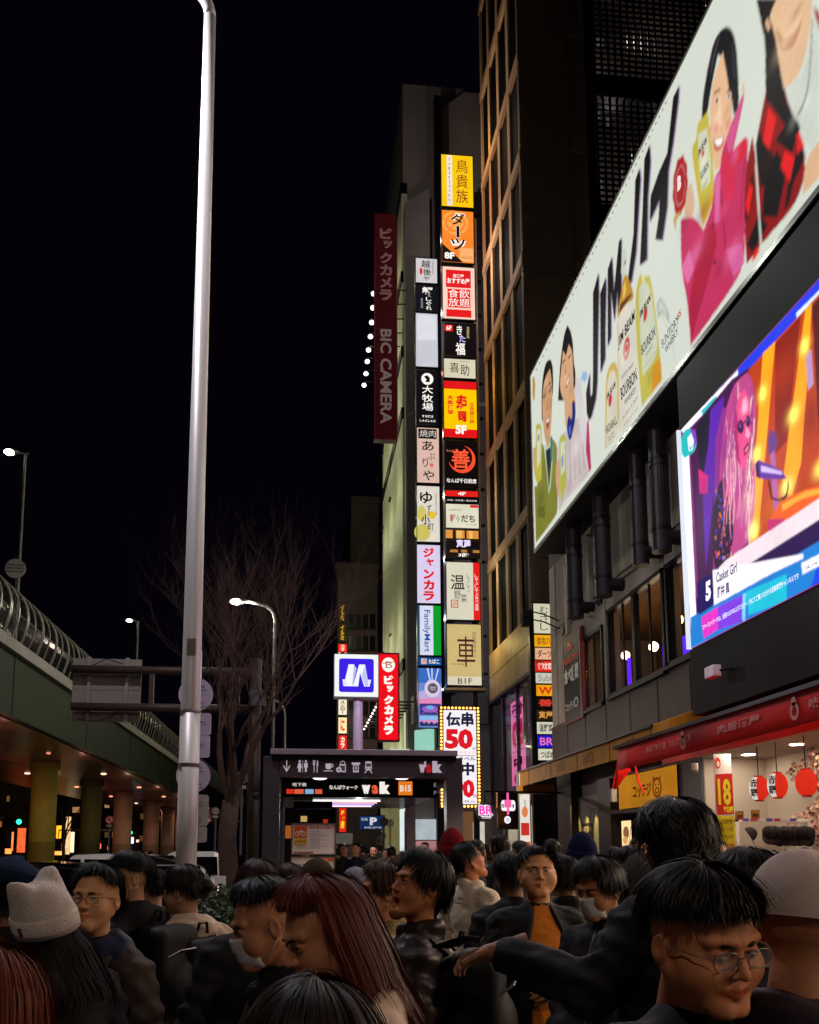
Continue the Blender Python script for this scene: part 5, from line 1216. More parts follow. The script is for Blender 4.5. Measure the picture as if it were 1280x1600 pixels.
# beyond the frame of the photograph the picture simply goes on: all shapes are drawn out to the screen's own end
def ex(x, y, x2=1400):   # extend a receding line through (x, y) towards the viewer
    vx, vy = (471 - 1040) * 2.712, (1326 - 430) * 2.712
    return (x2, y + (y - vy) / (x - vx) * (x2 - x))
sart('#f4f6ff', [(52, 656), (300, 395), (300, 430), (70, 670)]); sart('#2038d8', [(295, 395), ex(295, 395), ex(295, 450), (295, 450)], 1.3)
sart('#d8ecff', [(540, 160), (640, 60), (640, 100), (545, 195)])
sart('#24b8c0', [(140, 575), (200, 512), (215, 530), (150, 600)])
sart('#eef0ff', [(58, 750), (88, 740), (125, 1560), (100, 1583)], 1.4)
sart('#46104a', [(90, 660), (270, 440), (360, 380), (400, 1150), (130, 1350)], 1.0)
sart('#5a1fa8', [(135, 620), (235, 510), (230, 700), (190, 950), (160, 1250), (145, 900)])
sart('#1c1a30', [(120, 640), (180, 560), (170, 720), (150, 850), (135, 830)], .9)
sart('#e02878', [(128, 820), (170, 850), (168, 925), (134, 925)])
sart('#8c2a8a', [(190, 1250), (200, 700), (230, 560), (260, 560), (240, 1240)])
# warm stage backdrop
sart('#b83c0c', [(340, 400), ex(340, 400), ex(340, 1120), (340, 1150)], 1.2)
for a in ([(400, 330), (452, 280), (380, 1110), (342, 1135)], [(580, 140), (606, 120), (590, 400), (560, 800), (520, 940), (480, 900)], [(640, 740), (720, 560), (760, 700), (640, 900)], [(800, 200), (860, 100), (850, 600), (800, 800)], [(960, 100), (1010, 20), (1000, 500), (950, 560)]):
    sart('#ff9c10', a, 1.35)
for (x, y) in ((400, 500), (360, 1080), (375, 760), (530, 590), (575, 300), (500, 900)):
    sart('#ffe060', [(x + 12*math.cos(k*.7), y + 30*math.sin(k*.7)) for k in range(9)], 1.5)
sart('#8a1c08', [(452, 290), (560, 170), (500, 700), (450, 760)], 1.1); sart('#5a1a18', [(606, 130), (700, 20), (700, 720), (640, 740)], 1.0)
sart('#c8a0d0', [(580, 340), (605, 310), (615, 460), (590, 490)], 1.0)
# singer
sart('#c84a90', [(250, 540), (285, 450), (335, 410), (360, 450), (374, 600), (362, 760), (370, 960), (345, 1138), (262, 1190), (225, 1010), (215, 830), (235, 640)], 1.0)
sart('#2c1636', [(205, 900), (235, 850), (262, 960), (280, 1080), (262, 1200), (200, 1250), (180, 1100)], .9)
r_ = random.Random(4)
for k in range(46):
    x, y = 193 + r_.random()*78, 905 + r_.random()*290; s_ = 3 + r_.random()*5
    sart(r_.choice(['#e04890', '#5a3ac0', '#f08030', '#d83060', '#3a50c0', '#c8a0d8']), [(x, y), (x + s_, y - s_), (x + s_*1.2, y + s_*1.6), (x + s_*.3, y + s_*2)], 1.0)
for k in range(60):      # long wavy locks
    x = 240 + r_.random()*125; y = (560 if x < 280 else 440) + r_.random()*200; L_ = 140 + r_.random()*380; w_ = 1.2 + r_.random()*3
    if x > 325 and r_.random() < .5: y += 330
    ph = r_.random()*6; e0 = min(y + L_, 1150); n_ = 7; ys_ = [y + (e0 - y)*q_/n_ for q_ in range(n_ + 1)]
    if x > 370: continue
    lf_ = [(x + 7*math.sin(ph + v_*.02) - (v_ - y)*.04, v_) for v_ in ys_]
    sart(r_.choice(['#ffd0e0', '#f088b8', '#a83a88', '#f8b0a0', '#ffe8d0', '#e070a8', '#8a2a7a']), lf_ + [(a_ + w_, v_ - 2) for a_, v_ in lf_[::-1]], 1.1)
sart('#e8508c', [(277, 650), (284, 560), (305, 500), (325, 478), (341, 540), (345, 620), (350, 668), (344, 690), (343, 730), (338, 760), (330, 800), (316, 828), (298, 800), (284, 740)], 1.15)
sart('#c02c74', [(277, 650), (284, 560), (294, 600), (296, 740), (306, 800), (298, 800), (284, 740)], 1.0); sart('#f890b4', [(312, 530), (330, 510), (338, 570), (318, 590)], 1.2)
for (x, y, rx_, ry_) in ((306, 642, 14, 30), (337, 618, 9, 27)):
    sart('#3a1048', [(x + rx_*math.cos(k*.45), y + ry_*math.sin(k*.45)) for k in range(14)], 1.0); sart('#8a3a90', [(x + rx_*.5*math.cos(k*.63) - 2, y + ry_*.4*math.sin(k*.63) - 6) for k in range(10)], 1.0)
sart('#3a1048', [(318, 622), (330, 612), (330, 618), (318, 630)], 1.0)
sart('#8a1448', [(318, 735), (338, 705), (343, 722), (336, 748), (322, 768)], 1.0); sart('#f4a8c0', [(325, 742), (338, 720), (338, 730), (327, 752)], 1.1)
sart('#f8a0c0', [(330, 640), (348, 672), (340, 690), (326, 682)], 1.2)
for (c_, x, y, r, al, k, g_) in (('#ffc0d8', 322, 560, 26, .6, .5, 1.3), ('#a01860', 290, 740, 30, .5, .4, 1), ('#ffd8c0', 345, 960, 60, .45, .4, 1.2), ('#7a1890', 240, 720, 60, .45, .4, 1), ('#ff70b0', 262, 900, 60, .4, .3, 1.1), ('#3a1060', 210, 1100, 50, .4, .4, .8),
    ('#ffe860', 400, 500, 34, .9, .5, 1.6), ('#ffe860', 375, 760, 34, .9, .5, 1.6), ('#fff080', 360, 1080, 36, .9, .5, 1.7), ('#ffe860', 530, 590, 36, .9, .6, 1.6), ('#ffe860', 575, 300, 34, .9, .5, 1.6), ('#fff080', 500, 900, 36, .9, .6, 1.6), ('#ffe860', 640, 820, 36, .8, .6, 1.5), ('#c84010', 480, 420, 90, .5, .6, 1), ('#701008', 600, 600, 90, .5, .4, 1), ('#e88020', 450, 980, 70, .4, .8, 1.1), ('#5a2080', 160, 900, 90, .4, .5, 1)):
    stone(c_, x, y, r, al, k, g_)
# microphone on its stand
sart('#6a3a80', [(420, 700), (432, 655), (455, 665), (462, 720), (440, 760), (425, 760)], 1.1); sart('#c06ab0', [(430, 760), (450, 740), (470, 1030), (450, 1030)], 1.0)
sart('#5a2a98', [(368, 800), (380, 780), (398, 790), (480, 825), (500, 862), (400, 865), (372, 855)], 1.2); sart('#c8b0f0', [(392, 805), (480, 832), (482, 845), (392, 832)], 1.3); sart('#280a58', [(368, 800), (380, 782), (388, 862), (372, 855)], 1.1)
sart('#3a0a18', [(505, 860), (512, 890), (500, 950), (470, 955), (470, 945), (496, 935), (504, 890)], 1.0); sart('#3a0a18', [(420, 865), (430, 870), (440, 940), (470, 950), (468, 958), (434, 948)], 1.0)
sart('#e05a18', [(425, 1040), (470, 960), (560, 910), (700, 880), (700, 960), (640, 1100), (420, 1120)], 1.3); sart('#f0a030', [(480, 970), (580, 915), (700, 890), (700, 905), (560, 950), (480, 1000)], 1.3)
sart('#c83070', [(420, 1035), (490, 1030), (490, 1110), (420, 1120)], 1.1)
# white band, caption plate and ticker
def band(x0, y0, x1, y1, h0, c, g, nm='caption_band'):
    vx, vy = (471 - 1040) * 2.712, (1326 - 430) * 2.712
    r1 = (y1 - vy)
    k = (x1 - vx) / (x0 - vx)
    sart(c, [(x0, y0), (x1, vy + (y0 - vy)*k), (x1, vy + (y0 + h0 - vy)*k), (x0, y0 + h0)], g, nm)
sart('#ecd8e0', [(190, 1245), (340, 1140), (640, 945), (1400, 420), (1400, 700), (640, 1150), (560, 1180), (200, 1395)], 1.2)
band(120, 1365, 1400, 0, 95, '#2a1050', 1.0)
band(96, 1450, 1400, 0, 175, '#1878c8', 1.25)
sart('#e030c0', [(140, 1450), (210, 1405), (210, 1500), (150, 1540)], 1.2); sart('#7a3ad8', [(210, 1405), (320, 1350), (330, 1460), (210, 1505)], 1.2)
sart('#18b8d0', [(330, 1340), (500, 1265), (500, 1380), (340, 1440)], 1.25); sart('#70c8f8', [(315, 1350), (330, 1345), (325, 1470), (312, 1460)], 1.3); sart('#1840d8', [(640, 1190), (1400, 800), (1400, 900), (600, 1330)], 1.3)
sart('#f0e8f0', [(188, 1250), (570, 1180), (570, 1200), (440, 1262), (195, 1398)], 1.3)
sart('#18085a', [(122, 1300), (185, 1262), (190, 1400), (130, 1440)], 1.2)
sart('#eef0f8', [(562, 1220), (700, 1150), (700, 1200), (566, 1268)], 1.2)
def stext(c, s, a, b, d, bold=.02):
    LS[0] += 1
    A, B_, D = qs(*a), qs(*b), qs(*d); f_ = Frame(A, B_ - A, D - A); f_.N = NB
    mb = MB(); put_text(mb, f_, s, 0, 0, 1, 1, -.044 + .0004 * LS[0], bold); mb.build('lettering', glow(c, 1.2, sample=False), vs_)
stext('#3a2a5a', 'Casket Girl', (204, 1262), (290, 1212), (204, 1305), .02)
stext('#4a3a6a', '藤井 風', (207, 1322), (258, 1296), (209, 1370), .03)
stext('#f8f8ff', '5', (158, 1302), (180, 1288), (160, 1385), .06)
stext('#eaf0ff', 'スペースシャワーTVは、全国のCATVおよびスカパー！他にてご覧いただける音楽専門チャンネルです', (145, 1482), (550, 1258), (147, 1504), .02)
stext('#6a6a80', 'スペシャ', (575, 1238), (690, 1180), (577, 1252), .02)
sart('#18b0b0', [(55, 690), (75, 650), (105, 650), (122, 690), (118, 740), (95, 760), (70, 775), (56, 750)], 1.3); sart('#7a40c0', [(95, 650), (115, 655), (122, 700), (110, 735), (100, 700)], 1.2); sart('#d8f0ff', [(82, 690), (98, 668), (110, 700), (104, 740), (88, 745)], 1.3)
sart('#18407a', [(88, 722), (96, 732), (104, 718), (102, 728), (94, 740)], 1.0)
cvs.build(vs_, 'shown_picture', 1.0, 1)
for k in range(3): lamp_light(vs_, sf.at(.1 + .3*k, .5, .9), 85, (1.0, .78, .92))
for k in range(5): lamp_light(bb, cf.at(.1 + .2*k, .5, 1.6), 130, (.93, 1.0, .90))  # unseen points added before screen and billboard to light crowd and pole
# box camera under the screen
p = P(1112, 1050, x=6.25)
t = thing('wall_camera', 'small white camera on a bracket on the dark wall below the screen', 'camera', p)
MB().box(p.x - .05, p.x + .09, p.y - .14, p.y + .14, p.z - .09, p.z + .09).build('head', mat('cam_white', '#c9c4cc', .4), t, bevel=.015)
MB().tube([p, (p.x + .1, p.y - .2, p.z), (6.9, p.y - .3, p.z + .05)], .02, 6).build('bracket', dark, t)
# ================================================================== subway entrance shelter
EY0, EY1 = 14.5, 20.6
em = mat('shelter_grey', '#4a4347', 0.42, 0.45, var=0.08, scale=2)
en = thing('station_entrance', 'dark grey flat-roofed station stairway shelter with a pictogram beam', 'station entrance', (1.0, 17, .12))
xl, xr = P(410, 1300, y=EY0).x, P(724, 1300, y=EY0).x
pw = .29
zt = P(560, 1172, y=EY0).z
for x in (xl, xr - pw):
    MB().box(x, x + pw, EY0, EY0 + .3, .12, zt - .12).build('post', em, en, bevel=.008)
    MB().box(x + .02, x + pw - .05, EY1 - .3, EY1, .12, 2.7).build('rear_post', em, en, bevel=.008)
MB().box(xl + .12, xr - .1, EY0 - .1, EY1 + .1, zt - .1, zt + .0).build('roof_slab', mat('roof_pale', '#9d8f98', .35, .4, var=.1), en, bevel=.01)
MB().box(xl + .14, xr - .12, EY0 - .06, EY1, zt - .18, zt - .1).build('roof_gap', black, en)
for x in (xl + .06, xr - .24):
    MB().box(x, x + .16, EY0 + .3, EY1 - .3, 2.78, 3.05).build('side_beam', em, en)
bf = front(433, 1181, 701, 1215, EY0 - .03)
bf = Frame((xl + pw, EY0 - .03, bf.O.z), (xr - xl - 2*pw, 0, 0), bf.V)
MB().box(xl + pw, xr - pw, EY0 - .02, EY0 + .25, bf.at(0, 1).z, bf.O.z).build('sign_beam', em, en)
MB().obox(bf.at(0, 0, .0), bf.U, bf.V * .012, bf.N * .01).obox(bf.at(0, .988, .0), bf.U, bf.V * .012, bf.N * .01).build('beam_trim', mat('trim_pale', '#6a6266', .4, .5), en)
pc = '#d9c4d6'
def rp(c, u0, v0, u1, v1): return ('r', c, u0, v0, u1, v1)
A = bf.w / bf.h
def E(c, u, v, r, k=0): return ('e', c, u, v, r / A, r) + ((k,) if k else ())
icons = [rp(pc, .036, .22, .041, .72), ('p', pc, [(.018, .5), (.022, .46), (.0385, .7), (.055, .46), (.059, .5), (.0385, .8)]),
  E(pc, .115, .26, .055), ('p', pc, [(.108, .34), (.122, .34), (.130, .6), (.122, .6), (.122, .78), (.108, .78), (.108, .6), (.1, .6)]), rp(pc, .132, .2, .134, .82),
  E(pc, .152, .26, .055), ('p', pc, [(.142, .34), (.162, .34), (.164, .56), (.158, .56), (.158, .78), (.146, .78), (.146, .56), (.14, .56)]),
  rp(pc, .194, .2, .197, .4), rp(pc, .199, .2, .202, .4), rp(pc, .204, .2, .207, .4), rp(pc, .194, .38, .207, .44), rp(pc, .199, .42, .203, .8), ('p', pc, [(.218, .2), (.224, .24), (.225, .5), (.221, .5), (.221, .8), (.216, .8)]),
  ('p', pc, [(.268, .36), (.304, .36), (.302, .58), (.294, .64), (.278, .64), (.27, .58)]), E(pc, .306, .46, .09, .6), rp(pc, .258, .7, .312, .74),
  ('p', pc, [(.352, .38), (.39, .38), (.39, .78), (.368, .78), (.352, .66)]), ('p', '#4a4347', [(.357, .44), (.385, .44), (.385, .72), (.37, .72), (.357, .6)]), E(pc, .371, .34, .12, .75), E(pc, .348, .66, .13), E('#4a4347', .348, .66, .05),
  rp(pc, .425, .3, .475, .4), rp(pc, .433, .36, .467, .78), rp('#4a4347', .438, .44, .462, .7), ('t', pc, '¥', .444, .48, .456, .66, .02),
  ('p', pc, [(.508, .24), (.542, .24), (.546, .62), (.538, .68), (.512, .68), (.504, .62)]), rp('#4a4347', .51, .34, .54, .5), E('#4a4347', .513, .58, .035), E('#4a4347', .537, .58, .035), ('p', pc, [(.512, .68), (.518, .68), (.508, .82), (.5, .82)]), ('p', pc, [(.532, .68), (.538, .68), (.55, .82), (.542, .82)]),
  ('t', pc, 'w', .83, .36, .868, .78, .09), ('t', '#d8202c', 'a', .872, .36, .904, .78, .09), ('t', pc, 'lk', .91, .2, .97, .78, .09), ('t', '#d8202c', 'なんば', .84, .24, .868, .3, 0), rp(pc, .862, .22, .872, .5)]
print_on(bf, icons, en, gain=.62, name='pictogram')
# inner lit strip sign
sf2 = front(450, 1219, 700, 1244, 16.0)
sf2 = Frame((P(448, 1219, y=16).x, 16, P(500, 1219, y=16).z), (P(668, 1219, y=16).x - P(448, 1219, y=16).x, 0, 0), (0, 0, P(500, 1243, y=16).z - P(500, 1219, y=16).z))
MB().obox(sf2.at(-.03, -.1, -.15), sf2.U * 1.1, sf2.V * 1.2, sf2.N * .14).build('inner_sign_box', black, en)
print_on(sf2, [rp('#d83020', .0, .6, .05, .9), rp('#e06040', .055, .6, .12, .9), rp('#8ab0d8', .13, .6, .19, .9), rp('#e06040', .2, .6, .25, .9), ('t', W, '地下鉄', .04, .18, .14, .42, .0), ('t', W, 'なんばウォーク', .30, .32, .50, .6, .02),
   ('t', W, 'w', .53, .3, .59, .88, .1), ('t', '#f06040', 'a', .6, .3, .645, .88, .1), ('t', W, 'lk', .655, .08, .73, .88, .1), rp('#f08020', .79, .05, .89, .95), ('t', '#ffe8d0', 'B15', .80, .3, .88, .72, .03)], en, gain=.9)
sf3 = Frame(sf2.at(1.02, .05), sf2.U * .12, sf2.V)
print_on(sf3, [('t', '#c8c4c4', '近鉄 阪神', .2, .05, .95, .35, 0), ('t', '#c8c4c4', 'JR・南海', .2, .55, .9, .85, 0)], en, gain=.6)
slm = mat('slat_gloss', '#6c6268', 0.18, 0.7, var=.1)
for k in range(9):
    y = 16.4 + .5 * k
    MB().box(xl + .22, xr - .25, y, y + .34, 2.60, 2.64).build('ceiling_slat', slm, en)
MB().box(xl + .1, xr - .1, EY0 + .3, EY1, 3.0, 3.05).build('inner_ceiling', em, en)
for k, c in enumerate(('#ffffff', '#f0a0a0', '#a0a0ff', '#ffd8e8')):
    MB().box(xl + .9, xr - 1.2, 17.3 + .75*k, 17.34 + .75*k, 2.575, 2.60).build('reflection_line', glow(c, 1.6), en)  # coloured slat reflections painted as thin glowing strips
for px in (500, 628):
    p = P(px, 1216, y=15.0)
    MB().ell(p, (.13, .1, .03), 14, 6).build('downlight', glow('#fff0f4', 2.0), en)
MB().box(xl + .5, xl + 1.3, 17.2, 17.6, 2.42, 2.56).build('speaker_bar', black, en)
# stair parapet walls
MB().box(xl + .05, xl + .2, EY0 + .3, EY1, .12, 1.15).box(xr - .2, xr - .05, EY0 + .3, EY1, .12, 1.15).build('parapet', em, en)
MB().box(xl + .3, xr - .3, EY0 + .5, EY1 - .2, .125, .14).build('stairwell_floor', black, en)

lamp_light(en, (1.2, 17.6, 2.35), 45, (1, .93, .95), 0, 'shelter_fill_light')  # unseen point added to brighten the inside of the shelter
# notice boards
nb = signbox('notice_board', 'upper white notice board with an orange bicycle pictogram', 'notice board', front(457, 1288, 523, 1334, 13.4), '#d4c4b8',
  [('r', '#c8501c', .04, .05, .34, .45), ('e', '#f0d8c0', .12, .32, .055, .08, .75), ('e', '#f0d8c0', .26, .32, .055, .08, .75), ('p', '#f0d8c0', [(.12, .32), (.17, .2), (.18, .2), (.14, .32)]), ('p', '#f0d8c0', [(.17, .2), (.24, .2), (.26, .32), (.24, .32)]), ('p', '#f0d8c0', [(.12, .31), (.2, .31), (.24, .2), (.19, .33)]),
   ('r', '#c8a020', .04, .48, .34, .68), ('t', '#8a4a10', '無料時間', .07, .53, .31, .62, .0), ('t', '#b83820', '駐輪場30分無料', .40, .06, .96, .17, .02)] + [('r', '#7c6e66', .4, .24 + .07*k, .4 + .5*(.5 + .5*((k*7) % 5)/5), .255 + .07*k) for k in range(9)] + [('r', '#8a5a48', .04, .93, .5, .99), ('r', '#e0d8cc', .68, .26, .69, .86)], .06, rim='#6a605a', lit=False, rimw=.02)
MB().tube([nb.location + Vector((-.25, 0, -.02)), (nb.location.x - .25, nb.location.y, .1)], .03, 8).tube([nb.location + Vector((.25, 0, -.02)), (nb.location.x + .25, nb.location.y, .1)], .03, 8).build('leg', em, nb)
nb2 = signbox('notice_board', 'lower white notice board with an orange heading below the bicycle board', 'notice board', front(456, 1340, 522, 1362, 13.3), '#cabcb0',
  [('r', '#c8501c', .52, .04, .98, .24), ('t', '#f0e0d0', 'ご注意', .66, .07, .84, .2, .0), ('p', '#504844', [(.55, .6), (.66, .42), (.8, .6), (.74, .64), (.66, .52), (.6, .66)])] + [('e', '#6c605a', .08 + .2*(k % 2), .5 + .25*(k//2), .03, .06) for k in range(4)] + [('r', '#7c6e66', .12 + .2*(k % 2), .48 + .25*(k//2), .22 + .2*(k % 2), .52 + .25*(k//2)) for k in range(4)] + [('r', '#7c6e66', .55, .74 + .08*k, .92, .76 + .08*k) for k in range(3)], .05, rim='#5a504a', lit=False, rimw=.02)
MB().tube([nb2.location, (nb2.location.x, nb2.location.y, .12)], .03, 8).build('leg', em, nb2)
# things seen through the entrance
pk = signbox('parking_sign', 'blue parking sign with a white P seen through the entrance', 'sign', front(562, 1275, 600, 1296, 30), '#14305c',
  [('t', '#e0e4ec', 'P', .42, .1, .72, .68, .05), ('t', '#c8ccd8', '駐輪', .06, .12, .34, .36, 0), ('t', '#c8ccd8', '8:00-24:00', .2, .78, .9, .94, .01)], .08, gain=.8)
MB().tube([pk.location + Vector((-.3, 0, 0)), (pk.location.x - .3, 30.1, .1)], .03, 6).tube([pk.location + Vector((.3, 0, 0)), (pk.location.x + .3, 30.1, .1)], .03, 6).build('leg', em, pk)
for (px, py, r, c, l) in ((610, 1286, 6.5, '#8a8268', 'yellowish round sign face'), (597, 1306, 7, '#6a685c', 'lower pale round sign face'), (600, 1284, 7, '#14100e', 'upper dark round sign back'), (589, 1301, 7, '#0f0c0c', 'lower dark round sign back')):
    c_ = P(px, py, y=27 if c[1] > '2' else 26.5); rr = r * 27 / FPX
    t = thing('round_sign', l + ' on a post beyond the entrance', 'sign', (c_.x, c_.y, .12))
    MB().tube([c_, c_ + Vector((0, .03, 0))], rr, 24).build('plate', mat('plate' + c, c, .5), t)
    if c[1] > '2': print_on(Frame(c_ + Vector((-rr, -.004, rr)), (2*rr, 0, 0), (0, 0, -2*rr)), [('e', '#4a4434', .5, .5, .38, .38, .85), ('e', '#4a4434', .5, .42, .12, .12), ('r', '#4a4434', .3, .62, .7, .68)], t, emissive=False)
    MB().tube([(c_.x, c_.y + .06, .12), (c_.x, c_.y + .06, c_.z + rr * .6)], .035, 8).build('post', mat('post_yellow', '#9a7c30', .5) if px > 605 else em, t)
kf = front(525, 1302, 549, 1334, 21.5)
kb = thing('ticket_kiosk', 'small grey glass-roofed kiosk with red lights seen through the entrance', 'kiosk', (kf.at(.5, 1).x, 21.8, .12))
MB().box(kf.at(0, 0).x, kf.at(.12, 0).x, 21.5, 21.6, .12, kf.O.z).box(kf.at(.88, 0).x, kf.at(1, 0).x, 21.5, 21.6, .12, kf.O.z).build('post', greyp, kb)
MB().box(kf.at(0, 0).x - .03, kf.at(1, 0).x + .03, 21.4, 22.3, kf.O.z - .28, kf.O.z).build('roof', mat('kiosk_roof', '#b0aca4', .4), kb, bevel=.02)
MB().box(kf.at(.12, 0).x, kf.at(.88, 0).x, 21.9, 22.2, .12, kf.O.z - .28).build('machine', mat('machine_red', '#5a1c1c', .4), kb)
for k in range(4): MB().ell(kf.at(.25 + .18*k, .42, -.35), .025, 8, 5).build('indicator', glow('#ff5a50', 3, sample=False), kb)

# ================================================================== lamp posts and signs on the left
lavp = mat('lamp_post_paint', '#d2ccc6', 0.42, 0.15, var=.06, scale=6, stretch=(1, 1, .15), bump=.04)
Y = 10.5
bx = P(289, 1420, y=Y).x
lp = thing('street_lamp', 'tall pale tapering lamp post in front, its arm curving to the left at the top', 'street lamp', (bx, Y, .12))
ztop = P(327, -32, y=Y).z
MB().tube([(bx, Y, .12), (bx, Y, 3.3)], [.128, .124], 32).build('lower_pole', lavp, lp, smooth=True)
MB().tube([(bx, Y, 3.28), (bx, Y, 3.33), (bx, Y, ztop - .6)], [.130, .121, .082], 32).build('pole', lavp, lp, smooth=True)
arc = [(bx, Y, ztop - .6)] + [(bx - .42 + .42*math.cos(a), Y, ztop - .6 + .48*math.sin(a)) for a in [math.radians(10*k) for k in range(1, 9)]]
arc += [(bx - 1.1, Y, ztop + .02), (bx - 1.7, Y, ztop + .12), (bx - 1.85, Y, ztop + .14)]
MB().tube(arc, [.082]*6 + [.075]*3 + [.06, .05, .05], 20).build('arm', lavp, lp, smooth=True)
MB().ell((bx - 2.1, Y, ztop + .16), (.34, .15, .08), 20, 8).build('lamp_head', mat('lamp_head', '#5a5858', .4, .4), lp, smooth=True)
MB().ell((bx - 2.12, Y, ztop + .1), (.24, .1, .05), 16, 6).build('lens', glow('#d8d4c0', 8), lp)
la = bpy.data.lights.new('street_light', 'AREA'); la.shape = 'ELLIPSE'; la.size = .5; la.size_y = .25; la.energy = 680; la.color = (.92, .88, 1.0)
lo = bpy.data.objects.new('street_light', la); COL.objects.link(lo); lo.parent = lp; lo.location = Vector((bx - 2.12, Y, ztop + .02)) - lp.location
MB().box(bx - .2, bx + .2, Y - .2, Y + .2, .12, .16).build('base_plate', lavp, lp)

for zz, rr in ((2.6, .128),):
    MB().tube([(bx, Y, zz), (bx, Y, zz + .05)], rr + .004, 28).build('band', mat('band_steel', '#8a8682', .4, .5), lp)
MB().box(bx - .05, bx + .06, Y - .131, Y - .122, 4.0, 4.22).build('number_plate', mat('plate_dull', '#9a948c', .5, var=.3, scale=14), lp)
# a second lamp post, added behind the viewpoint to light the faces
lp2 = dup(lp, (bx + .6, -8.5, .12), label='tall lamp post added behind the viewpoint to light the faces')
for ch in lp2.children:
    if ch.type == 'LIGHT': ch.data = ch.data.copy(); ch.data.energy = 470; ch.data.color = (1, .83, .68)
# lilac plates behind the lamp post (backs and faces of small signs)
plm = mat('plate_lilac', '#eadcfa', .5, .0, var=.05)
plg = mat('plate_grey', '#cfc6ba', .5, .0, var=.05)
sx = P(311, 1085, y=11.6).x
sg = thing('sign_cluster', 'thin post of round and square lilac sign plates half hidden by the lamp post', 'sign', (sx - .02, 11.7, .12))
MB().tube([(sx - .03, 11.72, .12), (sx - .03, 11.72, P(315, 1017, y=11.7).z)], .045, 12).build('post', lavp, sg)
def plate(px, py, w, h, shape, m):
    c_ = P(px, py, y=11.6); W2, H2 = w*11.6/FPX/2, h*11.6/FPX/2
    if shape == 'o': o = MB().tube([(c_.x, 11.6, c_.z), (c_.x, 11.62, c_.z)], W2, 32).build('plate', m, sg)
    else:
        f_ = Frame((c_.x - W2, 11.6, c_.z + H2), (2*W2, 0, 0), (0, 0, -2*H2))
        o = MB().prism([f_.at(u, v) for u, v in rrect(0, 0, 1, 1, .1)], (0, .02, 0)).build('plate', m, sg)
    f_ = Frame((c_.x - W2, 11.598, c_.z + H2), (2*W2, 0, 0), (0, 0, -2*H2))
    L_ = []
    for v in ((.22, .72) if h > 40 else (.38,)):
        for u in (.56, .60, .66, .72): L_.append(('r', '#2a2430', u, v, u + (.04 if u < .6 else .02), v + .09))
        L_.append(('r', '#5a5060', .6, v + .14, .82, v + .16))
    print_on(f_, L_, sg, emissive=False, lift0=.002, step=.002)
plate(306, 1085, 53, 53, 'o', plm); plate(311, 1131, 37, 34, 'r', plm); plate(309, 1166, 37, 35, 'r', plm)
plate(302, 1212, 52, 52, 'o', plm); plate(305, 1266, 40, 48, 'r', plg); plate(304, 1304, 37, 24, 'r', plg)

# gantry with the back of a big road sign
gp = mat('gantry_brown', '#4a3c34', .5, .3, var=.15)
YG = 19
gx = P(395, 1300, y=YG).x
ga = thing('sign_gantry', 'brown steel sign gantry reaching over the road from a thick pole', 'gantry', (gx, YG, .12))
MB().tube([(gx, YG, .12), (gx, YG, P(395, 1030, y=YG).z)], .14, 20).build('pole', gp, ga, smooth=True)
for py in (1048, 1106):
    z = P(250, py, y=YG).z
    MB().tube([(gx, YG, z), (P(112, py, y=YG).x, YG, z)], .095, 14).build('arm', gp, ga, smooth=True)
for px in (238, 372):
    x = P(px, 1048, y=YG).x; MB().box(x - .05, x + .05, YG - .05, YG + .05, P(px, 1104, y=YG).z, P(px, 1050, y=YG).z).build('strut', gp, ga)
MB().box(gx - .1, gx + .25, YG - .25, YG - .1, P(395, 1105, y=YG).z, P(395, 1080, y=YG).z).build('control_box', greyp, ga)
bk = mat('sign_back', '#8a8078', .5, .3, var=.12, scale=2, bump=.1)
fr = front(113, 1028, 220, 1129, YG + .2)
rsn = thing('road_sign_back', 'bare grey back of a large road sign hung on the gantry arms', 'road sign', fr.at(.5, 1))
for k in range(4):
    MB().obox(fr.at(0, k/4. + .004), fr.U, fr.V * .242, (0, .04, 0)).build('panel', bk, rsn)
for u in (.24, .79):
    MB().obox(fr.at(u - .02, -.01, .06), fr.U * .05, fr.V * 1.02, (0, .06, 0)).build('stiffener', mat('stiff', '#9c948c', .4, .5), rsn)
MB().tube([fr.at(.26, .15, .1), fr.at(.5, .02, .1), fr.at(.74, .1, .12)], .012, 5).tube([fr.at(.1, .97, .1), fr.at(.4, 1.0, .1), fr.at(.6, .93, .12), fr.at(.76, .8, .12)], .012, 5).build('cable', black, rsn)

def mastlamp(name, label, ppx, pytop, pybase_z, head, y, r=.06, curved=False, extra=None, gain=9):
    x = P(ppx, pytop, y=y).x; zt_ = P(ppx, pytop, y=y).z
    t = thing(name, label, 'street lamp', (x, y, pybase_z))
    hx = P(head[0], head[1], y=y); m_ = mat('mast_grey', '#8f8d88', .4, .5)
    if curved:
        rr = P(ppx, pytop + 24, y=y).z
        R_c = zt_ - rr
        path = [(x, y, pybase_z), (x, y, rr)] + [(x - R_c*(1 - math.cos(a)), y, rr + R_c*math.sin(a)) for a in (.4, .8, 1.2, 1.5)] + [(hx.x + .15, y, hx.z + .03)]
        MB().tube(path, r, 10).build('pole', m_, t, smooth=True)
    else:
        MB().tube([(x, y, pybase_z), (x, y, zt_)], r, 10).build('pole', m_, t)
        MB().tube([(x + .1, y, zt_), (hx.x, y, hx.z)], r * .8, 8).build('arm', m_, t)
    MB().ell((hx.x, y, hx.z), (.3, .16, .1), 14, 8).build('lamp_head', m_, t)
    MB().ell((hx.x - .05, y - .05, hx.z - .04), (.2, .16, .1), 14, 8).build('lens', glow('#fdfcee', gain), t)
    return t
t = mastlamp('highway_lamp', 'lamp post with a round plate rising above the elevated road at the far left', 40, 709, 7.5, (18, 706), 30, .05, gain=14)
c = P(24, 888, y=29.9)
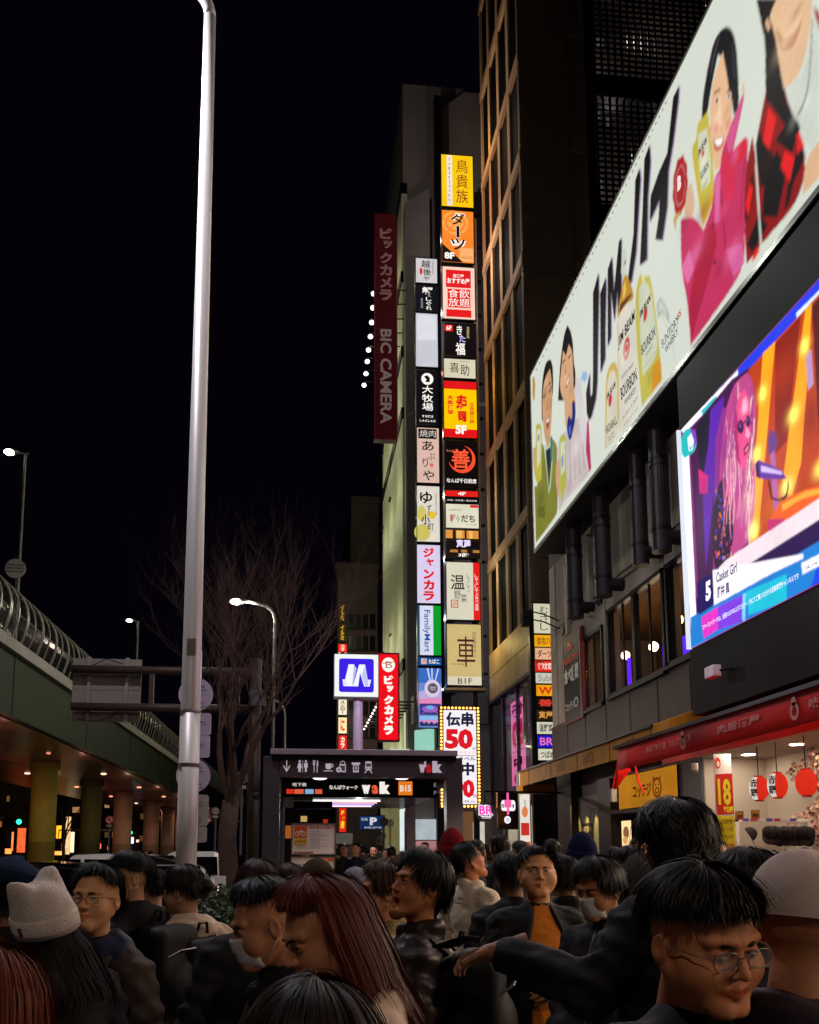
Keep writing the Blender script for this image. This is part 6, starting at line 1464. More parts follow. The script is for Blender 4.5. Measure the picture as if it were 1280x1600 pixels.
rs_ = thing('round_plate', 'round pale sign back on the leftmost highway lamp post', 'sign', c)
MB().tube([c, c + Vector((0, .04, 0))], 15.5*30/FPX, 28).build('plate', mat('plate_pale', '#a8a49a', .5), rs_)
for k in (-1, 0, 1): MB().box(c.x - .3, c.x + .3, 29.87, 29.9, c.z + .12*k - .015, c.z + .12*k + .015).build('stiffener', greyp, rs_)
MB().tube([(c.x + .02, 30.0, 7.5), (c.x + .02, 30.0, c.z + .3)], .04, 8).build('stem', greyp, rs_)
mastlamp('highway_lamp', 'small distant lamp post just above the big sign back', 216, 972, 7.5, (204, 969), 52, .07, gain=14)
t = mastlamp('street_lamp', 'slim lamp post with a curved arm and bright head among the tree branches', 430, 945, .12, (372, 939), 27, .055, True, gain=16)
la = bpy.data.lights.new('street_light', 'POINT'); la.energy = 450; la.color = (1, .97, .85); la.shadow_soft_size = .15
lo = bpy.data.objects.new('street_light', la); COL.objects.link(lo); lo.parent = t; lo.location = P(370, 941, y=26.9) - t.location + Vector((0, 0, -.15))
mastlamp('street_lamp', 'lower slim lamp post with a curved arm left of the entrance roof', 446, 1093, .12, (411, 1090), 40, .055, True, gain=14)
# small road signs and signals under the road
def roundsign(px, py, r, y, label, face, mark):
    c_ = P(px, py, y=y); rr = r*y/FPX
    t = thing('traffic_sign', label, 'traffic sign', (c_.x, y, .1))
    MB().tube([c_, c_ + Vector((0, .03, 0))], rr, 24).build('plate', mat('tsp' + face, face, .45), t)
    print_on(Frame(c_ + Vector((-rr, -.006, rr)), (2*rr, 0, 0), (0, 0, -2*rr)), mark, t, emissive=False)
    MB().tube([(c_.x, y + .08, .1), (c_.x, y + .08, c_.z + rr*.5)], .04, 8).build('post', greyp, t)
    MB().box(c_.x - rr*.7, c_.x + rr*.7, y, y + .02, c_.z - rr*1.75, c_.z - rr*1.2).build('sub_plate', mat('tsp_white', '#a09c98', .5), t)
roundsign(171, 1281, 6, 42, 'small red-ringed no-U-turn traffic sign between two columns', '#d8d0d0', [('e', '#e01a20', .5, .5, .5, .5, .78), ('t', '#2a2a60', '∩', .3, .24, .68, .7, .06), ('p', '#e01a20', [(.16, .24), (.24, .16), (.84, .76), (.76, .84)])])
roundsign(337, 1267, 6, 36, 'tiny round white traffic sign right of the sign cluster', '#a8a4a0', [('e', '#5a5658', .5, .5, .5, .5, .8), ('r', '#5a5658', .2, .45, .8, .55)])
roundsign(378, 1215, 10, 26, 'grey back of a round traffic sign beside the gantry pole', '#6f665e', [('p', '#3a3430', [(.2, .2), (.4, .5), (.3, .55)]), ('p', '#3a3430', [(.5, .3), (.8, .7), (.7, .75)])])
for (px, py, y, l) in ((30, 1284, 40, 'green traffic light left of the first column'), (204, 1301, 62, 'tiny green traffic light right of the third column')):
    c_ = P(px, py, y=y)
    t = thing('traffic_light', l, 'traffic light', (c_.x, y + .2, .1)); r_l = 4.6*y/FPX if y < 50 else .17
    MB().box(c_.x - r_l*5, c_.x + r_l*1.4, y, y + .2, c_.z - r_l*1.3, c_.z + r_l*1.3).build('housing', black, t)
    for k in range(3): MB().ell((c_.x - k*r_l*1.9, y - .02, c_.z), (r_l*.85, .04, r_l*.85), 14, 8).build('lens', glow('#30ffb0', 3) if k == 0 else mat('lens_off', '#1a1412', .3), t)
    MB().tube([(c_.x - r_l*5, y + .2, c_.z + r_l), (c_.x - r_l*30, y + .2, c_.z + r_l), (c_.x - r_l*30, y + .2, .1)], .06, 8).build('post', greyp, t)

# ================================================================== bare tree
def bare_tree(name, label, base, H, spread, seed, trunk_r, m):
    R = random.Random(seed)
    t = thing(name, label, 'tree', base)
    mb = MB(); tw = MB()
    def grow(p, d, L, r, lvl):
        n = 4 if lvl < 3 else 3
        pts, rs_ = [p.copy()], [r]; q_ = p.copy(); dd = d.copy()
        for k in range(n):
            up = Vector((0, 0, .10 + .05*lvl))
            dd = (dd + Vector((R.uniform(-.24, .24), R.uniform(-.24, .24), R.uniform(-.12, .10))) + up*.35).normalized()
            q_ = q_ + dd * L / n; pts.append(q_.copy()); rs_.append(r * (1 - .42*(k+1)/n))
        (mb if lvl < 2 else tw).tube(pts, rs_, 8 if lvl < 2 else (5 if lvl < 4 else 3), caps=lvl > 4)
        if lvl >= 6 or q_.z > H: return
        nb_ = R.choice((2, 2, 3)) if lvl < 4 else R.choice((1, 2, 2))
        for k in range(nb_):
            out = Vector((q_.x - base[0], q_.y - base[1], 0)); out = out.normalized() if out.length > .1 else Vector((R.uniform(-1, 1), R.uniform(-1, 1), 0)).normalized()
            a = Vector((R.uniform(-1, 1), R.uniform(-1, 1), R.uniform(-.25, .7)))
            nd = (dd * 1.0 + a * .60 + out * spread * .05).normalized()
            grow(q_, nd, L * R.uniform(.66, .92), rs_[-1] * R.uniform(.62, .82), lvl + 1)
        if lvl >= 1:
            for j in range(5 if lvl > 2 else 3):
                pp_ = pts[R.randint(1, len(pts) - 1)]
                grow(pp_, (dd + Vector((R.uniform(-1, 1), R.uniform(-1, 1), R.uniform(-.1, .9)))).normalized(), L*.5, r*.38, max(lvl + 2, 5))
    b = Vector(base)
    trunk = [b, b + Vector((.02, 0, .8)), b + Vector((-.05, .03, 1.7)), b + Vector((.02, .0, 2.5))]
    mb.tube(trunk, [trunk_r*1.15, trunk_r, trunk_r*.92, trunk_r*.86], 14)
    top_ = trunk[-1]
    for k in range(6):
        an = k * 1.05 + R.uniform(-.2, .2)
        d = Vector((math.cos(an)*.40*spread, math.sin(an)*.3*spread, 1)).normalized()
        grow(top_ - Vector((0, 0, .25*(k % 3))), d, R.uniform(1.45, 1.85), trunk_r*.42, 0)
    mb.build('trunk', m, t, smooth=True); tag(tw.build('crown', m, t, smooth=True), kind=None)
    return t
bark = mat('bark', '#4a362c', .85, var=.3, scale=6, bump=.6, bscale=18)
tx = P(349, 1400, y=18).x
bare_tree('bare_tree', 'bare street tree with a forked trunk and spreading thin twigs behind the lamp post', (tx + .1, 18, .12), 8.4, .85, 12, .21, bark)
bare_tree('bare_tree', 'small bare tree with few twigs far under the elevated road', (P(100, 1330, y=48).x, 48, 0), 3.6, .6, 5, .1, bark)
# shrub bed at the tree's foot
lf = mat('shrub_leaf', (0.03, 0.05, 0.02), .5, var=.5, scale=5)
def shrub(label, c, rx, ry, rz, n, seed, m=lf, s0=.045):
    R = random.Random(seed); mb = MB()
    for k in range(n):
        v = Vector((R.gauss(0, 1), R.gauss(0, 1), R.gauss(0, 1))).normalized() * (R.random() ** .4)
        p_ = Vector((c[0] + v.x*rx, c[1] + v.y*ry, max(.1, c[2] + v.z*rz)))
        a = Vector((R.uniform(-1, 1), R.uniform(-1, 1), R.uniform(-.3, 1))).normalized(); b_ = a.orthogonal().normalized()
        s_ = s0 * R.uniform(.6, 1.3)
        mb.poly([p_, p_ + (a*.5 + b_*.35)*s_*2, p_ + a*s_*2.2, p_ + (a*.5 - b_*.35)*s_*2])
    t = thing('shrub', label, 'shrub', (c[0], c[1], .1))
    mb.build('foliage', m, t)
    MB().tube([(c[0], c[1], .1), (c[0], c[1], c[2])], .03, 6).build('stem', bark, t)
tr_ = P(360, 1450, y=11)
shrub('dark leafy shrub at the foot of the bare tree', (P(352, 1500, y=12).x, 12, .55), .75, .6, .55, 2600, 3)
shrub('dark leafy shrub just right of the one under the tree', (P(395, 1500, y=12.6).x, 12.8, .5), .6, .5, .45, 1800, 4)
shrub('small lit shrub left of the lower notice board', (P(590, 1345, y=19).x, 19, .9), .45, .4, .5, 900, 5, mat('leaf_painted_lit', (.10, .12, .04), .5, var=.4))  # brighter leaf green, the lamp light put into the colour
shrub('small lit shrub seen below the ticket kiosk', (P(548, 1345, y=18.5).x, 18.5, .9), .35, .35, .5, 700, 6, mat('leaf_painted_lit', (.10, .12, .04), .5))

# ================================================================== vehicles
def car(name, label, cat, loc, rot, L, Wd, H, body_m, hood_h=.95, hood=.24, van=False, lamps='#5a1410'):
    """car facing local +y; body lofted from a side outline, glass, lamps, wheels and plates as parts"""
    t = thing(name, label, cat, loc); t.rotation_euler = (0, 0, rot)
    def B(mb, nm, m, parent=t, **k): return mb.build(nm, m, parent, local=True, **k)
    w = Wd / 2
    if van: prof = [(-L/2, .35), (-L/2, H*.62), (-L/2 + .1, H*.93), (-L/2 + .3, H), (L/2 - 1.2, H), (L/2 - .45, H*.62), (L/2 - .1, H*.5), (L/2, .4)]
    else: prof = [(-L/2, .4), (-L/2 + .05, hood_h*.95), (-L/2 + .6, hood_h), (-L*.27, H*.96), (-L*.1, H), (L*.08, H*.985), (L*.27, hood_h*1.02), (L/2 - .25, hood_h*.82), (L/2, .55), (L/2, .35)]
    mb = MB(); n = len(prof)
    secs = [(-w, .0, .16), (-w + .05, .0, .05), (-w + .2, .0, .0), (w - .2, .0, .0), (w - .05, .0, .05), (w, .0, .16)]
    vs = []
    for (x, _, drop) in secs:
        for (yy, zz) in prof:
            z2 = zz - drop * (1.0 if zz > hood_h else .4) * (1 if zz > .6 else 0)
            tx_ = x * (1 - .14 * max(0, (zz - hood_h)) / max(.1, H - hood_h)) if zz > hood_h else x
            vs.append((tx_, yy * (1 - drop*.1), z2))
    fs = []
    for i in range(len(secs) - 1):
        for j in range(n): fs.append((i*n + j, i*n + (j+1) % n, (i+1)*n + (j+1) % n, (i+1)*n + j))
    fs += [tuple(range(n))[::-1], tuple(range((len(secs)-1)*n, len(secs)*n))]
    mb.add(vs, fs)
    B(mb, 'body', body_m, smooth=False, bevel=.035)
    gm = mat('car_glass', '#08080a', .05, .0, var=.05, coat=1.0)
    if van:
        zz0, zz1 = H*.62, H*.93
        for sx_ in (-1, 1):
            for (ya, yb) in ((-L/2 + .35, -L*.2), (-L*.18, L*.08), (L*.10, L/2 - 1.15)):
                B(MB().box(sx_*w*.93 - .02, sx_*w*.93 + .06*sx_, ya, yb, zz0, zz1 - .06), 'side_window', gm)
        B(MB().box(-w*.8, w*.8, -L/2 - .005, -L/2 + .12, H*.58, H*.86), 'rear_window', gm)
        B(MB().prism([(-w*.74, L/2 - 1.10, H*.90), (w*.74, L/2 - 1.10, H*.90), (w*.80, L/2 - .5, H*.64), (-w*.80, L/2 - .5, H*.64)], (0, .06, .03)), 'windscreen', gm)
    else:
        B(MB().prism([(-w*.72, L*.085, H*.975), (w*.72, L*.085, H*.975), (w*.85, L*.265, hood_h*1.05), (-w*.85, L*.265, hood_h*1.05)], (0, .03, .03)), 'windscreen', gm)
        B(MB().prism([(-w*.72, -L*.265, H*.955), (w*.72, -L*.265, H*.955), (w*.82, -L/2 + .62, hood_h*1.03), (-w*.82, -L/2 + .62, hood_h*1.03)], (0, -.03, .03)), 'rear_window', gm)
        for sx_ in (-1, 1):
            for (ya, yb) in ((-L*.24, -L*.02), (.02, L*.2)):
                B(MB().prism([(sx_*w*.95, ya, hood_h + .02), (sx_*w*.95, yb, hood_h + .02), (sx_*w*.88, min(yb, L*.1), H*.93), (sx_*w*.88, max(ya, -L*.2), H*.93)], (.02*sx_, 0, 0)), 'side_window', gm)
    for sx_ in (-1, 1):
        B(MB().box(sx_*w*.62, sx_*w*.92, -L/2 - .02, -L/2 + .05, .72, .9), 'tail_lamp', glow(lamps, 1.2, sample=False))
        B(MB().box(sx_*w*.6, sx_*w*.92, L/2 - .16, L/2 + .01, .6, .74), 'headlight', glow('#fff4e0', 1.2, sample=False))
        B(MB().box(sx_*(w + .02), sx_*(w + .2), L*.2, L*.2 + .1, 1.0, 1.16), 'mirror', body_m, bevel=.01)
        for yy in (-L*.31, L*.31):
            o = B(MB().tube([(sx_*(w - .2), yy, .31), (sx_*(w + .01), yy, .31)], .31, 24), 'wheel', mat('tyre', '#0c0c0c', .8))
            B(MB().tube([(sx_*(w - .05), yy, .31), (sx_*(w + .02), yy, .31)], .19, 14), 'rim', mat('rim', '#8a8a8a', .3, .8), o)
            B(MB().tube([(sx_*(w - .1), yy, .33), (sx_*(w + .005), yy, .33)], .37, 24), 'wheel_arch', black)
    B(MB().box(-.17, .17, -L/2 - .03, -L/2, .5, .66), 'number_plate', mat('numplate', '#b8b0a0', .5))
    B(MB().box(-w + .05, w - .05, -L/2 - .05, -L/2 + .12, .32, .5), 'bumper', black, bevel=.02)
    return t
sil = mat('silver_paint', '#c9c4be', .25, .05, var=.04, coat=.8); blp = mat('black_paint', '#060606', .18, .3, var=.04, coat=1.0)
car('parked_van', 'boxy silver minivan parked facing us behind the lamp post', 'van', (P(292, 1350, y=19.5).x, 21.0, 0), math.pi + .06, 3.4, 1.5, 1.53, sil, van=True)
car('parked_car', 'low silver car in front of the minivan, dark windows', 'car', (P(262, 1385, y=15).x, 14.6, 0), math.pi + .1, 4.1, 1.65, 1.32, sil)
car('black_car', 'glossy black saloon passing at the far left behind the crowd', 'car', (P(40, 1360, y=13).x, 12.4, 0), math.pi/2 + .12, 4.7, 1.8, 1.42, blp)
car('pale_car', 'pale car with bright reflections between the boy and the young man', 'car', (P(160, 1355, y=17).x, 17.5, 0), math.pi/2 - .5, 4.2, 1.7, 1.5, sil)
car('black_car', 'dark car standing by the tree trunk, partly hidden by it', 'car', (P(395, 1340, y=24).x - .6, 25, 0), .05, 4.4, 1.7, 1.45, blp)
# parked bicycles under the road, motorbike by the tree
def bicycle(label, loc, rot):
    t = thing('bicycle', label, 'bicycle', loc, None); t.rotation_euler = (0, 0, rot)
    def B(mb, nm, m, parent=t): return mb.build(nm, m, parent, local=True)
    bm = mat('bike_metal', '#8d8a88', .3, .8)
    for y in (-.52, .52):
        ring = [(0, y + .33*math.cos(a), .34 + .33*math.sin(a)) for a in [2*math.pi*k/20 for k in range(21)]]
        wv = B(MB().tube(ring, .016, 5, caps=False), 'wheel', mat('tyre', '#0c0c0c', .8))
        s_ = MB()
        for k in range(8): a = math.pi*k/8; s_.tube([(0, y - .32*math.cos(a), .34 - .32*math.sin(a)), (0, y + .32*math.cos(a), .34 + .32*math.sin(a))], .003, 3)
        B(s_, 'spokes', bm, wv)
    B(MB().tube([(0, -.52, .34), (0, -.15, .75), (0, .38, .8), (0, .52, .34)], .016, 6).tube([(0, -.15, .75), (0, 0, .3), (0, .38, .72)], .016, 6).tube([(0, -.52, .34), (0, 0, .3)], .012, 6), 'frame', bm)
    B(MB().ell((0, -.2, .86), (.07, .13, .04)), 'saddle', black); B(MB().tube([(-.26, .3, 1.0), (0, .4, .98), (.26, .3, 1.0)], .012, 6).tube([(0, .38, .78), (0, .4, .98)], .014, 6), 'handlebar', bm)
    B(MB().box(-.15, .15, .45, .7, .78, .98), 'basket', bm)
bicycle('bicycle standing nearest the tree trunk on the pavement', (P(330, 1380, y=16).x + .7, 16.2, .12), .3)
bicycle('bicycle behind the one nearest the tree', (P(330, 1380, y=16).x + 1.2, 17.3, .12), .2)

# ================================================================== souvenir shop goods
lx = (XA + .3)
for i, (px, py, two) in enumerate(((1186, 1232, 1), (1215, 1227, 1), (1260, 1223, 0))):
    c_ = P(px, py, x=7.55)
    t = thing('paper_lantern', ['white and red paper lantern with black 赤鶏, farthest of the three', 'middle paper lantern, red with a white side, against the blossom wall', 'plain red paper lantern nearest the camera'][i], 'lantern', c_, 'paper lanterns in the souvenir shop')
    rx, rz = .15, .2
    for half, colr in ((0, '#e8e0d8' if two else '#e8301c'), (1, '#e8301c')):
        mb = MB(); vs = []; fs = []; nu, nv = 16, 22
        a0 = 1.75 if half == 0 else 1.75 - math.pi     # white half turned to the street
        for j in range(nv + 1):
            th = math.pi * (.1 + .8*j/nv); rr = rx * math.sin(th)**.75 * (1 + (.02 if j % 2 else 0))
            for k in range(nu + 1):
                a = a0 - .95 + math.pi * k / nu
                vs.append((c_.x + rr*math.cos(a)*1, c_.y + rr*math.sin(a), c_.z + rz*math.cos(th)))
        for j in range(nv):
            for k in range(nu): fs.append((j*(nu+1)+k, (j+1)*(nu+1)+k, (j+1)*(nu+1)+k+1, j*(nu+1)+k+1))
        mb.add(vs, fs).build('paper_shade', glow(colr, .8, var=.1, scale=6), t, smooth=True)
    for s_ in (-1, 1): MB().tube([(c_.x, c_.y, c_.z + s_*rz*.9), (c_.x, c_.y, c_.z + s_*rz*1.06)], .07, 14).build('ring', mat('ring_red', '#b81c10', .5), t)
    MB().tube([(c_.x, c_.y, c_.z + rz), (c_.x, c_.y, 3.3)], .008, 5).build('cord', black, t)
    if two:
        d_ = (CAM - c_); d_.z = 0; d_ = d_.normalized(); side_ = Vector((d_.y, -d_.x, 0))
        f_ = Frame(c_ + d_*rx*1.02 + side_*(-.125) + Vector((0, 0, .14)), Vector((-d_.y, d_.x, 0))*.1*-1, (0, 0, -.28))
        f_ = Frame(c_ + d_*(rx*.98) + Vector((d_.y, -d_.x, 0))*.13 + Vector((0, 0, .15)), Vector((-d_.y, d_.x, 0))*.11, (0, 0, -.3))
        mb = MB(); put_text(mb, f_, '赤', 0, 0, 1, .48, .004, .03); put_text(mb, f_, '鶏', 0, .52, 1, 1, .004, .03); mb.build('lettering', mat('ink', '#1a1010', .6), t)
# discount banner facing the street
fb_ = front(1119, 1178, 1146, 1340, 13.0)
bn = thing('discount_banner', 'narrow upright banner with a red 18% OFF field over a yellow field', 'banner', fb_.at(.5, 1))
MB().obox(fb_.at(0, 0, -.012), fb_.U, fb_.V, fb_.N * .01).build('cloth', mat('banner_white', '#e8e0dc', .6), bn)
print_on(fb_, [('e', '#d83020', .22, .09, .16, .055), ('e', '#f0d0c0', .22, .1, .09, .03), ('p', '#d02018', [(.02, .2), (1, .19), (1, .58), (.02, .59)]), ('t', '#f8e818', '18', .12, .24, .86, .5, .03), ('t', '#f8e818', '%OFF', .4, .51, .96, .57, .06), ('r', '#d8c818', .02, .6, .98, 1), ('r', '#b03020', .1, .54, .3, .57),
  ('t', '#6a5a10', '全品対象', .16, .63, .84, .68, .01), ('t', '#6a5a10', 'お一人様', .16, .71, .84, .75, 0), ('t', '#6a5a10', '免税TAXFREE', .14, .78, .86, .82, 0), ('e', '#c83828', .24, .9, .18, .045), ('t', '#c83828', 'DUTY', .45, .87, .9, .93, .02)], bn, emissive=False, lift0=.002)
MB().tube([fb_.at(-.05, 0, -.02), fb_.at(1.05, 0, -.02)], .012, 6).build('rod', dark, bn)
MB().tube([fb_.at(.5, 0, -.02), (fb_.at(.5, 0).x, 13.02, 3.3)], .006, 5).build('cord', dark, bn)
# caps on a white rack
YC = 11.6
wr = mat('rack_white', '#d8d4c8', .4)
x0, x1 = P(1150, 1300, y=YC).x, P(1262, 1300, y=YC).x
zr = P(1200, 1281, y=YC).z
rk = thing('cap_rack', 'white wire display rack of the souvenir shop hung with black caps', 'display rack', ((x0 + x1)/2, YC, .12))
for x in (x0, x1): MB().box(x, x + .04, YC - .02, YC + .02, .12, zr).build('upright', wr, rk)
MB().box(x0, x1, YC - .02, YC + .02, zr - .03, zr).box(x0, x1, YC - .02, YC + .02, P(1200, 1325, y=YC).z, P(1200, 1322, y=YC).z).build('bar', wr, rk)
MB().box(x1 - .12, x1 + .06, YC + .02, YC + .05, .12, zr + .02).build('side_board', wr, rk)
gz1 = P(1200, 1323, y=YC).z
gr_ = MB()
xx = x0 + .45
while xx < x1: gr_.box(xx - .006, xx + .006, YC - .02, YC, .6, gz1); xx += .075
zz = .6
while zz < gz1: gr_.box(x0 + .45, x1, YC - .02, YC, zz - .006, zz + .006); zz += .075
gr_.build('wire_grid', wr, rk)
for k in range(7):
    MB().box(x0 + .1 + .12*k, x0 + .19 + .12*k, YC - .03, YC - .02, zr - .02, zr + .02).build('price_tag', mat('pt%d' % (k % 3), ['#5a4aa0', '#b03848', '#d8d0c0'][k % 3], .5), rk)
capm = mat('cap_black', '#101010', .75, var=.3, bump=.2)
def cap_mesh():
    mb = MB(); vs, fs = [], []; nu, nv = 14, 6
    for j in range(nv + 1):
        th = math.pi/2 * j / nv
        for i in range(nu):
            ph = 2*math.pi*i/nu; vs.append((.085*math.sin(th)*math.cos(ph), .1*math.sin(th)*math.sin(ph), .115*math.cos(th)))
    for j in range(nv):
        for i in range(nu): fs.append((j*nu+i, (j+1)*nu+i, (j+1)*nu+(i+1) % nu, j*nu+(i+1) % nu))
    mb.add(vs, fs)
    br = [(.082*math.cos(a), -.1*abs(math.sin(a)) - .0, .0) for a in [math.pi*k/10 for k in range(11)]]
    out = [(.085*math.cos(a), -.085 - .09*math.sin(a), -.025*math.sin(a)) for a in [math.pi*k/10 for k in range(11)]]
    for k in range(10): mb.quad(br[k], br[k+1], out[k+1], out[k])
    return mb
for k in range(10):
    big = k < 2
    pc_ = P(1170 + 30*k, 1304 - 2*k, y=YC - .15) if big else P(1196 + 7.6*k, 1302 + (k % 2), y=YC - .1 - .03*k)
    t = thing('baseball_hat', '', 'cap', pc_, 'black caps hanging on the rack')
    t['label'] = 'leftmost black cap, hung turned on the shop rack' if k == 0 else ('second black cap from the left on the shop rack' if k == 1 else '%s black cap of the tight row on the right of the rack' % ('first', 'second', 'third', 'fourth', 'fifth', 'sixth', 'seventh', 'eighth')[k-2])
    o = cap_mesh().build('cap_crown', capm, t, local=True, smooth=True); o.rotation_euler = (1.15 + .12*math.sin(k*2.3), .15*math.sin(k*3.1), -.75 + .25*math.sin(k*1.9)) if k > 1 else (1.0, .3, .9 - 1.0*k)
    o.scale = (1.05, 1.05, 1.05)
# yellow price cards, silver head on display, shelf of bottles and the yellow flowers
for (px, py, l) in ((1155, 1275, 'left'), (1180, 1273, 'right')):
    f_ = front(px - 5, py - 7, px + 6, py + 7, 12.2)
    signbox('price_card', l + ' yellow price card standing above the cap rack', 'price card', f_, '#a87a20', [('t', '#3a2008', '990', .12, .3, .88, .7, .04), ('r', '#b03020', .1, .76, .9, .9)], .012, rim='#6a5010', lit=False, rimw=.004)
c_ = P(1112, 1285, y=13.4)
t = thing('wrapped_display', 'crumpled silver-wrapped heads on the counter left of the discount banner', 'display goods', c_)
R = random.Random(3)
for k in range(7):
    MB().ell(c_ + Vector((R.uniform(-.16, .22), R.uniform(-.05, .05), R.uniform(-.08, .12))), (R.uniform(.06, .1), .06, R.uniform(.05, .08)), 7, 5).build('wrapped_head', mat('silver_wrap', '#b8b0a8', .25, .8, bump=.8, bscale=12), t)
f_ = front(1098, 1296, 1124, 1340, 13.5)
t = thing('bottle_shelf', 'shelf of small silvery bottles under a red neon edge beside the banner', 'shelf', f_.at(.5, 1, -.2))
MB().obox(f_.at(0, .02, -.35), f_.U, f_.V, f_.N * .03).build('back_board', mat('shelf_back', '#6a6060', .4), t)
MB().obox(f_.at(-.3, -.02, -.05), f_.U * 1.35, f_.V * .06, f_.N * .04).build('neon_edge', glow('#ff3028', 3), t)
for j in range(2):
    for k in range(5):
        b0 = f_.at(.08 + .2*k, .5 + .46*j, -.15)
        MB().tube([b0, b0 + Vector((0, 0, .1)), b0 + Vector((0, 0, .13)), b0 + Vector((0, 0, .17))], [.022, .022, .01, .01], 8).build('bottle', mat('bottle_silver', '#a8a0a0', .2, .6), t)
    MB().obox(f_.at(0, .5 + .46*j, -.35), f_.U, f_.V * .02, f_.N * .3).build('shelf_board', greyp, t)
shrub('yellow-green flowers at the right edge in front of the rack', P(1262, 1345, y=9.5), .22, .15, .1, 500, 8, mat('flower_yellow', '#b8b020', .5, var=.4), .02)
shrub('small yellow flowers lower down beside the rack', P(1228, 1362, y=9.6), .08, .08, .08, 120, 9, mat('flower_yellow', '#b8b020', .5), .02)
p = P(1086, 1203, y=14.4)
t = thing('dome_camera', 'white dome camera under the ceiling in front of the grey partition', 'camera', p)
MB().tube([p + Vector((0, 0, .12)), p], .06, 14).build('mount', wr, t); MB().ell(p, .06, 14, 8).build('dome', mat('dome', '#a8a4a0', .15), t)
# stroller-height goods rails in the shop mouth
for i, x in enumerate((6.9, 7.4)):
    t = thing('clothes_rail', ('outer' if i == 0 else 'inner') + ' steel rail of dark bags in the mouth of the souvenir shop', 'clothes rail', (x, 12.6, .12))
    MB().tube([(x, 12.0, .12), (x, 12.0, 1.4), (x, 13.2, 1.4), (x, 13.2, .12)], .015, 8).build('rail', mat('chrome', '#b8b8b8', .2, .9), t)
    for k in range(8): MB().ell((x + .02*(k % 3), 12.1 + .14*k, 1.12), (.12, .06, .22), 9, 7).build('bag', mat('bag%d' % (k % 3), ['#15131a', '#241c1c', '#2c2a30'][k % 3], .6), t)
# ================================================================== people
def surf_net(fn, lo, hi, h):
    """Mesh of the zero surface of fn(X, Y, Z) (numpy) on a regular grid."""
    ax = [np.arange(lo[i], hi[i] + h, h, dtype=np.float32) for i in range(3)]
    X, Y, Z = np.meshgrid(*ax, indexing='ij')
    F = fn(X, Y, Z).astype(np.float32)
    nx, ny, nz = F.shape
    ins = F < 0
    c = np.zeros((nx-1, ny-1, nz-1), np.int8)
    for i in (0, 1):
        for j in (0, 1):
            for k in (0, 1): c += ins[i:nx-1+i, j:ny-1+j, k:nz-1+k]
    act = (c > 0) & (c < 8)
    idx = -np.ones(act.shape, np.int64); ids = np.argwhere(act); idx[act] = np.arange(len(ids))
    acc = np.zeros((len(ids), 3), np.float64); cnt = np.zeros(len(ids))
    I, J, K_ = ids.T
    corners = [(i, j, k) for i in (0, 1) for j in (0, 1) for k in (0, 1)]
    for a in corners:
        for b in corners:
            if sum(abs(a[q] - b[q]) for q in range(3)) == 1 and a < b:
                fa = F[I+a[0], J+a[1], K_+a[2]]; fb = F[I+b[0], J+b[1], K_+b[2]]
                m = (fa < 0) != (fb < 0)
                t = np.where(m, fa / np.where(np.abs(fa - fb) < 1e-9, 1, fa - fb), 0)
                for q in range(3): acc[:, q] += np.where(m, a[q] + t * (b[q] - a[q]), 0)
                cnt += m
    V = (ids + acc / np.maximum(cnt, 1)[:, None]) * h + np.array(lo)
    faces = []
    for axis in range(3):
        s0 = [slice(None)]*3; s1 = [slice(None)]*3
        s0[axis] = slice(0, -1); s1[axis] = slice(1, None)
        A_ = ins[tuple(s0)]; B_ = ins[tuple(s1)]
        u, v = [(1, 2), (2, 0), (0, 1)][axis]
        ch = A_ != B_
        e = np.argwhere(ch)
        e = e[(e[:, u] > 0) & (e[:, v] > 0)]
        e = e[(e[:, u] < act.shape[u]) & (e[:, v] < act.shape[v])]
        inside_first = A_[tuple(e.T)]
        def cell(du, dv):
            q_ = e.copy(); q_[:, u] -= du; q_[:, v] -= dv; return idx[tuple(q_.T)]
        quad = np.stack([cell(1, 1), cell(0, 1), cell(0, 0), cell(1, 0)], 1)
        quad[~inside_first] = quad[~inside_first][:, ::-1]
        faces.append(quad)
    Fq = np.concatenate(faces); Fq = Fq[(Fq >= 0).all(1)]
    return V, Fq

def sell(X, Y, Z, c, r):
    x, y, z = (X-c[0])/r[0], (Y-c[1])/r[1], (Z-c[2])/r[2]
    k = np.sqrt(x*x + y*y + z*z) + 1e-6
    return (k - 1) * min(r) * (0.5 + 0.5 * 1.0)
def scap(X, Y, Z, a, b, ra, rb):
    a = np.array(a, np.float32); b = np.array(b, np.float32); d = b - a
    t = np.clip(((X-a[0])*d[0] + (Y-a[1])*d[1] + (Z-a[2])*d[2]) / max(1e-9, float(d @ d)), 0, 1)
    return np.sqrt((X-a[0]-t*d[0])**2 + (Y-a[1]-t*d[1])**2 + (Z-a[2]-t*d[2])**2) - (ra + (rb - ra)*t)
def smin(a, b, k):
    h = np.clip(.5 + .5*(b - a)/k, 0, 1); return b*(1-h) + a*h - k*h*(1-h)
def smax(a, b, k): return -smin(-a, -b, k)
_nd = nprng.normal(size=(14, 3)); _np = nprng.uniform(0, 6.28, 14)
def fnoise(X, Y, Z, f):
    s = 0
    for i in range(14):
        q_ = f * (1 + .22*i); s = s + np.sin((_nd[i, 0]*X + _nd[i, 1]*Y + _nd[i, 2]*Z)*q_ + _np[i]) / (1 + .25*i)
    return s / 5.0

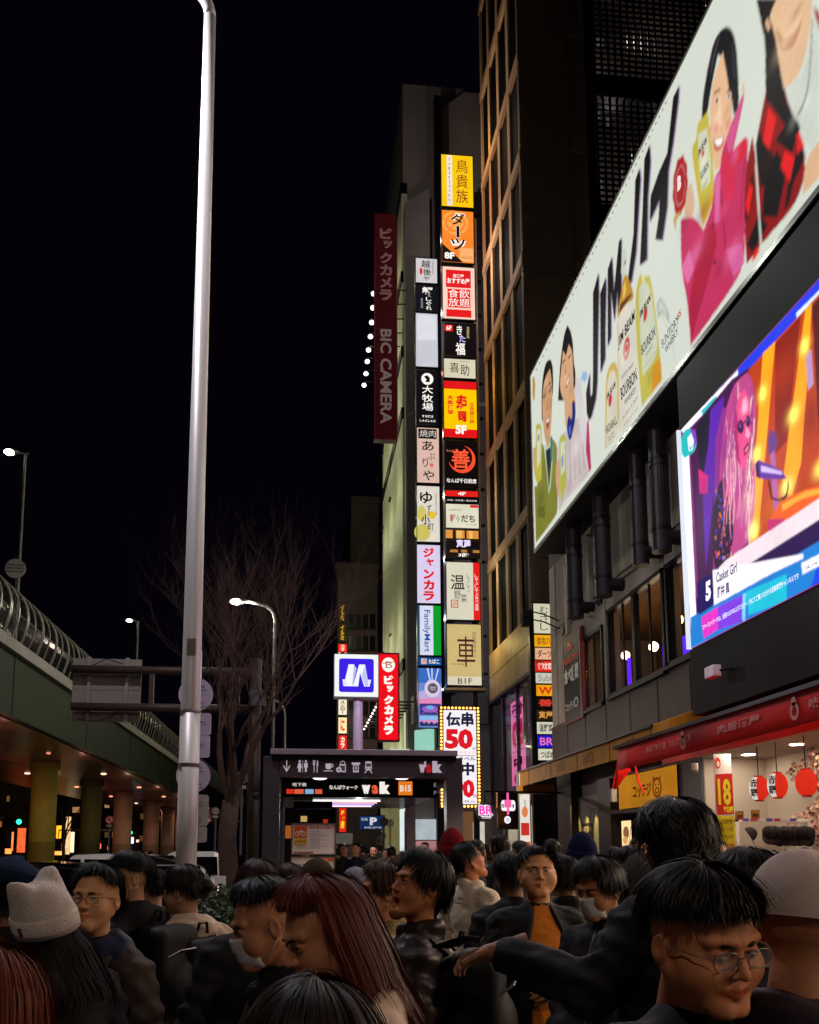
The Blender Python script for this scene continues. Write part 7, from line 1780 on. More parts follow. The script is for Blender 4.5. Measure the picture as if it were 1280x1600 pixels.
def np_mesh(name, V, F, mats_, mi=None, smooth=True):
    me = bpy.data.meshes.new(name)
    V = np.asarray(V, np.float32); F = np.asarray(F)
    me.vertices.add(len(V)); me.vertices.foreach_set('co', V.ravel())
    n = F.shape[1]
    me.loops.add(len(F)*n); me.loops.foreach_set('vertex_index', F.ravel().astype(np.int32))
    me.polygons.add(len(F)); me.polygons.foreach_set('loop_start', (np.arange(len(F))*n).astype(np.int32))
    if smooth: me.polygons.foreach_set('use_smooth', np.ones(len(F), bool))
    me.update(calc_edges=True); me.validate()
    for m in mats_: me.materials.append(m)
    if mi is not None and len(me.polygons) == len(mi): me.polygons.foreach_set('material_index', np.asarray(mi, np.int32))
    return me

def head_fn(mouth=0.0, smile=0.0, fat=0.0, nose=1.0):
    def f(X, Y, Z):
        A_ = np.abs(X)
        d = sell(X, Y, Z, (0, -.012, .028), (.077, .095, .090))
        d = smin(d, sell(X, Y, Z, (0, .026, -.045), (.060 + .006*fat, .060, .066)), .028)
        d = smin(d, sell(A_, Y, Z, (.040 + .008*fat, .047, -.030), (.028 + .004*fat, .032, .034 + .004*fat)), .022)
        d = smin(d, scap(X, Y, Z, (-.010, .074, -.094 - mouth*.012), (.010, .074, -.094 - mouth*.012), .017, .017), .022)
        d = smin(d, scap(A_, Y, Z, (.060 + .004*fat, -.005, -.040), (.018, .066, -.094 - mouth*.012), .016, .014), .024)       # jaw line
        d = smin(d, scap(A_, Y, Z, (.006, .086, .026), (.046, .070, .030), .008, .009), .016)                                  # brow
        d = smax(d, -sell(A_, Y, Z, (.031, .104, .010), (.020, .020, .013)), .016)                                             # sockets
        d = smin(d, sell(A_, Y, Z, (.031, .0715, .007), (.0165, .0145, .0125)), .006)                                          # lids
        d = smax(d, -sell(A_, Y, Z, (.031, .088, .0055), (.0135, .012, .0034)), .002)                                          # eye slit
        d = smin(d, scap(X, Y, Z, (0, .083, .012), (0, .099 + .004*nose, -.024), .0055, .0095), .012)                          # nose
        d = smin(d, sell(A_, Y, Z, (.0115, .091, -.0275), (.0078, .0095, .0072)), .006)
        d = smax(d, -sell(A_, Y, Z, (.0062, .0985, -.0365), (.0034, .005, .004)), .002)
        w = .0245 + .006*smile
        up = .004*smile
        d = smin(d, scap(A_, Y, Z, (0, .0895, -.0535), (w, .076, -.0545 + up), .0062, .0030), .007)
        d = smin(d, scap(A_, Y, Z, (0, .0885, -.0655 - mouth*.016), (w*.8, .077, -.0600 + up - mouth*.008), .0072, .0032), .007)
        if mouth > 0: d = smax(d, -sell(X, Y, Z, (0, .085, -.060 - mouth*.008), (.017, .022, .004 + .009*mouth)), .003)
        else: d = smax(d, -scap(A_, Y, Z, (0, .0985, -.0595), (w*.95, .0835, -.0585 + up), .0032, .0018), .003)
        if smile: d = smin(d, sell(A_, Y, Z, (.036, .066, -.030), (.018, .014, .014)), .012)
        e = sell(A_ - .22*np.maximum(-.008 - Y, 0), Y, Z, (.0805, -.010, -.004), (.0092, .0165, .029))                                                         # ears
        e = smax(e, -sell(A_, Y, Z, (.0895, -.007, .003), (.0062, .0095, .018)), .003)
        d = smin(d, e, .006)
        d = smin(d, scap(X, Y, Z, (0, -.025, -.06), (0, -.040, -.20), .047 + .006*fat, .054 + .006*fat), .022)
        d = smin(d, sell(X, Y, Z, (0, -.045, -.245), (.15, .07, .07)), .04)
        return d
    return f
skinm = {}
def skin_mat(tone):
    k = 'skin_' + tone
    if k not in MATS:
        c_ = lin(tone); m = mat(k, (c_[0]*1.18, c_[1]*1.32, c_[2]*1.42), .56, var=.17, scale=26, bump=.22, bscale=520, spec=.32)
        b = m.node_tree.nodes['Principled BSDF']; b.inputs['Subsurface Weight'].default_value = .12
        b.inputs['Subsurface Radius'].default_value = (.012, .004, .002); b.inputs['Subsurface Scale'].default_value = 1.0
    return MATS[k]
HEADS = {}
def head_data(key, **kw):
    if key not in HEADS:
        HEADS[key] = surf_net(head_fn(**kw), (-.098, -.125, -.29), (.098, .125, .125), .0034)
    return HEADS[key]
head_data('n'); head_data('open', mouth=1.0); head_data('fat', fat=1.0, smile=.0); head_data('smile', fat=.8, smile=1.0)
MOUTH = {'n': 0, 'open': 1.0, 'fat': 0, 'smile': 0}

# fingers and hands, one surface; palm towards -Z, fingers along +X, curl in radians
def hand_data(curl=.5, thumb=.6):
    segs = []
    for i, (y, L) in enumerate(((.030, .066), (.010, .074), (-.011, .069), (-.030, .054))):
        p_ = np.array([.085 - .006*abs(i - 1), y, 0.0]); a = curl*.6
        r = .0088 - .0006*i
        for k, fr_ in enumerate((.45, .32, .23)):
            d_ = np.array([math.cos(a), y*.25, -math.sin(a)]); q_ = p_ + d_*L*fr_
            segs.append((p_, q_, r, r*.92)); p_ = q_; r *= .92; a += curl
    p_ = np.array([.03, .036, -.008]); a = .6
    for k, L in enumerate((.036, .030, .024)):
        d_ = np.array([math.cos(a), math.sin(a)*(1 - .3*k), -thumb*.6]); d_ /= np.linalg.norm(d_); q_ = p_ + d_*L
        segs.append((p_, q_, .0115 - .0012*k, .0105 - .0012*k)); p_ = q_; a -= .25
    def f(X, Y, Z):
        d = sell(X, Y, Z, (.045, 0, 0), (.052, .042, .0155))
        d = smin(d, scap(X, Y, Z, (-.03, 0, 0), (.02, 0, 0), .026, .026), .02)
        d = smin(d, scap(X, Y, Z, (-.10, 0, 0), (-.03, 0, 0), .030, .026), .015)
        g_ = None
        for (a_, b_, r0, r1) in segs:
            s_ = scap(X, Y, Z, a_, b_, r0, r1); g_ = s_ if g_ is None else np.minimum(g_, s_)
        return smin(d, g_, .004)
    return surf_net(f, (-.11, -.06, -.10), (.175, .09, .03), .0036)
HAND = hand_data()

def rotm(yaw, pitch=0, roll=0):
    return Matrix.Rotation(math.radians(yaw), 3, 'Z') @ Matrix.Rotation(math.radians(pitch), 3, 'X') @ Matrix.Rotation(math.radians(roll), 3, 'Y')
def xf(V, M, off): return np.asarray(V) @ np.array(M).T + np.array(off)

hair_mats = {}
def hair_mat(c):
    k = 'hair_' + c
    if k not in MATS:
        m = mat(k, c, .52, var=.35, scale=30, spec=.22, stretch=(1, 1, .08))
        m.node_tree.nodes['Principled BSDF'].inputs['Anisotropic'].default_value = .5
    return MATS[k]

def hair_mesh(style, seed, n_str=1400, fluff=1.0, seg=10):
    """Shell plus many thin locks that leave the crown and follow the skull, then hang."""
    R = np.random.RandomState(seed)
    rx, ry, rz = .0845*fluff, .104*fluff, .100*fluff
    c = np.array([0, -.012, .030]); crown = np.array([.012, -.03])
    def length(phi):             # phi 0 = towards the face
        a = np.abs((phi + math.pi) % (2*math.pi) - math.pi)
        front_, side_, back_ = style['front'], style['side'], style['back']
        sm = lambda e0, e1, x: np.clip((x - e0)/(e1 - e0), 0, 1)**2 * (3 - 2*np.clip((x - e0)/(e1 - e0), 0, 1))
        fw = style.get('fw', .75)
        L_ = front_ + (side_ - front_)*sm(fw, fw + .35, a)
        return L_ + (back_ - side_)*sm(1.9, 2.5, a)
    th_e = style.get('hang', 1.72)
    def surf(phi, t, lift):
        """t = metres from the crown along the lock"""
        th = np.minimum(t / .1, th_e); rest = np.maximum(0, t - th_e*.1)
        s_ = np.sin(th); wv = style.get('wave', 0)
        x = (rx + lift)*s_*np.sin(phi); y = (ry + lift)*s_*np.cos(phi); z = (rz + lift)*np.cos(th)
        fl = style.get('flare', .10)
        x = x + np.sin(phi)*rest*fl + wv*np.sin(rest*45 + phi*3)*np.minimum(rest*4, 1)
        y = y + np.cos(phi)*rest*fl*.6 - rest*style.get('sweep', .0)
        z = z - rest
        z = np.where((th > 1.5) & (rest == 0), z, z)
        return np.stack([x + c[0], y + c[1], z + c[2]], -1)
    V, F = [], []
    nphi, nt = 56, 18
    ph = np.linspace(0, 2*math.pi, nphi, endpoint=False); L_ = length(ph)
    tt = np.linspace(0, 1, nt)
    lump = .0035*np.sin(ph*9 + seed) + .0025*np.sin(ph*17 + 2*seed)
    G_ = np.stack([surf(ph, np.maximum(.004, L_*q_), lump*min(1, q_*3) - .004) for q_ in tt], 0)
    V.append(G_.reshape(-1, 3))
    i, j = np.meshgrid(np.arange(nt - 1), np.arange(nphi), indexing='ij')
    F.append(np.stack([i*nphi + j, i*nphi + (j+1) % nphi, (i+1)*nphi + (j+1) % nphi, (i+1)*nphi + j], -1).reshape(-1, 4))
    base = nt*nphi
    phs = R.uniform(0, 2*math.pi, n_str); Ls = length(phs) * R.uniform(.80, 1.06, n_str) * (1 + style.get('rag', .05)*R.normal(size=n_str))
    lift = np.abs(R.normal(0, .0035, n_str)) + .001 + (R.rand(n_str) < .05)*R.uniform(0, .012, n_str); wd = R.uniform(.0009, .0030, n_str)*style.get('wd', 1)
    sw = R.normal(0, style.get('mess', .10), n_str)
    t0 = R.uniform(0, .35, n_str)
    q = np.linspace(0, 1, seg + 1)
    rows = []
    for k, qq in enumerate(q):
        t_ = Ls*(t0 + (1 - t0)*qq)
        phk = phs + sw*qq*qq + .25*np.sin(phs*2)*style.get('part', 0)
        lf_ = lift*(1 + 1.2*qq) + style.get('fuzz', 0)*qq*R.uniform(.5, 1, n_str)
        w_ = wd*(1 - qq**3*.9)
        a_ = surf(phk - w_/.09, np.maximum(.003, t_), lf_); b_ = surf(phk + w_/.09, np.maximum(.003, t_), lf_ + .0006)
        rows.append((a_, b_))
    P_ = np.stack([np.stack(r_, 1) for r_ in rows], 1)      # n, seg+1, 2, 3
    V.append(P_.reshape(-1, 3))
    s_i, k_i = np.meshgrid(np.arange(n_str), np.arange(seg), indexing='ij')
    b0 = base + s_i*(seg + 1)*2 + k_i*2
    F.append(np.stack([b0, b0 + 1, b0 + 3, b0 + 2], -1).reshape(-1, 4))
    return np.concatenate(V), np.concatenate(F)

ST = dict(
    short=dict(front=.085, side=.125, back=.215, mess=.25, rag=.10),
    swept=dict(wd=.6, front=.092, side=.42, back=.44, mess=.07, rag=.05, flare=.13, part=.3, fw=1.12),
    close=dict(wd=.6, front=.118, side=.125, back=.20, mess=.14, rag=.05, fw=1.0),
    bowl=dict(front=.128, side=.150, back=.215, mess=.10, rag=.04, fw=1.0),
    mid=dict(front=.105, side=.180, back=.230, mess=.22, rag=.10, flare=-.1),
    curly=dict(front=.10, side=.165, back=.225, mess=.6, rag=.16, fuzz=.014, wave=.008),
    under=dict(front=.085, side=.105, back=.15, mess=.15, rag=.06),
    lng=dict(wd=.6, front=.078, side=.42, back=.44, mess=.08, rag=.05, flare=.16, part=.3, fw=.55),
    bob=dict(front=.120, side=.245, back=.25, mess=.10, rag=.06, flare=.06, fw=.7),
    back=dict(front=.10, side=.19, back=.235, mess=.2, rag=.08, flare=-.05),
)

def torso_fn(o):
    arms = o['arms']; b = o.get('bulk', 0.0); puff = o.get('puff', 0); hood = o.get('hood', 0); coat = o.get('coat', 0)
    def f(X, Y, Z):
        d = sell(X, Y, Z, (0, -.02, -.38), (.165 + b, .115 + b*.8, .22))
        d = smin(d, sell(X, Y, Z, (0, -.005, -.60), (.160 + b*1.1, .120 + b*1.1, .17)), .05)
        d = smin(d, scap(X, Y, Z, (-.135, -.035, -.235), (.135, -.035, -.235), .062 + b*.4, .062 + b*.4), .05)
        d = smin(d, scap(X, Y, Z, (0, -.045, -.24), (0, -.04, -.165), .085, .068), .04)
        if coat: d = smin(d, sell(X, Y, Z, (0, 0, -.82), (.20 + b, .16 + b, .26)), .06)
        for s_, (el, ha) in zip((-1, 1), arms):
            sh = (s_*.175, -.035, -.255)
            d = smin(d, scap(X, Y, Z, sh, el, .064 + b*.35, .056 + b*.3), .03)
            d = smin(d, scap(X, Y, Z, el, ha, .056 + b*.3, .043 + b*.2), .02)
        if o.get('collar', 1):
            A_ = np.sqrt(X*X + (Y + .035)**2*1.1)
            ring = np.sqrt((A_ - .074)**2 + ((Z + .155 - .02*np.clip(-Y*8, -1, 1))*.55)**2) - .016
            d = smin(d, ring, .012)
        if hood:
            d = smin(d, sell(X, Y, Z, (0, -.105, -.19), (.115, .062, .07)), .03)
            d = smin(d, scap(X, Y, Z, (-.085, -.07, -.165), (.085, -.07, -.165), .036, .036), .03)
            d = smin(d, scap(np.abs(X), Y, Z, (.088, -.06, -.165), (.045, .055, -.205), .034, .026), .02)
        w_ = fnoise(X, Y, Z*1.3, 13); am_ = np.clip((np.abs(X) - .12)*8, 0, 1); fo = (.5 - np.abs(w_))*(.018 + .012*am_) - .004 + .006*am_*np.sin(Z*70 + X*40 + w_*3) + fnoise(X + 3, Y, Z, 45)*.0022
        if puff: fo = fo + .010*np.abs(np.sin(Z*34 + X*1.5)) - .006 + fnoise(X, Y, Z, 70)*.0022
        if o.get('quilt'): fo = fo - .006*np.maximum(np.abs(np.cos((X + Y + Z)*30)), np.abs(np.cos((X - Z + Y)*30)))**6
        if o.get('rib'): fo = fo + .0015*np.sin(Z*260)
        return d - fo
    return f

def arm_pose(kind):
    P_ = {'pocket': ((-.27, -.06, -.50), (-.19, .09, -.63)), 'down': ((-.255, -.05, -.52), (-.25, .03, -.76)),
          'phone': ((-.245, .0, -.50), (-.07, .26, -.42)), 'belly': ((-.26, .0, -.50), (-.05, .21, -.50))}
    out = []
    kinds = kind if isinstance(kind, (tuple, list)) else (kind, kind)
    for s_, k in zip((-1, 1), kinds):
        if isinstance(k, dict): out.append((k['el'], k['ha']))
        else: e_, h_ = P_[k]; out.append(((e_[0]*(-s_), e_[1], e_[2]), (h_[0]*(-s_), h_[1], h_[2])))
    return out

_leg = {}
def legs(hz, key):
    if key not in _leg:
        def f(X, Y, Z):
            A_ = np.abs(X)
            d = sell(X, Y, Z, (0, -.01, .0), (.165, .12, .13))
            d = smin(d, scap(A_, Y, Z, (.085, 0, -.02), (.095, .02, -.42), .085, .062), .03)
            d = smin(d, scap(A_, Y, Z, (.095, .02, -.42), (.10, -.01, -.80), .062, .052), .02)
            return d - fnoise(X, Y, Z, 24)*.004
        _leg[key] = surf_net(f, (-.2, -.16, -.86), (.2, .16, .14), .018)
    return _leg[key]
shoe_me = None

def person(label, px, py, y, head=180, pitch=0, roll=0, body=None, tone='#b07a55', variant='n', hair=('short', '#0d090a'), n_str=1500, fluff=1.0,
           cloth='#15131a', arms='pocket', bulk=0.02, res=.0135, scale=1.0, hsx=1.0, glasses=None, mask=False, eyes=True, group=None, legc='#14131a', extras=(), hood=0, puff=0, quilt=0, coat=0, rib=0, rough=.7, hat=None, hands=(), bare=False, gaze=(0, 0), inner=None, hatk=1.0, seed=None, collar=1):
    C_ = P(px, py, y=y)
    body = head if body is None else body
    seed = seed if seed is not None else int(px*7 + py) % 1000
    t = thing('person', label, 'person', (C_.x, y, .12), group)
    base = Vector((C_.x, y, .12)); hz = C_.z
    Rb = rotm(body); Rh = rotm(head, pitch, roll)
    piv = Vector((0, -.03, -.12))
    hoff = C_ - base + (Rb @ piv) * 1.0 - (Rh @ piv)
    hoff = Vector(C_ - base)                                  # the head's centre stays where the photo has it
    boff = Vector(C_ - base) + (Rh @ piv) - (Rb @ piv)         # body hangs from the neck
    S_ = scale
    V, F = head_data(variant)
    V2 = V.copy(); V2[:, 0] *= hsx
    lowm = np.clip((-V2[:, 2] - .10)/.10, 0, 1)[:, None]      # neck blends from head pose to body pose
    Vh = xf(V2*S_, Rh, hoff); Vb_ = xf(V2*S_, Rb, boff); Vw = Vh*(1 - lowm) + Vb_*lowm
    ctr = V[F].mean(1); mo = MOUTH[variant]
    w = .029 if variant == 'smile' else .024
    zl = ctr[:, 2] + .0590 + mo*.007
    lip = (np.abs(ctr[:, 0]) < w*(1 - .0)) & (np.abs(zl) < .0085*(1 - (np.abs(ctr[:, 0])/w)**2*.55) + mo*.012) & (ctr[:, 1] > .078)
    mi = np.where(lip, 1, 0)
    mats_ = [skin_mat(tone), mat('lip_' + tone, tuple(v*m for v, m in zip(lin(tone), (.95, .60, .66))), .35, var=.08)]
    Vs, Fs, Ms = [Vw], [F], [mi]; n0 = len(Vw)
    for (hp, hx, hy, hzv) in hands:                            # position (body frame), wrist-to-finger axis, palm normal
        X_ = Vector(hx).normalized(); Z_ = (-Vector(hy)).normalized(); Y_ = Z_.cross(X_).normalized(); Z_ = X_.cross(Y_)
        M = Rb @ Matrix((X_, Y_ * (hzv), Z_)).transposed()
        Vs.append(xf(HAND[0], M, boff + Rb @ Vector(hp))); Fs.append(HAND[1] + n0); Ms.append(np.zeros(len(HAND[1]), int)); n0 += len(HAND[0])
    link('body', np_mesh('body', np.concatenate(Vs), np.concatenate(Fs), mats_, np.concatenate(Ms)), None, t, local=True)
    def HB(mb, nm, m, smooth=True):      # a piece in head coordinates
        mb.v = [tuple(hoff + Rh @ (Vector((p_[0]*hsx, p_[1], p_[2]))*S_)) for p_ in mb.v]
        return mb.build(nm, m, t, smooth=smooth, local=True)
    def BB_(mb, nm, m, smooth=False, bevel=0):
        mb.v = [tuple(boff + Rb @ Vector(p_)) for p_ in mb.v]
        return mb.build(nm, m, t, smooth=smooth, local=True, bevel=bevel)
    if eyes:
        for s_ in (-1, 1):
            HB(MB().ell((s_*.031, .0735, .0062), (.0118, .0118, .0105), 14, 10), 'eye', mat('eye_white', '#b8aca4', .15, var=.05))
            HB(MB().ell((s_*.031 + gaze[0], .0818, .0062 + gaze[1]), (.0052, .0042, .0052), 12, 8), 'iris', mat('iris', '#120a08', .08, var=.1))
            br = [(s_*(.014 + .008*k), .0925 - .0022*k*k*.9, .0235 + .0022*math.sin(k*.7)) for k in range(5)]
            HB(MB().tube(br, [.0022, .0036, .0036, .003, .001], 6), 'eyebrow', mat('brow', '#0f0a0a', .8))
            HB(MB().tube([(s_*(.0175 + .0055*k), .0865 - .0011*(k-2)**2, .0095 - .0005*(k-2)**2) for k in range(6)], .0011, 4), 'lash_line', mat('brow', '#0f0a0a', .8))
        if variant == 'open':
            HB(MB().ell((0, .062, -.066), (.016, .016, .012)), 'mouth_inside', mat('mouth_in', '#2a0a0a', .5)); HB(MB().box(-.012, .012, .078, .083, -.058, -.0545), 'teeth', mat('teeth', '#c8bcae', .3))
    if hair:
        st = ST[hair[0]] if isinstance(hair[0], str) else hair[0]
        V3, F3 = hair_mesh(st, seed, n_str, fluff); V3 = V3.copy(); V3[:, 0] *= hsx
        if hat:
            kf_ = np.clip((V3[:, 2] + .10)/.05, 0, 1); kf_ = (1 - .20*kf_)[:, None]; V3 = (V3 - (0, -.012, 0))*np.concatenate([kf_, kf_, np.where(V3[:, 2:3] > 0, kf_, 1)], 1) + (0, -.012, 0)
        if hair[0] in ('lng', 'bob', 'swept'):      # locks lie outside the shoulders
            down = V3[:, 2] < -.13; rad = np.sqrt(V3[:, 0]**2 + (V3[:, 1] + .03)**2) + 1e-6
            grow_ = np.clip((-.13 - V3[:, 2])/.10, 0, 1)*.05 + 1*0
            V3[:, 1] -= np.where(down & (V3[:, 1] < .03), grow_*1.1, 0)
        hm_ = np.clip((-V3[:, 2:3] - .07)/.12, 0, 1)*.75
        link('hair', np_mesh('hair', xf(V3*S_, Rh, hoff)*(1 - hm_) + xf(V3*S_, Rb, boff)*hm_, F3, [hair_mat(hair[1])]), None, t, local=True)
    # clothes
    ar = arm_pose(arms)
    o = dict(arms=ar, bulk=bulk, puff=puff, hood=hood, coat=coat, quilt=quilt, rib=rib, collar=collar)
    xs = [p_[0] for a in ar for p_ in a]; ys = [p_[1] for a in ar for p_ in a]; zs_ = [p_[2] for a in ar for p_ in a]
    lo = (min(-.30, min(xs) - .09), -.26 - bulk, (-1.1 if coat else min(-.80, min(zs_) - .08))); hi = (max(.30, max(xs) + .09), max(.20, max(ys) + .09), -.085)
    Vt, Ft = surf_net(torso_fn(o), lo, hi, res)
    cm = mat('cloth_%s_%d_%.1f' % (cloth, puff, rough), cloth, rough, var=.16, scale=9, bump=.15, bscale=160 if not puff else 30, spec=.2)
    mats2 = [cm]; mi2 = None
    if inner:      # open front showing the shirt
        ct = Vt[Ft].mean(1)
        mi2 = np.where((np.abs(ct[:, 0] + .006*np.sin(ct[:, 2]*31)) < .042 + .11*np.clip(-(ct[:, 2] + .16)*3, 0, .42) + .006*np.sin(ct[:, 2]*23)) & (ct[:, 1] > .03) & (ct[:, 2] < -.12) , 1, 0)
        mats2.append(mat('shirt_' + inner, inner, .75, var=.12, scale=8, bump=.3, bscale=150))
    if o.get('lower'): pass
    if 'bluehem' in extras:
        ct = Vt[Ft].mean(1); mi2 = np.where(ct[:, 2] < -.46 + .02*np.sin(ct[:, 0]*8), 1, np.where((ct[:, 2] > -.245) & (np.sqrt(ct[:, 0]**2 + ct[:, 1]**2) < .15), 2, 0)); mats2 += [mat('jacket_blue', '#1a3ab0', .6, bump=.3), mat('hood_navy', '#141a3c', .6, bump=.3)]
    if 'furcollar' in extras:
        ct = Vt[Ft].mean(1); mi2 = np.where(ct[:, 2] > -.25, 1, 0); mats2 += [mat('fur', '#b09468', .95, var=.3, scale=60, bump=1.0, bscale=140)]
    link('jacket' if not rib else 'sweater', np_mesh('jacket', xf(Vt, Rb, boff), Ft, mats2, mi2), None, t, local=True)
    def ridge(nm, xf_, z0, z1, r, m_, n=16):
        fr_ = Vt[(Vt[:, 1] > .0)]
        for s_ in ((-1, 1) if xf_(z0) else (1,)):
            pts = []
            for z_ in np.linspace(z0, z1, n):
                x_ = s_*xf_(z_); d_ = (fr_[:, 0] - x_)**2 + (fr_[:, 2] - z_)**2; k_ = int(np.argmin(d_ - fr_[:, 1]*.002)); pts.append((x_, fr_[k_, 1], z_))
            o_ = MB().tube(pts, r, 6); BB_(o_, nm, m_, True)
    if inner: ridge('lapel', lambda z_: .046 + .11*min(.42, max(0, -(z_ + .16)*3)), -.15, -.76, .013, cm)
    elif not rib and eyes: ridge('zip', lambda z_: 0.0, -.17, -.72, .005, mat('zip', '#6a6668', .3, .7))
    hip = boff.z - .66
    Vl, Fl = legs(0, 0); Vl = Vl.copy(); Vl[:, 2] *= max(.3, (hip - .06))/.84
    link('trousers', np_mesh('trousers', xf(Vl, Rb, (boff.x, boff.y, hip)), Fl, [mat('trouser_' + legc, legc, .75, var=.15, bump=.3)]), None, t, local=True)
    for s_ in (-1, 1):
        mb = MB().ell((s_*.10, .05, .045), (.048, .135, .05), 12, 8); mb.v = [tuple(Vector((boff.x, boff.y, 0)) + Rb @ Vector(p_)) for p_ in mb.v]
        mb.v = [(p_[0], p_[1], max(0.0, p_[2])) for p_ in mb.v]
        mb.build('shoe', mat('shoe', '#1c1a1c', .5), t, smooth=True, local=True)
    # hats
    if hat:
        kind, hc = hat[0], hat[1]
        def HB(mb, nm, m, smooth=True, HB0=HB):
            mb.v = [(p_[0]*hatk, p_[1]*hatk, (p_[2] - .03)*hatk + .03) for p_ in mb.v]; return HB0(mb, nm, m, smooth)
        hm = mat('hat_' + hc, hc, .9, var=.1, scale=20, bump=.8 if kind != 'cap' else .15, bscale=260, spec=.1)
        mb = MB(); nu, nv = 60, 18; vs, fs = [], []
        if kind in ('beanie', 'catbeanie'):
            for j in range(nv + 1):
                q_ = j / nv; th = q_*1.95
                for i in range(nu):
                    ph = 2*math.pi*i/nu; rr = 1 + (.012*math.cos(ph*30) if q_ > .25 else 0)
                    x = .095*rr*math.sin(th)*math.sin(ph); yy = .113*rr*math.sin(th)*math.cos(ph); z = .118*math.cos(th) + .035
                    if kind == 'beanie' : z += .02*math.cos(th)**3 if th < 1.5 else 0
                    if kind == 'catbeanie':
                        e_ = math.exp(-((abs(math.sin(ph)) - 1)**2)/.06)*math.exp(-((th - .75)**2)/.09); z += .052*e_; x *= 1 + .30*e_
                        z -= .010*math.exp(-(th/.35)**2)
                    z -= .01*math.cos(ph)*0
                    vs.append((x, yy - .012, z))
            for j in range(nv):
                for i in range(nu): fs.append((j*nu+i, (j+1)*nu+i, (j+1)*nu+(i+1) % nu, j*nu+(i+1) % nu))
            mb.add(vs, fs); HB(mb, 'hat', hm)
            br = MB(); vs, fs = [], []
            zb0, zb1 = -.022, .040
            for j, (rr, zz) in enumerate(((1.0, zb0), (1.075, zb0 - .004), (1.105, zb0 + .018), (1.105, zb1 - .015), (1.06, zb1 + .002), (1.0, zb1))):
                for i in range(nu):
                    ph = 2*math.pi*i/nu; k_ = rr*(1 + .010*math.cos(ph*30)); vs.append((.0925*k_*math.sin(ph), .110*k_*math.cos(ph) - .012, zz + .012*math.cos(ph)))
            for j in range(5):
                for i in range(nu): fs.append((j*nu+i, j*nu+(i+1) % nu, (j+1)*nu+(i+1) % nu, (j+1)*nu+i))
            br.add(vs, fs); HB(br, 'hat_brim', hm)
            if kind == 'catbeanie': HB(MB().box(.103, .107, -.045, -.030, -.005, .030) if len(hat) < 3 else MB().box(-.107, -.103, -.020, -.006, -.005, .024), 'hat_label', mat('leather_tag', '#6a2a18', .6), False)
        elif kind == 'beret':
            for j in range(nv + 1):
                th = math.pi*j/nv
                for i in range(nu):
                    ph = 2*math.pi*i/nu; vs.append((.128*math.sin(th)*math.sin(ph), .135*math.sin(th)*math.cos(ph) - .02, .070*math.cos(th) + .062 - .02*math.sin(ph)))
            for j in range(nv):
                for i in range(nu): fs.append((j*nu+i, (j+1)*nu+i, (j+1)*nu+(i+1) % nu, j*nu+(i+1) % nu))
            mb.add(vs, fs); HB(mb, 'hat', hm)
        elif kind == 'hoodup':
            for j in range(nv + 1):
                th = 2.35*j/nv
                for i in range(nu):
                    ph = 2*math.pi*i/nu; k_ = 1.0 if th < 1.5 else 1 + (th - 1.5)*.1
                    x = .108*k_*math.sin(th if th < 1.57 else 1.57)*math.sin(ph); yy = .125*k_*math.sin(th if th < 1.57 else 1.57)*math.cos(ph) - .02
                    z = .135*math.cos(th) + .03 if th < 1.57 else .03 - (th - 1.57)*.23
                    if math.cos(ph) > .55 and th > .9: yy *= .80
                    vs.append((x, yy, z + .004*math.sin(ph*7 + th*5)))
            for j in range(nv):
                for i in range(nu): fs.append((j*nu+i, (j+1)*nu+i, (j+1)*nu+(i+1) % nu, j*nu+(i+1) % nu))
            mb.add(vs, fs); HB(mb, 'hood', hm)
        elif kind == 'cap':
            for j in range(nv + 1):
                th = 1.75*j/nv
                for i in range(nu):
                    ph = 2*math.pi*i/nu; k_ = 1 - .006*(abs(math.cos(ph*3))**30)
                    vs.append((.094*k_*math.sin(th)*math.sin(ph), .112*k_*math.sin(th)*math.cos(ph) - .010, .112*k_*math.cos(th) + .036))
            for j in range(nv):
                for i in range(nu): fs.append((j*nu+i, (j+1)*nu+i, (j+1)*nu+(i+1) % nu, j*nu+(i+1) % nu))
            mb.add(vs, fs); HB(mb, 'hat', hm)
            bm = MB(); a_ = []; b_ = []
            for k in range(15):
                q_ = -1.25 + 2.5*k/14
                a_.append((.092*math.sin(q_), .108*math.cos(q_) - .012, .018)); b_.append((.098*math.sin(q_)*1.02, .108*math.cos(q_) + .060*math.cos(q_*.9)**.7, .010 - .02*abs(q_)**2*.5 + .004))
            for k in range(14): bm.quad(a_[k], a_[k+1], b_[k+1], b_[k])
            ob = HB(bm, 'hat_brim', hm); so_ = ob.modifiers.new('s', 'SOLIDIFY'); so_.thickness = .003
            HB(MB().ell((0, -.01, .149), (.008, .008, .005)), 'button', hm)
    if glasses:
        gm_ = mat('frame_' + glasses, glasses, .3, .6)
        mb = MB()
        for s_ in (-1, 1):
            ring = []
            for k in range(21):
                a = 2*math.pi*k/20; cx, sx_ = math.cos(a), math.sin(a)
                ring.append((s_*.033 + .0235*math.copysign(abs(cx)**.75, cx), .0985 - .10*(s_*.033 + .0235*cx)**2*20*.3, .002 + .0165*math.copysign(abs(sx_)**.8, sx_)))
            mb.tube(ring, .0014, 6, caps=False)
            mb.tube([(s_*.056, .091, .008), (s_*.074, .070, .010), (s_*.082, .0, .008), (s_*.081, -.012, -.004)], .0014, 5)
        mb.tube([(-.0105, .1005, .006), (0, .1035, .009), (.0105, .1005, .006)], .0013, 5)
        HB(mb, 'glasses', gm_)
        for s_ in (-1, 1):
            HB(MB().disc((s_*.033, .0965, .002), (.022, 0, 0), (0, -.002, .0155), 20), 'lens', glass('lens', '#ffffff', .02, .08))
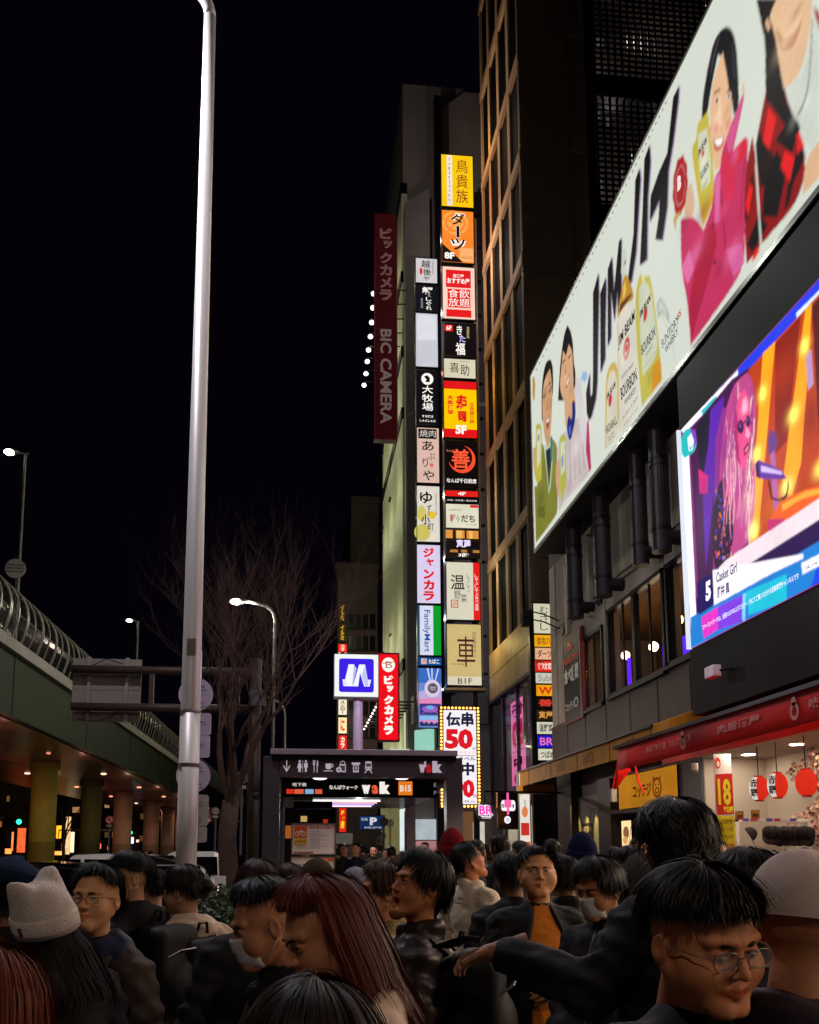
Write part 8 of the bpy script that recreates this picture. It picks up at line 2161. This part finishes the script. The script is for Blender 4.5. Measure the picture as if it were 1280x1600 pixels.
    if mask:
        mm = mat('mask_cloth', '#b4aeb2', .8, var=.05, bump=.3, bscale=30); vs, fs = [], []
        for j in range(9):
            z = -.006 - .0115*j
            for i in range(13):
                x = (-.062 + .124*i/12)*(1 - .02*abs(j - 4)); a = x/.066
                yy = .1045 - .066*abs(a)**2.1 - .00032*abs(j - 2)**2 + (.006*math.exp(-(x/.014)**2) if j < 4 else 0) + .0012*(j % 2)
                vs.append((x, yy - max(0, j - 6)*.003, z))
        for j in range(8):
            for i in range(12): fs.append((j*13+i, j*13+i+1, (j+1)*13+i+1, (j+1)*13+i))
        mo_ = HB(MB().add(vs, fs), 'face_mask', mm); mo_.modifiers.new('s', 'SOLIDIFY').thickness = .0015
        for s_ in (-1, 1): HB(MB().tube([(s_*.060, .036, -.012), (s_*.076, .008, .004), (s_*.086, -.016, .018)], .0013, 5).tube([(s_*.060, .034, -.086), (s_*.077, .006, -.05), (s_*.087, -.014, -.026)], .0013, 5), 'mask_strap', mm)
    return t, boff, Rb, hoff, Rh

def backpack(p, label, col, off=(0, -.24, -.42), size=(.30, .17, .44), extra=None):
    t0, boff, Rb, _, _ = p
    c_ = t0.location + boff + Rb @ Vector(off)
    t = thing('backpack', label, 'backpack', c_)
    m_ = mat('pack_' + col, col, .6, var=.2, scale=8, bump=.12, bscale=90, spec=.2); w, d, h = size
    def f(X, Y, Z):
        q_ = np.maximum(np.abs(X) - (w/2 - .05), 0)**2 + np.maximum(np.abs(Y) - (d/2 - .05), 0)**2 + np.maximum(np.abs(Z) - (h/2 - .07), 0)**2
        a = np.sqrt(q_) - .055
        b_ = sell(X, Y, Z, (0, -d/2, -.07), (w*.38, .055, .13))
        return smin(a, b_, .02) - fnoise(X, Y, Z, 20)*.003
    V, F = surf_net(f, (-w/2 - .04, -d/2 - .1, -h/2 - .04), (w/2 + .04, d/2 + .04, h/2 + .04), .013)
    link('pack', np_mesh('pack', xf(V, Rb, (0, 0, 0)), F, [m_]), None, t, local=True)
    def LB(mb, nm, m): mb.v = [tuple(Rb @ Vector(q_)) for q_ in mb.v]; return mb.build(nm, m, t, local=True)
    zt_ = h/2
    for s_ in (-1, 1):
        pts = [(s_*.07, d/2, zt_ - .02), (s_*.095, d/2 + .06, zt_ + .035), (s_*.115, d/2 + .18, zt_ - .0), (s_*.125, d/2 + .235, zt_ - .12), (s_*.14, d/2 + .22, zt_ - .3), (s_*.15, d/2 + .06, zt_ - .4)]
        mb = MB()
        for a, b in zip(pts[:-1], pts[1:]):
            a, b = Vector(a), Vector(b); mb.add([a + Vector((-.022, 0, 0)), a + Vector((.022, 0, 0)), b + Vector((.022, 0, 0)), b + Vector((-.022, 0, 0))], [(0, 1, 2, 3)])
        so_ = LB(mb, 'strap', m_); so_.modifiers.new('s', 'SOLIDIFY').thickness = .01
    LB(MB().tube([(-.03, d/2 - .02, zt_), (-.02, d/2 - .03, zt_ + .05), (.02, d/2 - .03, zt_ + .05), (.03, d/2 - .02, zt_)], .008, 6), 'handle', m_)
    LB(MB().tube([(-w*.38, -d/2 + .01, .06), (-w*.2, -d/2 - .045, .10), (w*.2, -d/2 - .045, .10), (w*.38, -d/2 + .01, .06)], .004, 5), 'zip', mat('zip', '#6a6668', .3, .7))
    if extra == 'charm':
        LB(MB().ell((.02, -d/2 - .07, .0), (.018, .018, .012)), 'charm', mat('charm_red', '#c01818', .4)); LB(MB().tube([(.02, -d/2 - .06, .08), (.02, -d/2 - .07, .0)], .003, 4), 'charm_cord', m_)
        LB(MB().ell((.02, -d/2 - .07, -.04), (.016, .012, .026)), 'charm', mat('charm_pale', '#b8b0a8', .5))
    if extra == 'bottle':
        LB(MB().tube([(w*.3, -d/2 - .02, -.12), (w*.3, -d/2 - .02, .06), (w*.3, -d/2 - .02, .08), (w*.3, -d/2 - .02, .1)], [.032, .032, .014, .014], 14), 'water_bottle', glass('bottle_plastic', '#8a8a90', .1, .5))
        LB(MB().tube([(w*.3, -d/2 - .02, .1), (w*.3, -d/2 - .02, .115)], .016, 12), 'bottle_cap', mat('cap_white', '#c8c4c0', .4))
    return t
BK = '#0b090b'
# --- left group
p = person('woman in a fuzzy white cat-eared beanie and dark coat, turned away at the lower left', 68, 1442, 2.8, 55, -4, -20, body=60, tone='#8a5c40', hair=('lng', '#1a100c'), cloth='#1c1520', bulk=.015, hat=('catbeanie', '#f6e6dc', 1), eyes=False, coat=1, n_str=3600, hatk=.93)
person('person in a slouchy navy blue hat at the far left edge', 26, 1400, 3.3, 30, 0, 8, tone='#8a5c40', hair=('bob', '#140c0a'), cloth='#14121c', hat=('beret', '#26344e'), eyes=False)
person('long orange-haired person cut off at the bottom left corner', -22, 1600, 1.55, 40, 0, 0, tone='#8a5c40', hair=('lng', '#6a2a10'), cloth='#1a1414', eyes=False, n_str=9000, hat=None)
p = person('boy in thin brown glasses and grey jacket with navy hood, gazing up to the right', 149, 1408, 3.15, 168, 6, 0, body=150, tone='#c4885e', hair=('short', BK), cloth='#3a302c', glasses='#5a1c14', extras=('bluehem',), hood=1, scale=.97, gaze=(-.003, .001), n_str=3600, res=.011, arms='down')
t0, bo, Rb, _, _ = p
st_ = thing('shoulder_strap', 'grey backpack strap with a bright green buckle on the boy\'s shoulder', 'strap', t0.location + bo + Rb @ Vector((-.1, .08, -.3)))
def strap_piece(pts, w, m, nm, par, dz=.008):
    mb = MB()
    for a, b in zip(pts[:-1], pts[1:]):
        A_ = bo + t0.location + Rb @ Vector(a); B_ = bo + t0.location + Rb @ Vector(b); s_ = Rb @ Vector((w/2, 0, 0)); mb.quad(A_ - s_, A_ + s_, B_ + s_, B_ - s_)
    o = mb.build(nm, m, par); o.modifiers.new('s', 'SOLIDIFY').thickness = dz; return o
strap_piece([(-.10, -.06, -.165), (-.105, .03, -.185), (-.11, .10, -.26), (-.115, .125, -.36), (-.13, .13, -.50)], .045, mat('strap_grey', '#4c4a40', .6, bump=.4), 'webbing', st_)
strap_piece([(-.16, .112, -.285), (-.05, .128, -.275)], .01, mat('lime', '#a8c020', .5), 'chest_strap', st_, .02)
strap_piece([(-.125, .140, -.47), (-.125, .140, -.52)], .03, mat('buckle', '#b8b4a0', .4), 'buckle', st_, .006)
p = person('young man with a black bowl cut in a black hooded jacket, looking left', 201, 1373, 4.2, 118, 0, 0, body=60, tone='#b8845e', hair=('bowl', BK), cloth='#100e12', hood=1, n_str=1800, bulk=.03)
backpack(p, 'black backpack with a water bottle on the young man with the bowl cut', '#0e0c0f', extra='bottle')
p = person('woman in a quilted cream coat with dark tied-up hair, looking left', 285, 1393, 4.4, 72, -4, 0, body=35, tone='#a8745a', hair=('mid', '#120a0a'), cloth='#d6bca8', quilt=1, coat=1, hood=1, bulk=.03, n_str=1500, res=.011)
t0, bo, Rb, ho, Rh = p
hb = MB().ell(ho + Rh @ Vector((.02, -.115, .02)), (.045, .04, .045), 12, 8); hb.build('hair_bun', hair_mat('#120a0a'), t0, smooth=True, local=True)
backpack(p, 'black backpack with a red charm on the woman in the cream coat', '#100e12', extra='charm')
person('person with dark hair half hidden between the young man and the cream coat', 238, 1388, 5.6, 40, 0, 0, tone='#a8745a', hair=('mid', '#140c0a'), cloth='#1a1618', eyes=False, n_str=700, res=.018)
# --- masked man and the women in the middle
person('man in a white face mask and black jacket with an undercut, looking down left', 415, 1447, 2.45, 104, -16, 0, body=100, tone='#9c6444', hair=('under', BK), cloth='#0c0a0d', hood=1, mask=True, n_str=4200, bulk=.015, arms='down', res=.011)
person('person with smooth dark red hair behind the masked man, seen from the back', 402, 1395, 3.5, 20, 0, 0, tone='#8a5c40', hair=('bob', '#2c0a0c'), cloth='#14101a', eyes=False)
p = person('woman with long straight auburn hair and a cream fleece, looking down', 508, 1462, 1.95, 112, -20, 0, body=105, tone='#b0704e', hair=('swept', '#5c1c0c'), cloth='#d8bca8', hood=1, bulk=.02, n_str=12000, res=.010, arms='phone', fluff=1.02)
t0, bo, Rb, _, _ = p
strap_piece([(.12, -.15, -.26), (.125, -.09, -.185), (.13, .02, -.185), (.13, .09, -.28), (.14, .10, -.45)], .05, mat('strap_black', '#141014', .6, bump=.4), 'bag_strap', t0)
person('top of a dark brown head at the bottom edge below the auburn woman', 488, 1684, 1.25, 10, 0, 0, tone='#8a5c40', hair=('bob', '#1c0f0c'), cloth='#1c1416', eyes=False, n_str=6000, fluff=1.05)
person('person in an olive cap just above the auburn woman', 495, 1385, 4.4, 170, 0, 0, tone='#9a6a4c', hair=('short', '#150e0c'), cloth='#2a241c', hat=('cap', '#3c3424'), eyes=False, n_str=500, res=.018)
person('person in a pale grey-blue hat between the auburn woman and the brown-haired woman', 554, 1392, 5.2, 20, 0, 0, tone='#9a6a4c', hair=('short', '#150e0c'), cloth='#1c1a20', hat=('cap', '#7c7c8a'), eyes=False, n_str=500, res=.018)
person('person with wavy brown hair left of the olive cap', 453, 1386, 4.9, 10, 0, 0, tone='#9a6a4c', hair=('bob', '#2c1710'), cloth='#1c1a20', eyes=False, n_str=800, res=.018)
person('woman with short brown hair and a fluffy beige collar in profile', 597, 1396, 3.7, 98, 4, 0, body=80, tone='#b0744e', hair=('mid', '#3a1d10'), cloth='#4c4038', extras=('furcollar',), hood=1, n_str=3000, bulk=.02)
p = person('man with thick black hair and open mouth looking up left in a dark puffer jacket', 655, 1387, 3.05, 112, 14, 0, body=70, tone='#a8663f', variant='open', hair=('mid', BK), cloth='#241a1a', puff=1, bulk=.045, n_str=4200, res=.011, rough=.45, fluff=1.03)
backpack(p, 'black backpack on the man with the open mouth and puffer jacket', '#0c0a0c')
person('person in a dark red knitted beanie and blue collar near the right shelter post', 706, 1329, 6.2, 5, 0, 0, tone='#8a5c40', hair=('short', BK), cloth='#141218', hat=('beanie', '#7c1420'), eyes=False, n_str=400, extras=('bluecollar',))
person('man in a cream sweater shouting up to the right', 733, 1346, 5.5, -78, 22, 0, body=-60, tone='#b8704c', variant='open', hair=('mid', BK), cloth='#dccbb6', rib=1, bulk=.01, n_str=1200, fluff=.97)
person('person with black curly hair and black coat left of the man in the orange shirt', 800, 1370, 4.6, 10, 0, 0, tone='#8a5c40', hair=('curly', '#0e0a0b'), cloth='#0d0b0d', eyes=False, bulk=.045, hood=1, n_str=1500)
person('person with dark hair just above the curly-haired one, further back', 812, 1335, 8.2, 15, 0, 0, tone='#8a5c40', hair=('short', BK), cloth='#0d0b0d', eyes=False, n_str=400, res=.02)
# --- man in orange
p = person('broad-faced man in an orange shirt and open black jacket looking up, phone in hand', 840, 1366, 4.0, 172, 7, 0, body=180, tone='#b47a52', variant='fat', hsx=1.05, hair=('short', '#140b0a'), cloth='#0f0d10', inner='#b8680c', bulk=.035, n_str=3600, res=.010, collar=0,
           arms=({'el': (-.27, .0, -.52), 'ha': (-.03, .17, -.44)}, {'el': (.27, .0, -.50), 'ha': (.03, .18, -.40)}), hands=(((.0, .19, -.43), (-.9, .35, -.2), (0, -1, .0), -1), ((-.02, .18, -.47), (.85, .3, -.45), (0, -1, 0), 1)), gaze=(.002, .003))
t0, bo, Rb, _, _ = p
def phone(label, c, rot, lit=None):
    t = thing('phone', label, 'phone', c)
    M = rotm(*rot)
    o = MB().box(-.037, .037, -.004, .004, -.075, .075); o.v = [tuple(M @ Vector(q_)) for q_ in o.v]; o.build('case', mat('phone_case', '#16161a', .25, .4), t, local=True, bevel=.004)
    o = MB().quad(*[M @ Vector(q_) for q_ in ((-.034, -.0055, -.07), (.034, -.0055, -.07), (.034, -.0055, .07), (-.034, -.0055, .07))]); o.build('display', glow(lit, 1.3) if lit else mat('phone_glass', '#1c2420', .1), t, local=True)
    return t
phone('dark phone held by the man in the orange shirt', t0.location + bo + Rb @ Vector((.06, .27, -.41)), (0, 40, 25))
person('person with dark hair right behind the man in the orange shirt', 880, 1370, 4.9, 20, 0, 0, tone='#8a5c40', hair=('bob', '#100b0b'), cloth='#14100f', eyes=False, n_str=900)
person('person in a navy knitted beanie above the masked man in glasses', 909, 1338, 5.7, 15, 0, 0, tone='#8a5c40', hair=('short', BK), cloth='#6a5a40', hat=('beanie', '#10143c'), eyes=False, n_str=400, hood=1)
person('man in a pale face mask with swept black hair, looking down left', 936, 1392, 3.4, 118, -12, 0, body=120, tone='#9c6038', hair=('mid', '#100a0a'), cloth='#16121a', hood=1, mask=True, n_str=3600, fluff=1.04, bulk=.03)
person('person with a grey hood pulled up, seen from behind', 1000, 1378, 4.6, 20, 0, 0, tone='#8a5c40', hair=None, cloth='#3a3632', hat=('hoodup', '#4c4844'), eyes=False)
person('person with dark hair beyond the grey hood', 985, 1352, 5.6, 20, 0, 0, tone='#8a5c40', hair=('back', BK), cloth='#141014', eyes=False, n_str=500)
p = person('tall curly-haired man in black seen from behind, one arm reaching left with a phone', 1055, 1322, 2.55, 8, 0, 0, body=14, tone='#7c4e36', hair=('curly', '#0c0809'), cloth='#0e0c12', bulk=.06, hood=1, n_str=5200, fluff=1.12, eyes=False,
           arms=({'el': (-.32, .0, -.43), 'ha': (-.50, .16, -.335)}, 'pocket'), hands=(((-.54, .19, -.325), (-.85, .3, -.25), (0, -.6, -.8), 1),))
t0, bo, Rb, _, _ = p
backpack(p, 'large black backpack on the tall curly-haired man', '#100e12', size=(.34, .2, .5))
phone('phone in the outstretched hand of the tall man', t0.location + bo + Rb @ Vector((-.64, .26, -.30)), (15, 72, 20))
# --- nearest on the right
p = person('smiling man in thin metal glasses and a dark T-shirt close to us, looking down right', 1100, 1474, 1.48, 194, -12, 4, body=196, tone='#b06a44', variant='smile', hsx=1.07, hair=('close', '#0d0809'), cloth='#0e0e14', glasses='#8a8078', n_str=12000, fluff=1.02, bulk=.04, res=.010, collar=0, arms='down', gaze=(.002, -.004))
person('dark-haired person behind the right shoulder of the smiling man', 1166, 1400, 2.3, 15, 0, 0, tone='#7c4e36', hair=('back', '#0c0809'), cloth='#0e0c12', eyes=False)
person('man with black hair in the shop mouth looking down', 1204, 1360, 5.6, 205, -12, 0, tone='#b07a58', hair=('bowl', BK), cloth='#1c1a1e', n_str=1200)
person('man in a plain white cap turned away at the right edge, very close', 1262, 1452, 1.5, -62, -8, 0, body=-50, tone='#8c5434', hair=('under', '#1a100c'), cloth='#2a1a24', puff=1, hat=('cap', '#b8a49c'), eyes=False, bulk=.05, n_str=4200)
# hand with a lit phone at the bottom
hp = P(294, 1612, y=3.6)
phone('lit phone held low at the bottom between the boy and the cream coat', hp, (30, 40, 60), '#ffe8e0')
# --- the crowd beyond, heads and coats only a few pixels each: a few built ones, copied
far = []
cols = ('#141216', '#2a2420', '#3a3a44', '#1a1a2a', '#4a4038')
for k in range(5):
    q_ = person('far', 560 + 10*k, 1330, 15 + k, 10 + 150*(k % 2), 0, 0, tone='#a8745a', hair=('short' if k % 2 else 'bob', BK), cloth=cols[k], eyes=False, n_str=120, res=.03)[0]
    far.append(q_)
R = random.Random(31)
lab = ['dark-haired walker in a black coat', 'walker in a brown jacket', 'walker in a grey-blue coat', 'walker in a navy jacket', 'walker in a tan coat']
spots = [(528, 20), (538, 17), (548, 24), (556, 16), (567, 21), (575, 27), (584, 18), (592, 23), (603, 20), (611, 17), (655, 22), (664, 18), (690, 15), (480, 16), (560, 30), (598, 30), (742, 14), (757, 18), (750, 12), (745, 9.5), (770, 11), (476, 19), (236, 34), (228, 36), (862, 9), (780, 8.5), (1000, 8), (960, 9), (1120, 6.2)]
wh = ['left of the kiosk seen through the entrance', 'beside the kiosk', 'in the middle of the far crowd', 'near the parking sign', 'by the pale frontage', 'under the shelter roof edge', 'at the right of the far crowd', 'near the marquee sign']
for i, (px, y) in enumerate(spots):
    k = i % 5
    x = P(px, 1330, y=y).x
    if i < 5: o = far[k]; o.location = (x, y, .12)
    else: o = dup(far[k], (x, y, .12))
    o.rotation_euler = (0, 0, R.uniform(-.5, .5)); s_ = R.uniform(.95, 1.04); o.scale = (s_, s_, s_)
    o['label'] = '%s %s, %s' % (lab[k], wh[i % 8], ['nearest', 'second', 'third', 'fourth', 'fifth', 'last'][i // 5] + ' one'); o['group'] = 'walkers in the far crowd'
    if y > 33: o.location.z = 0
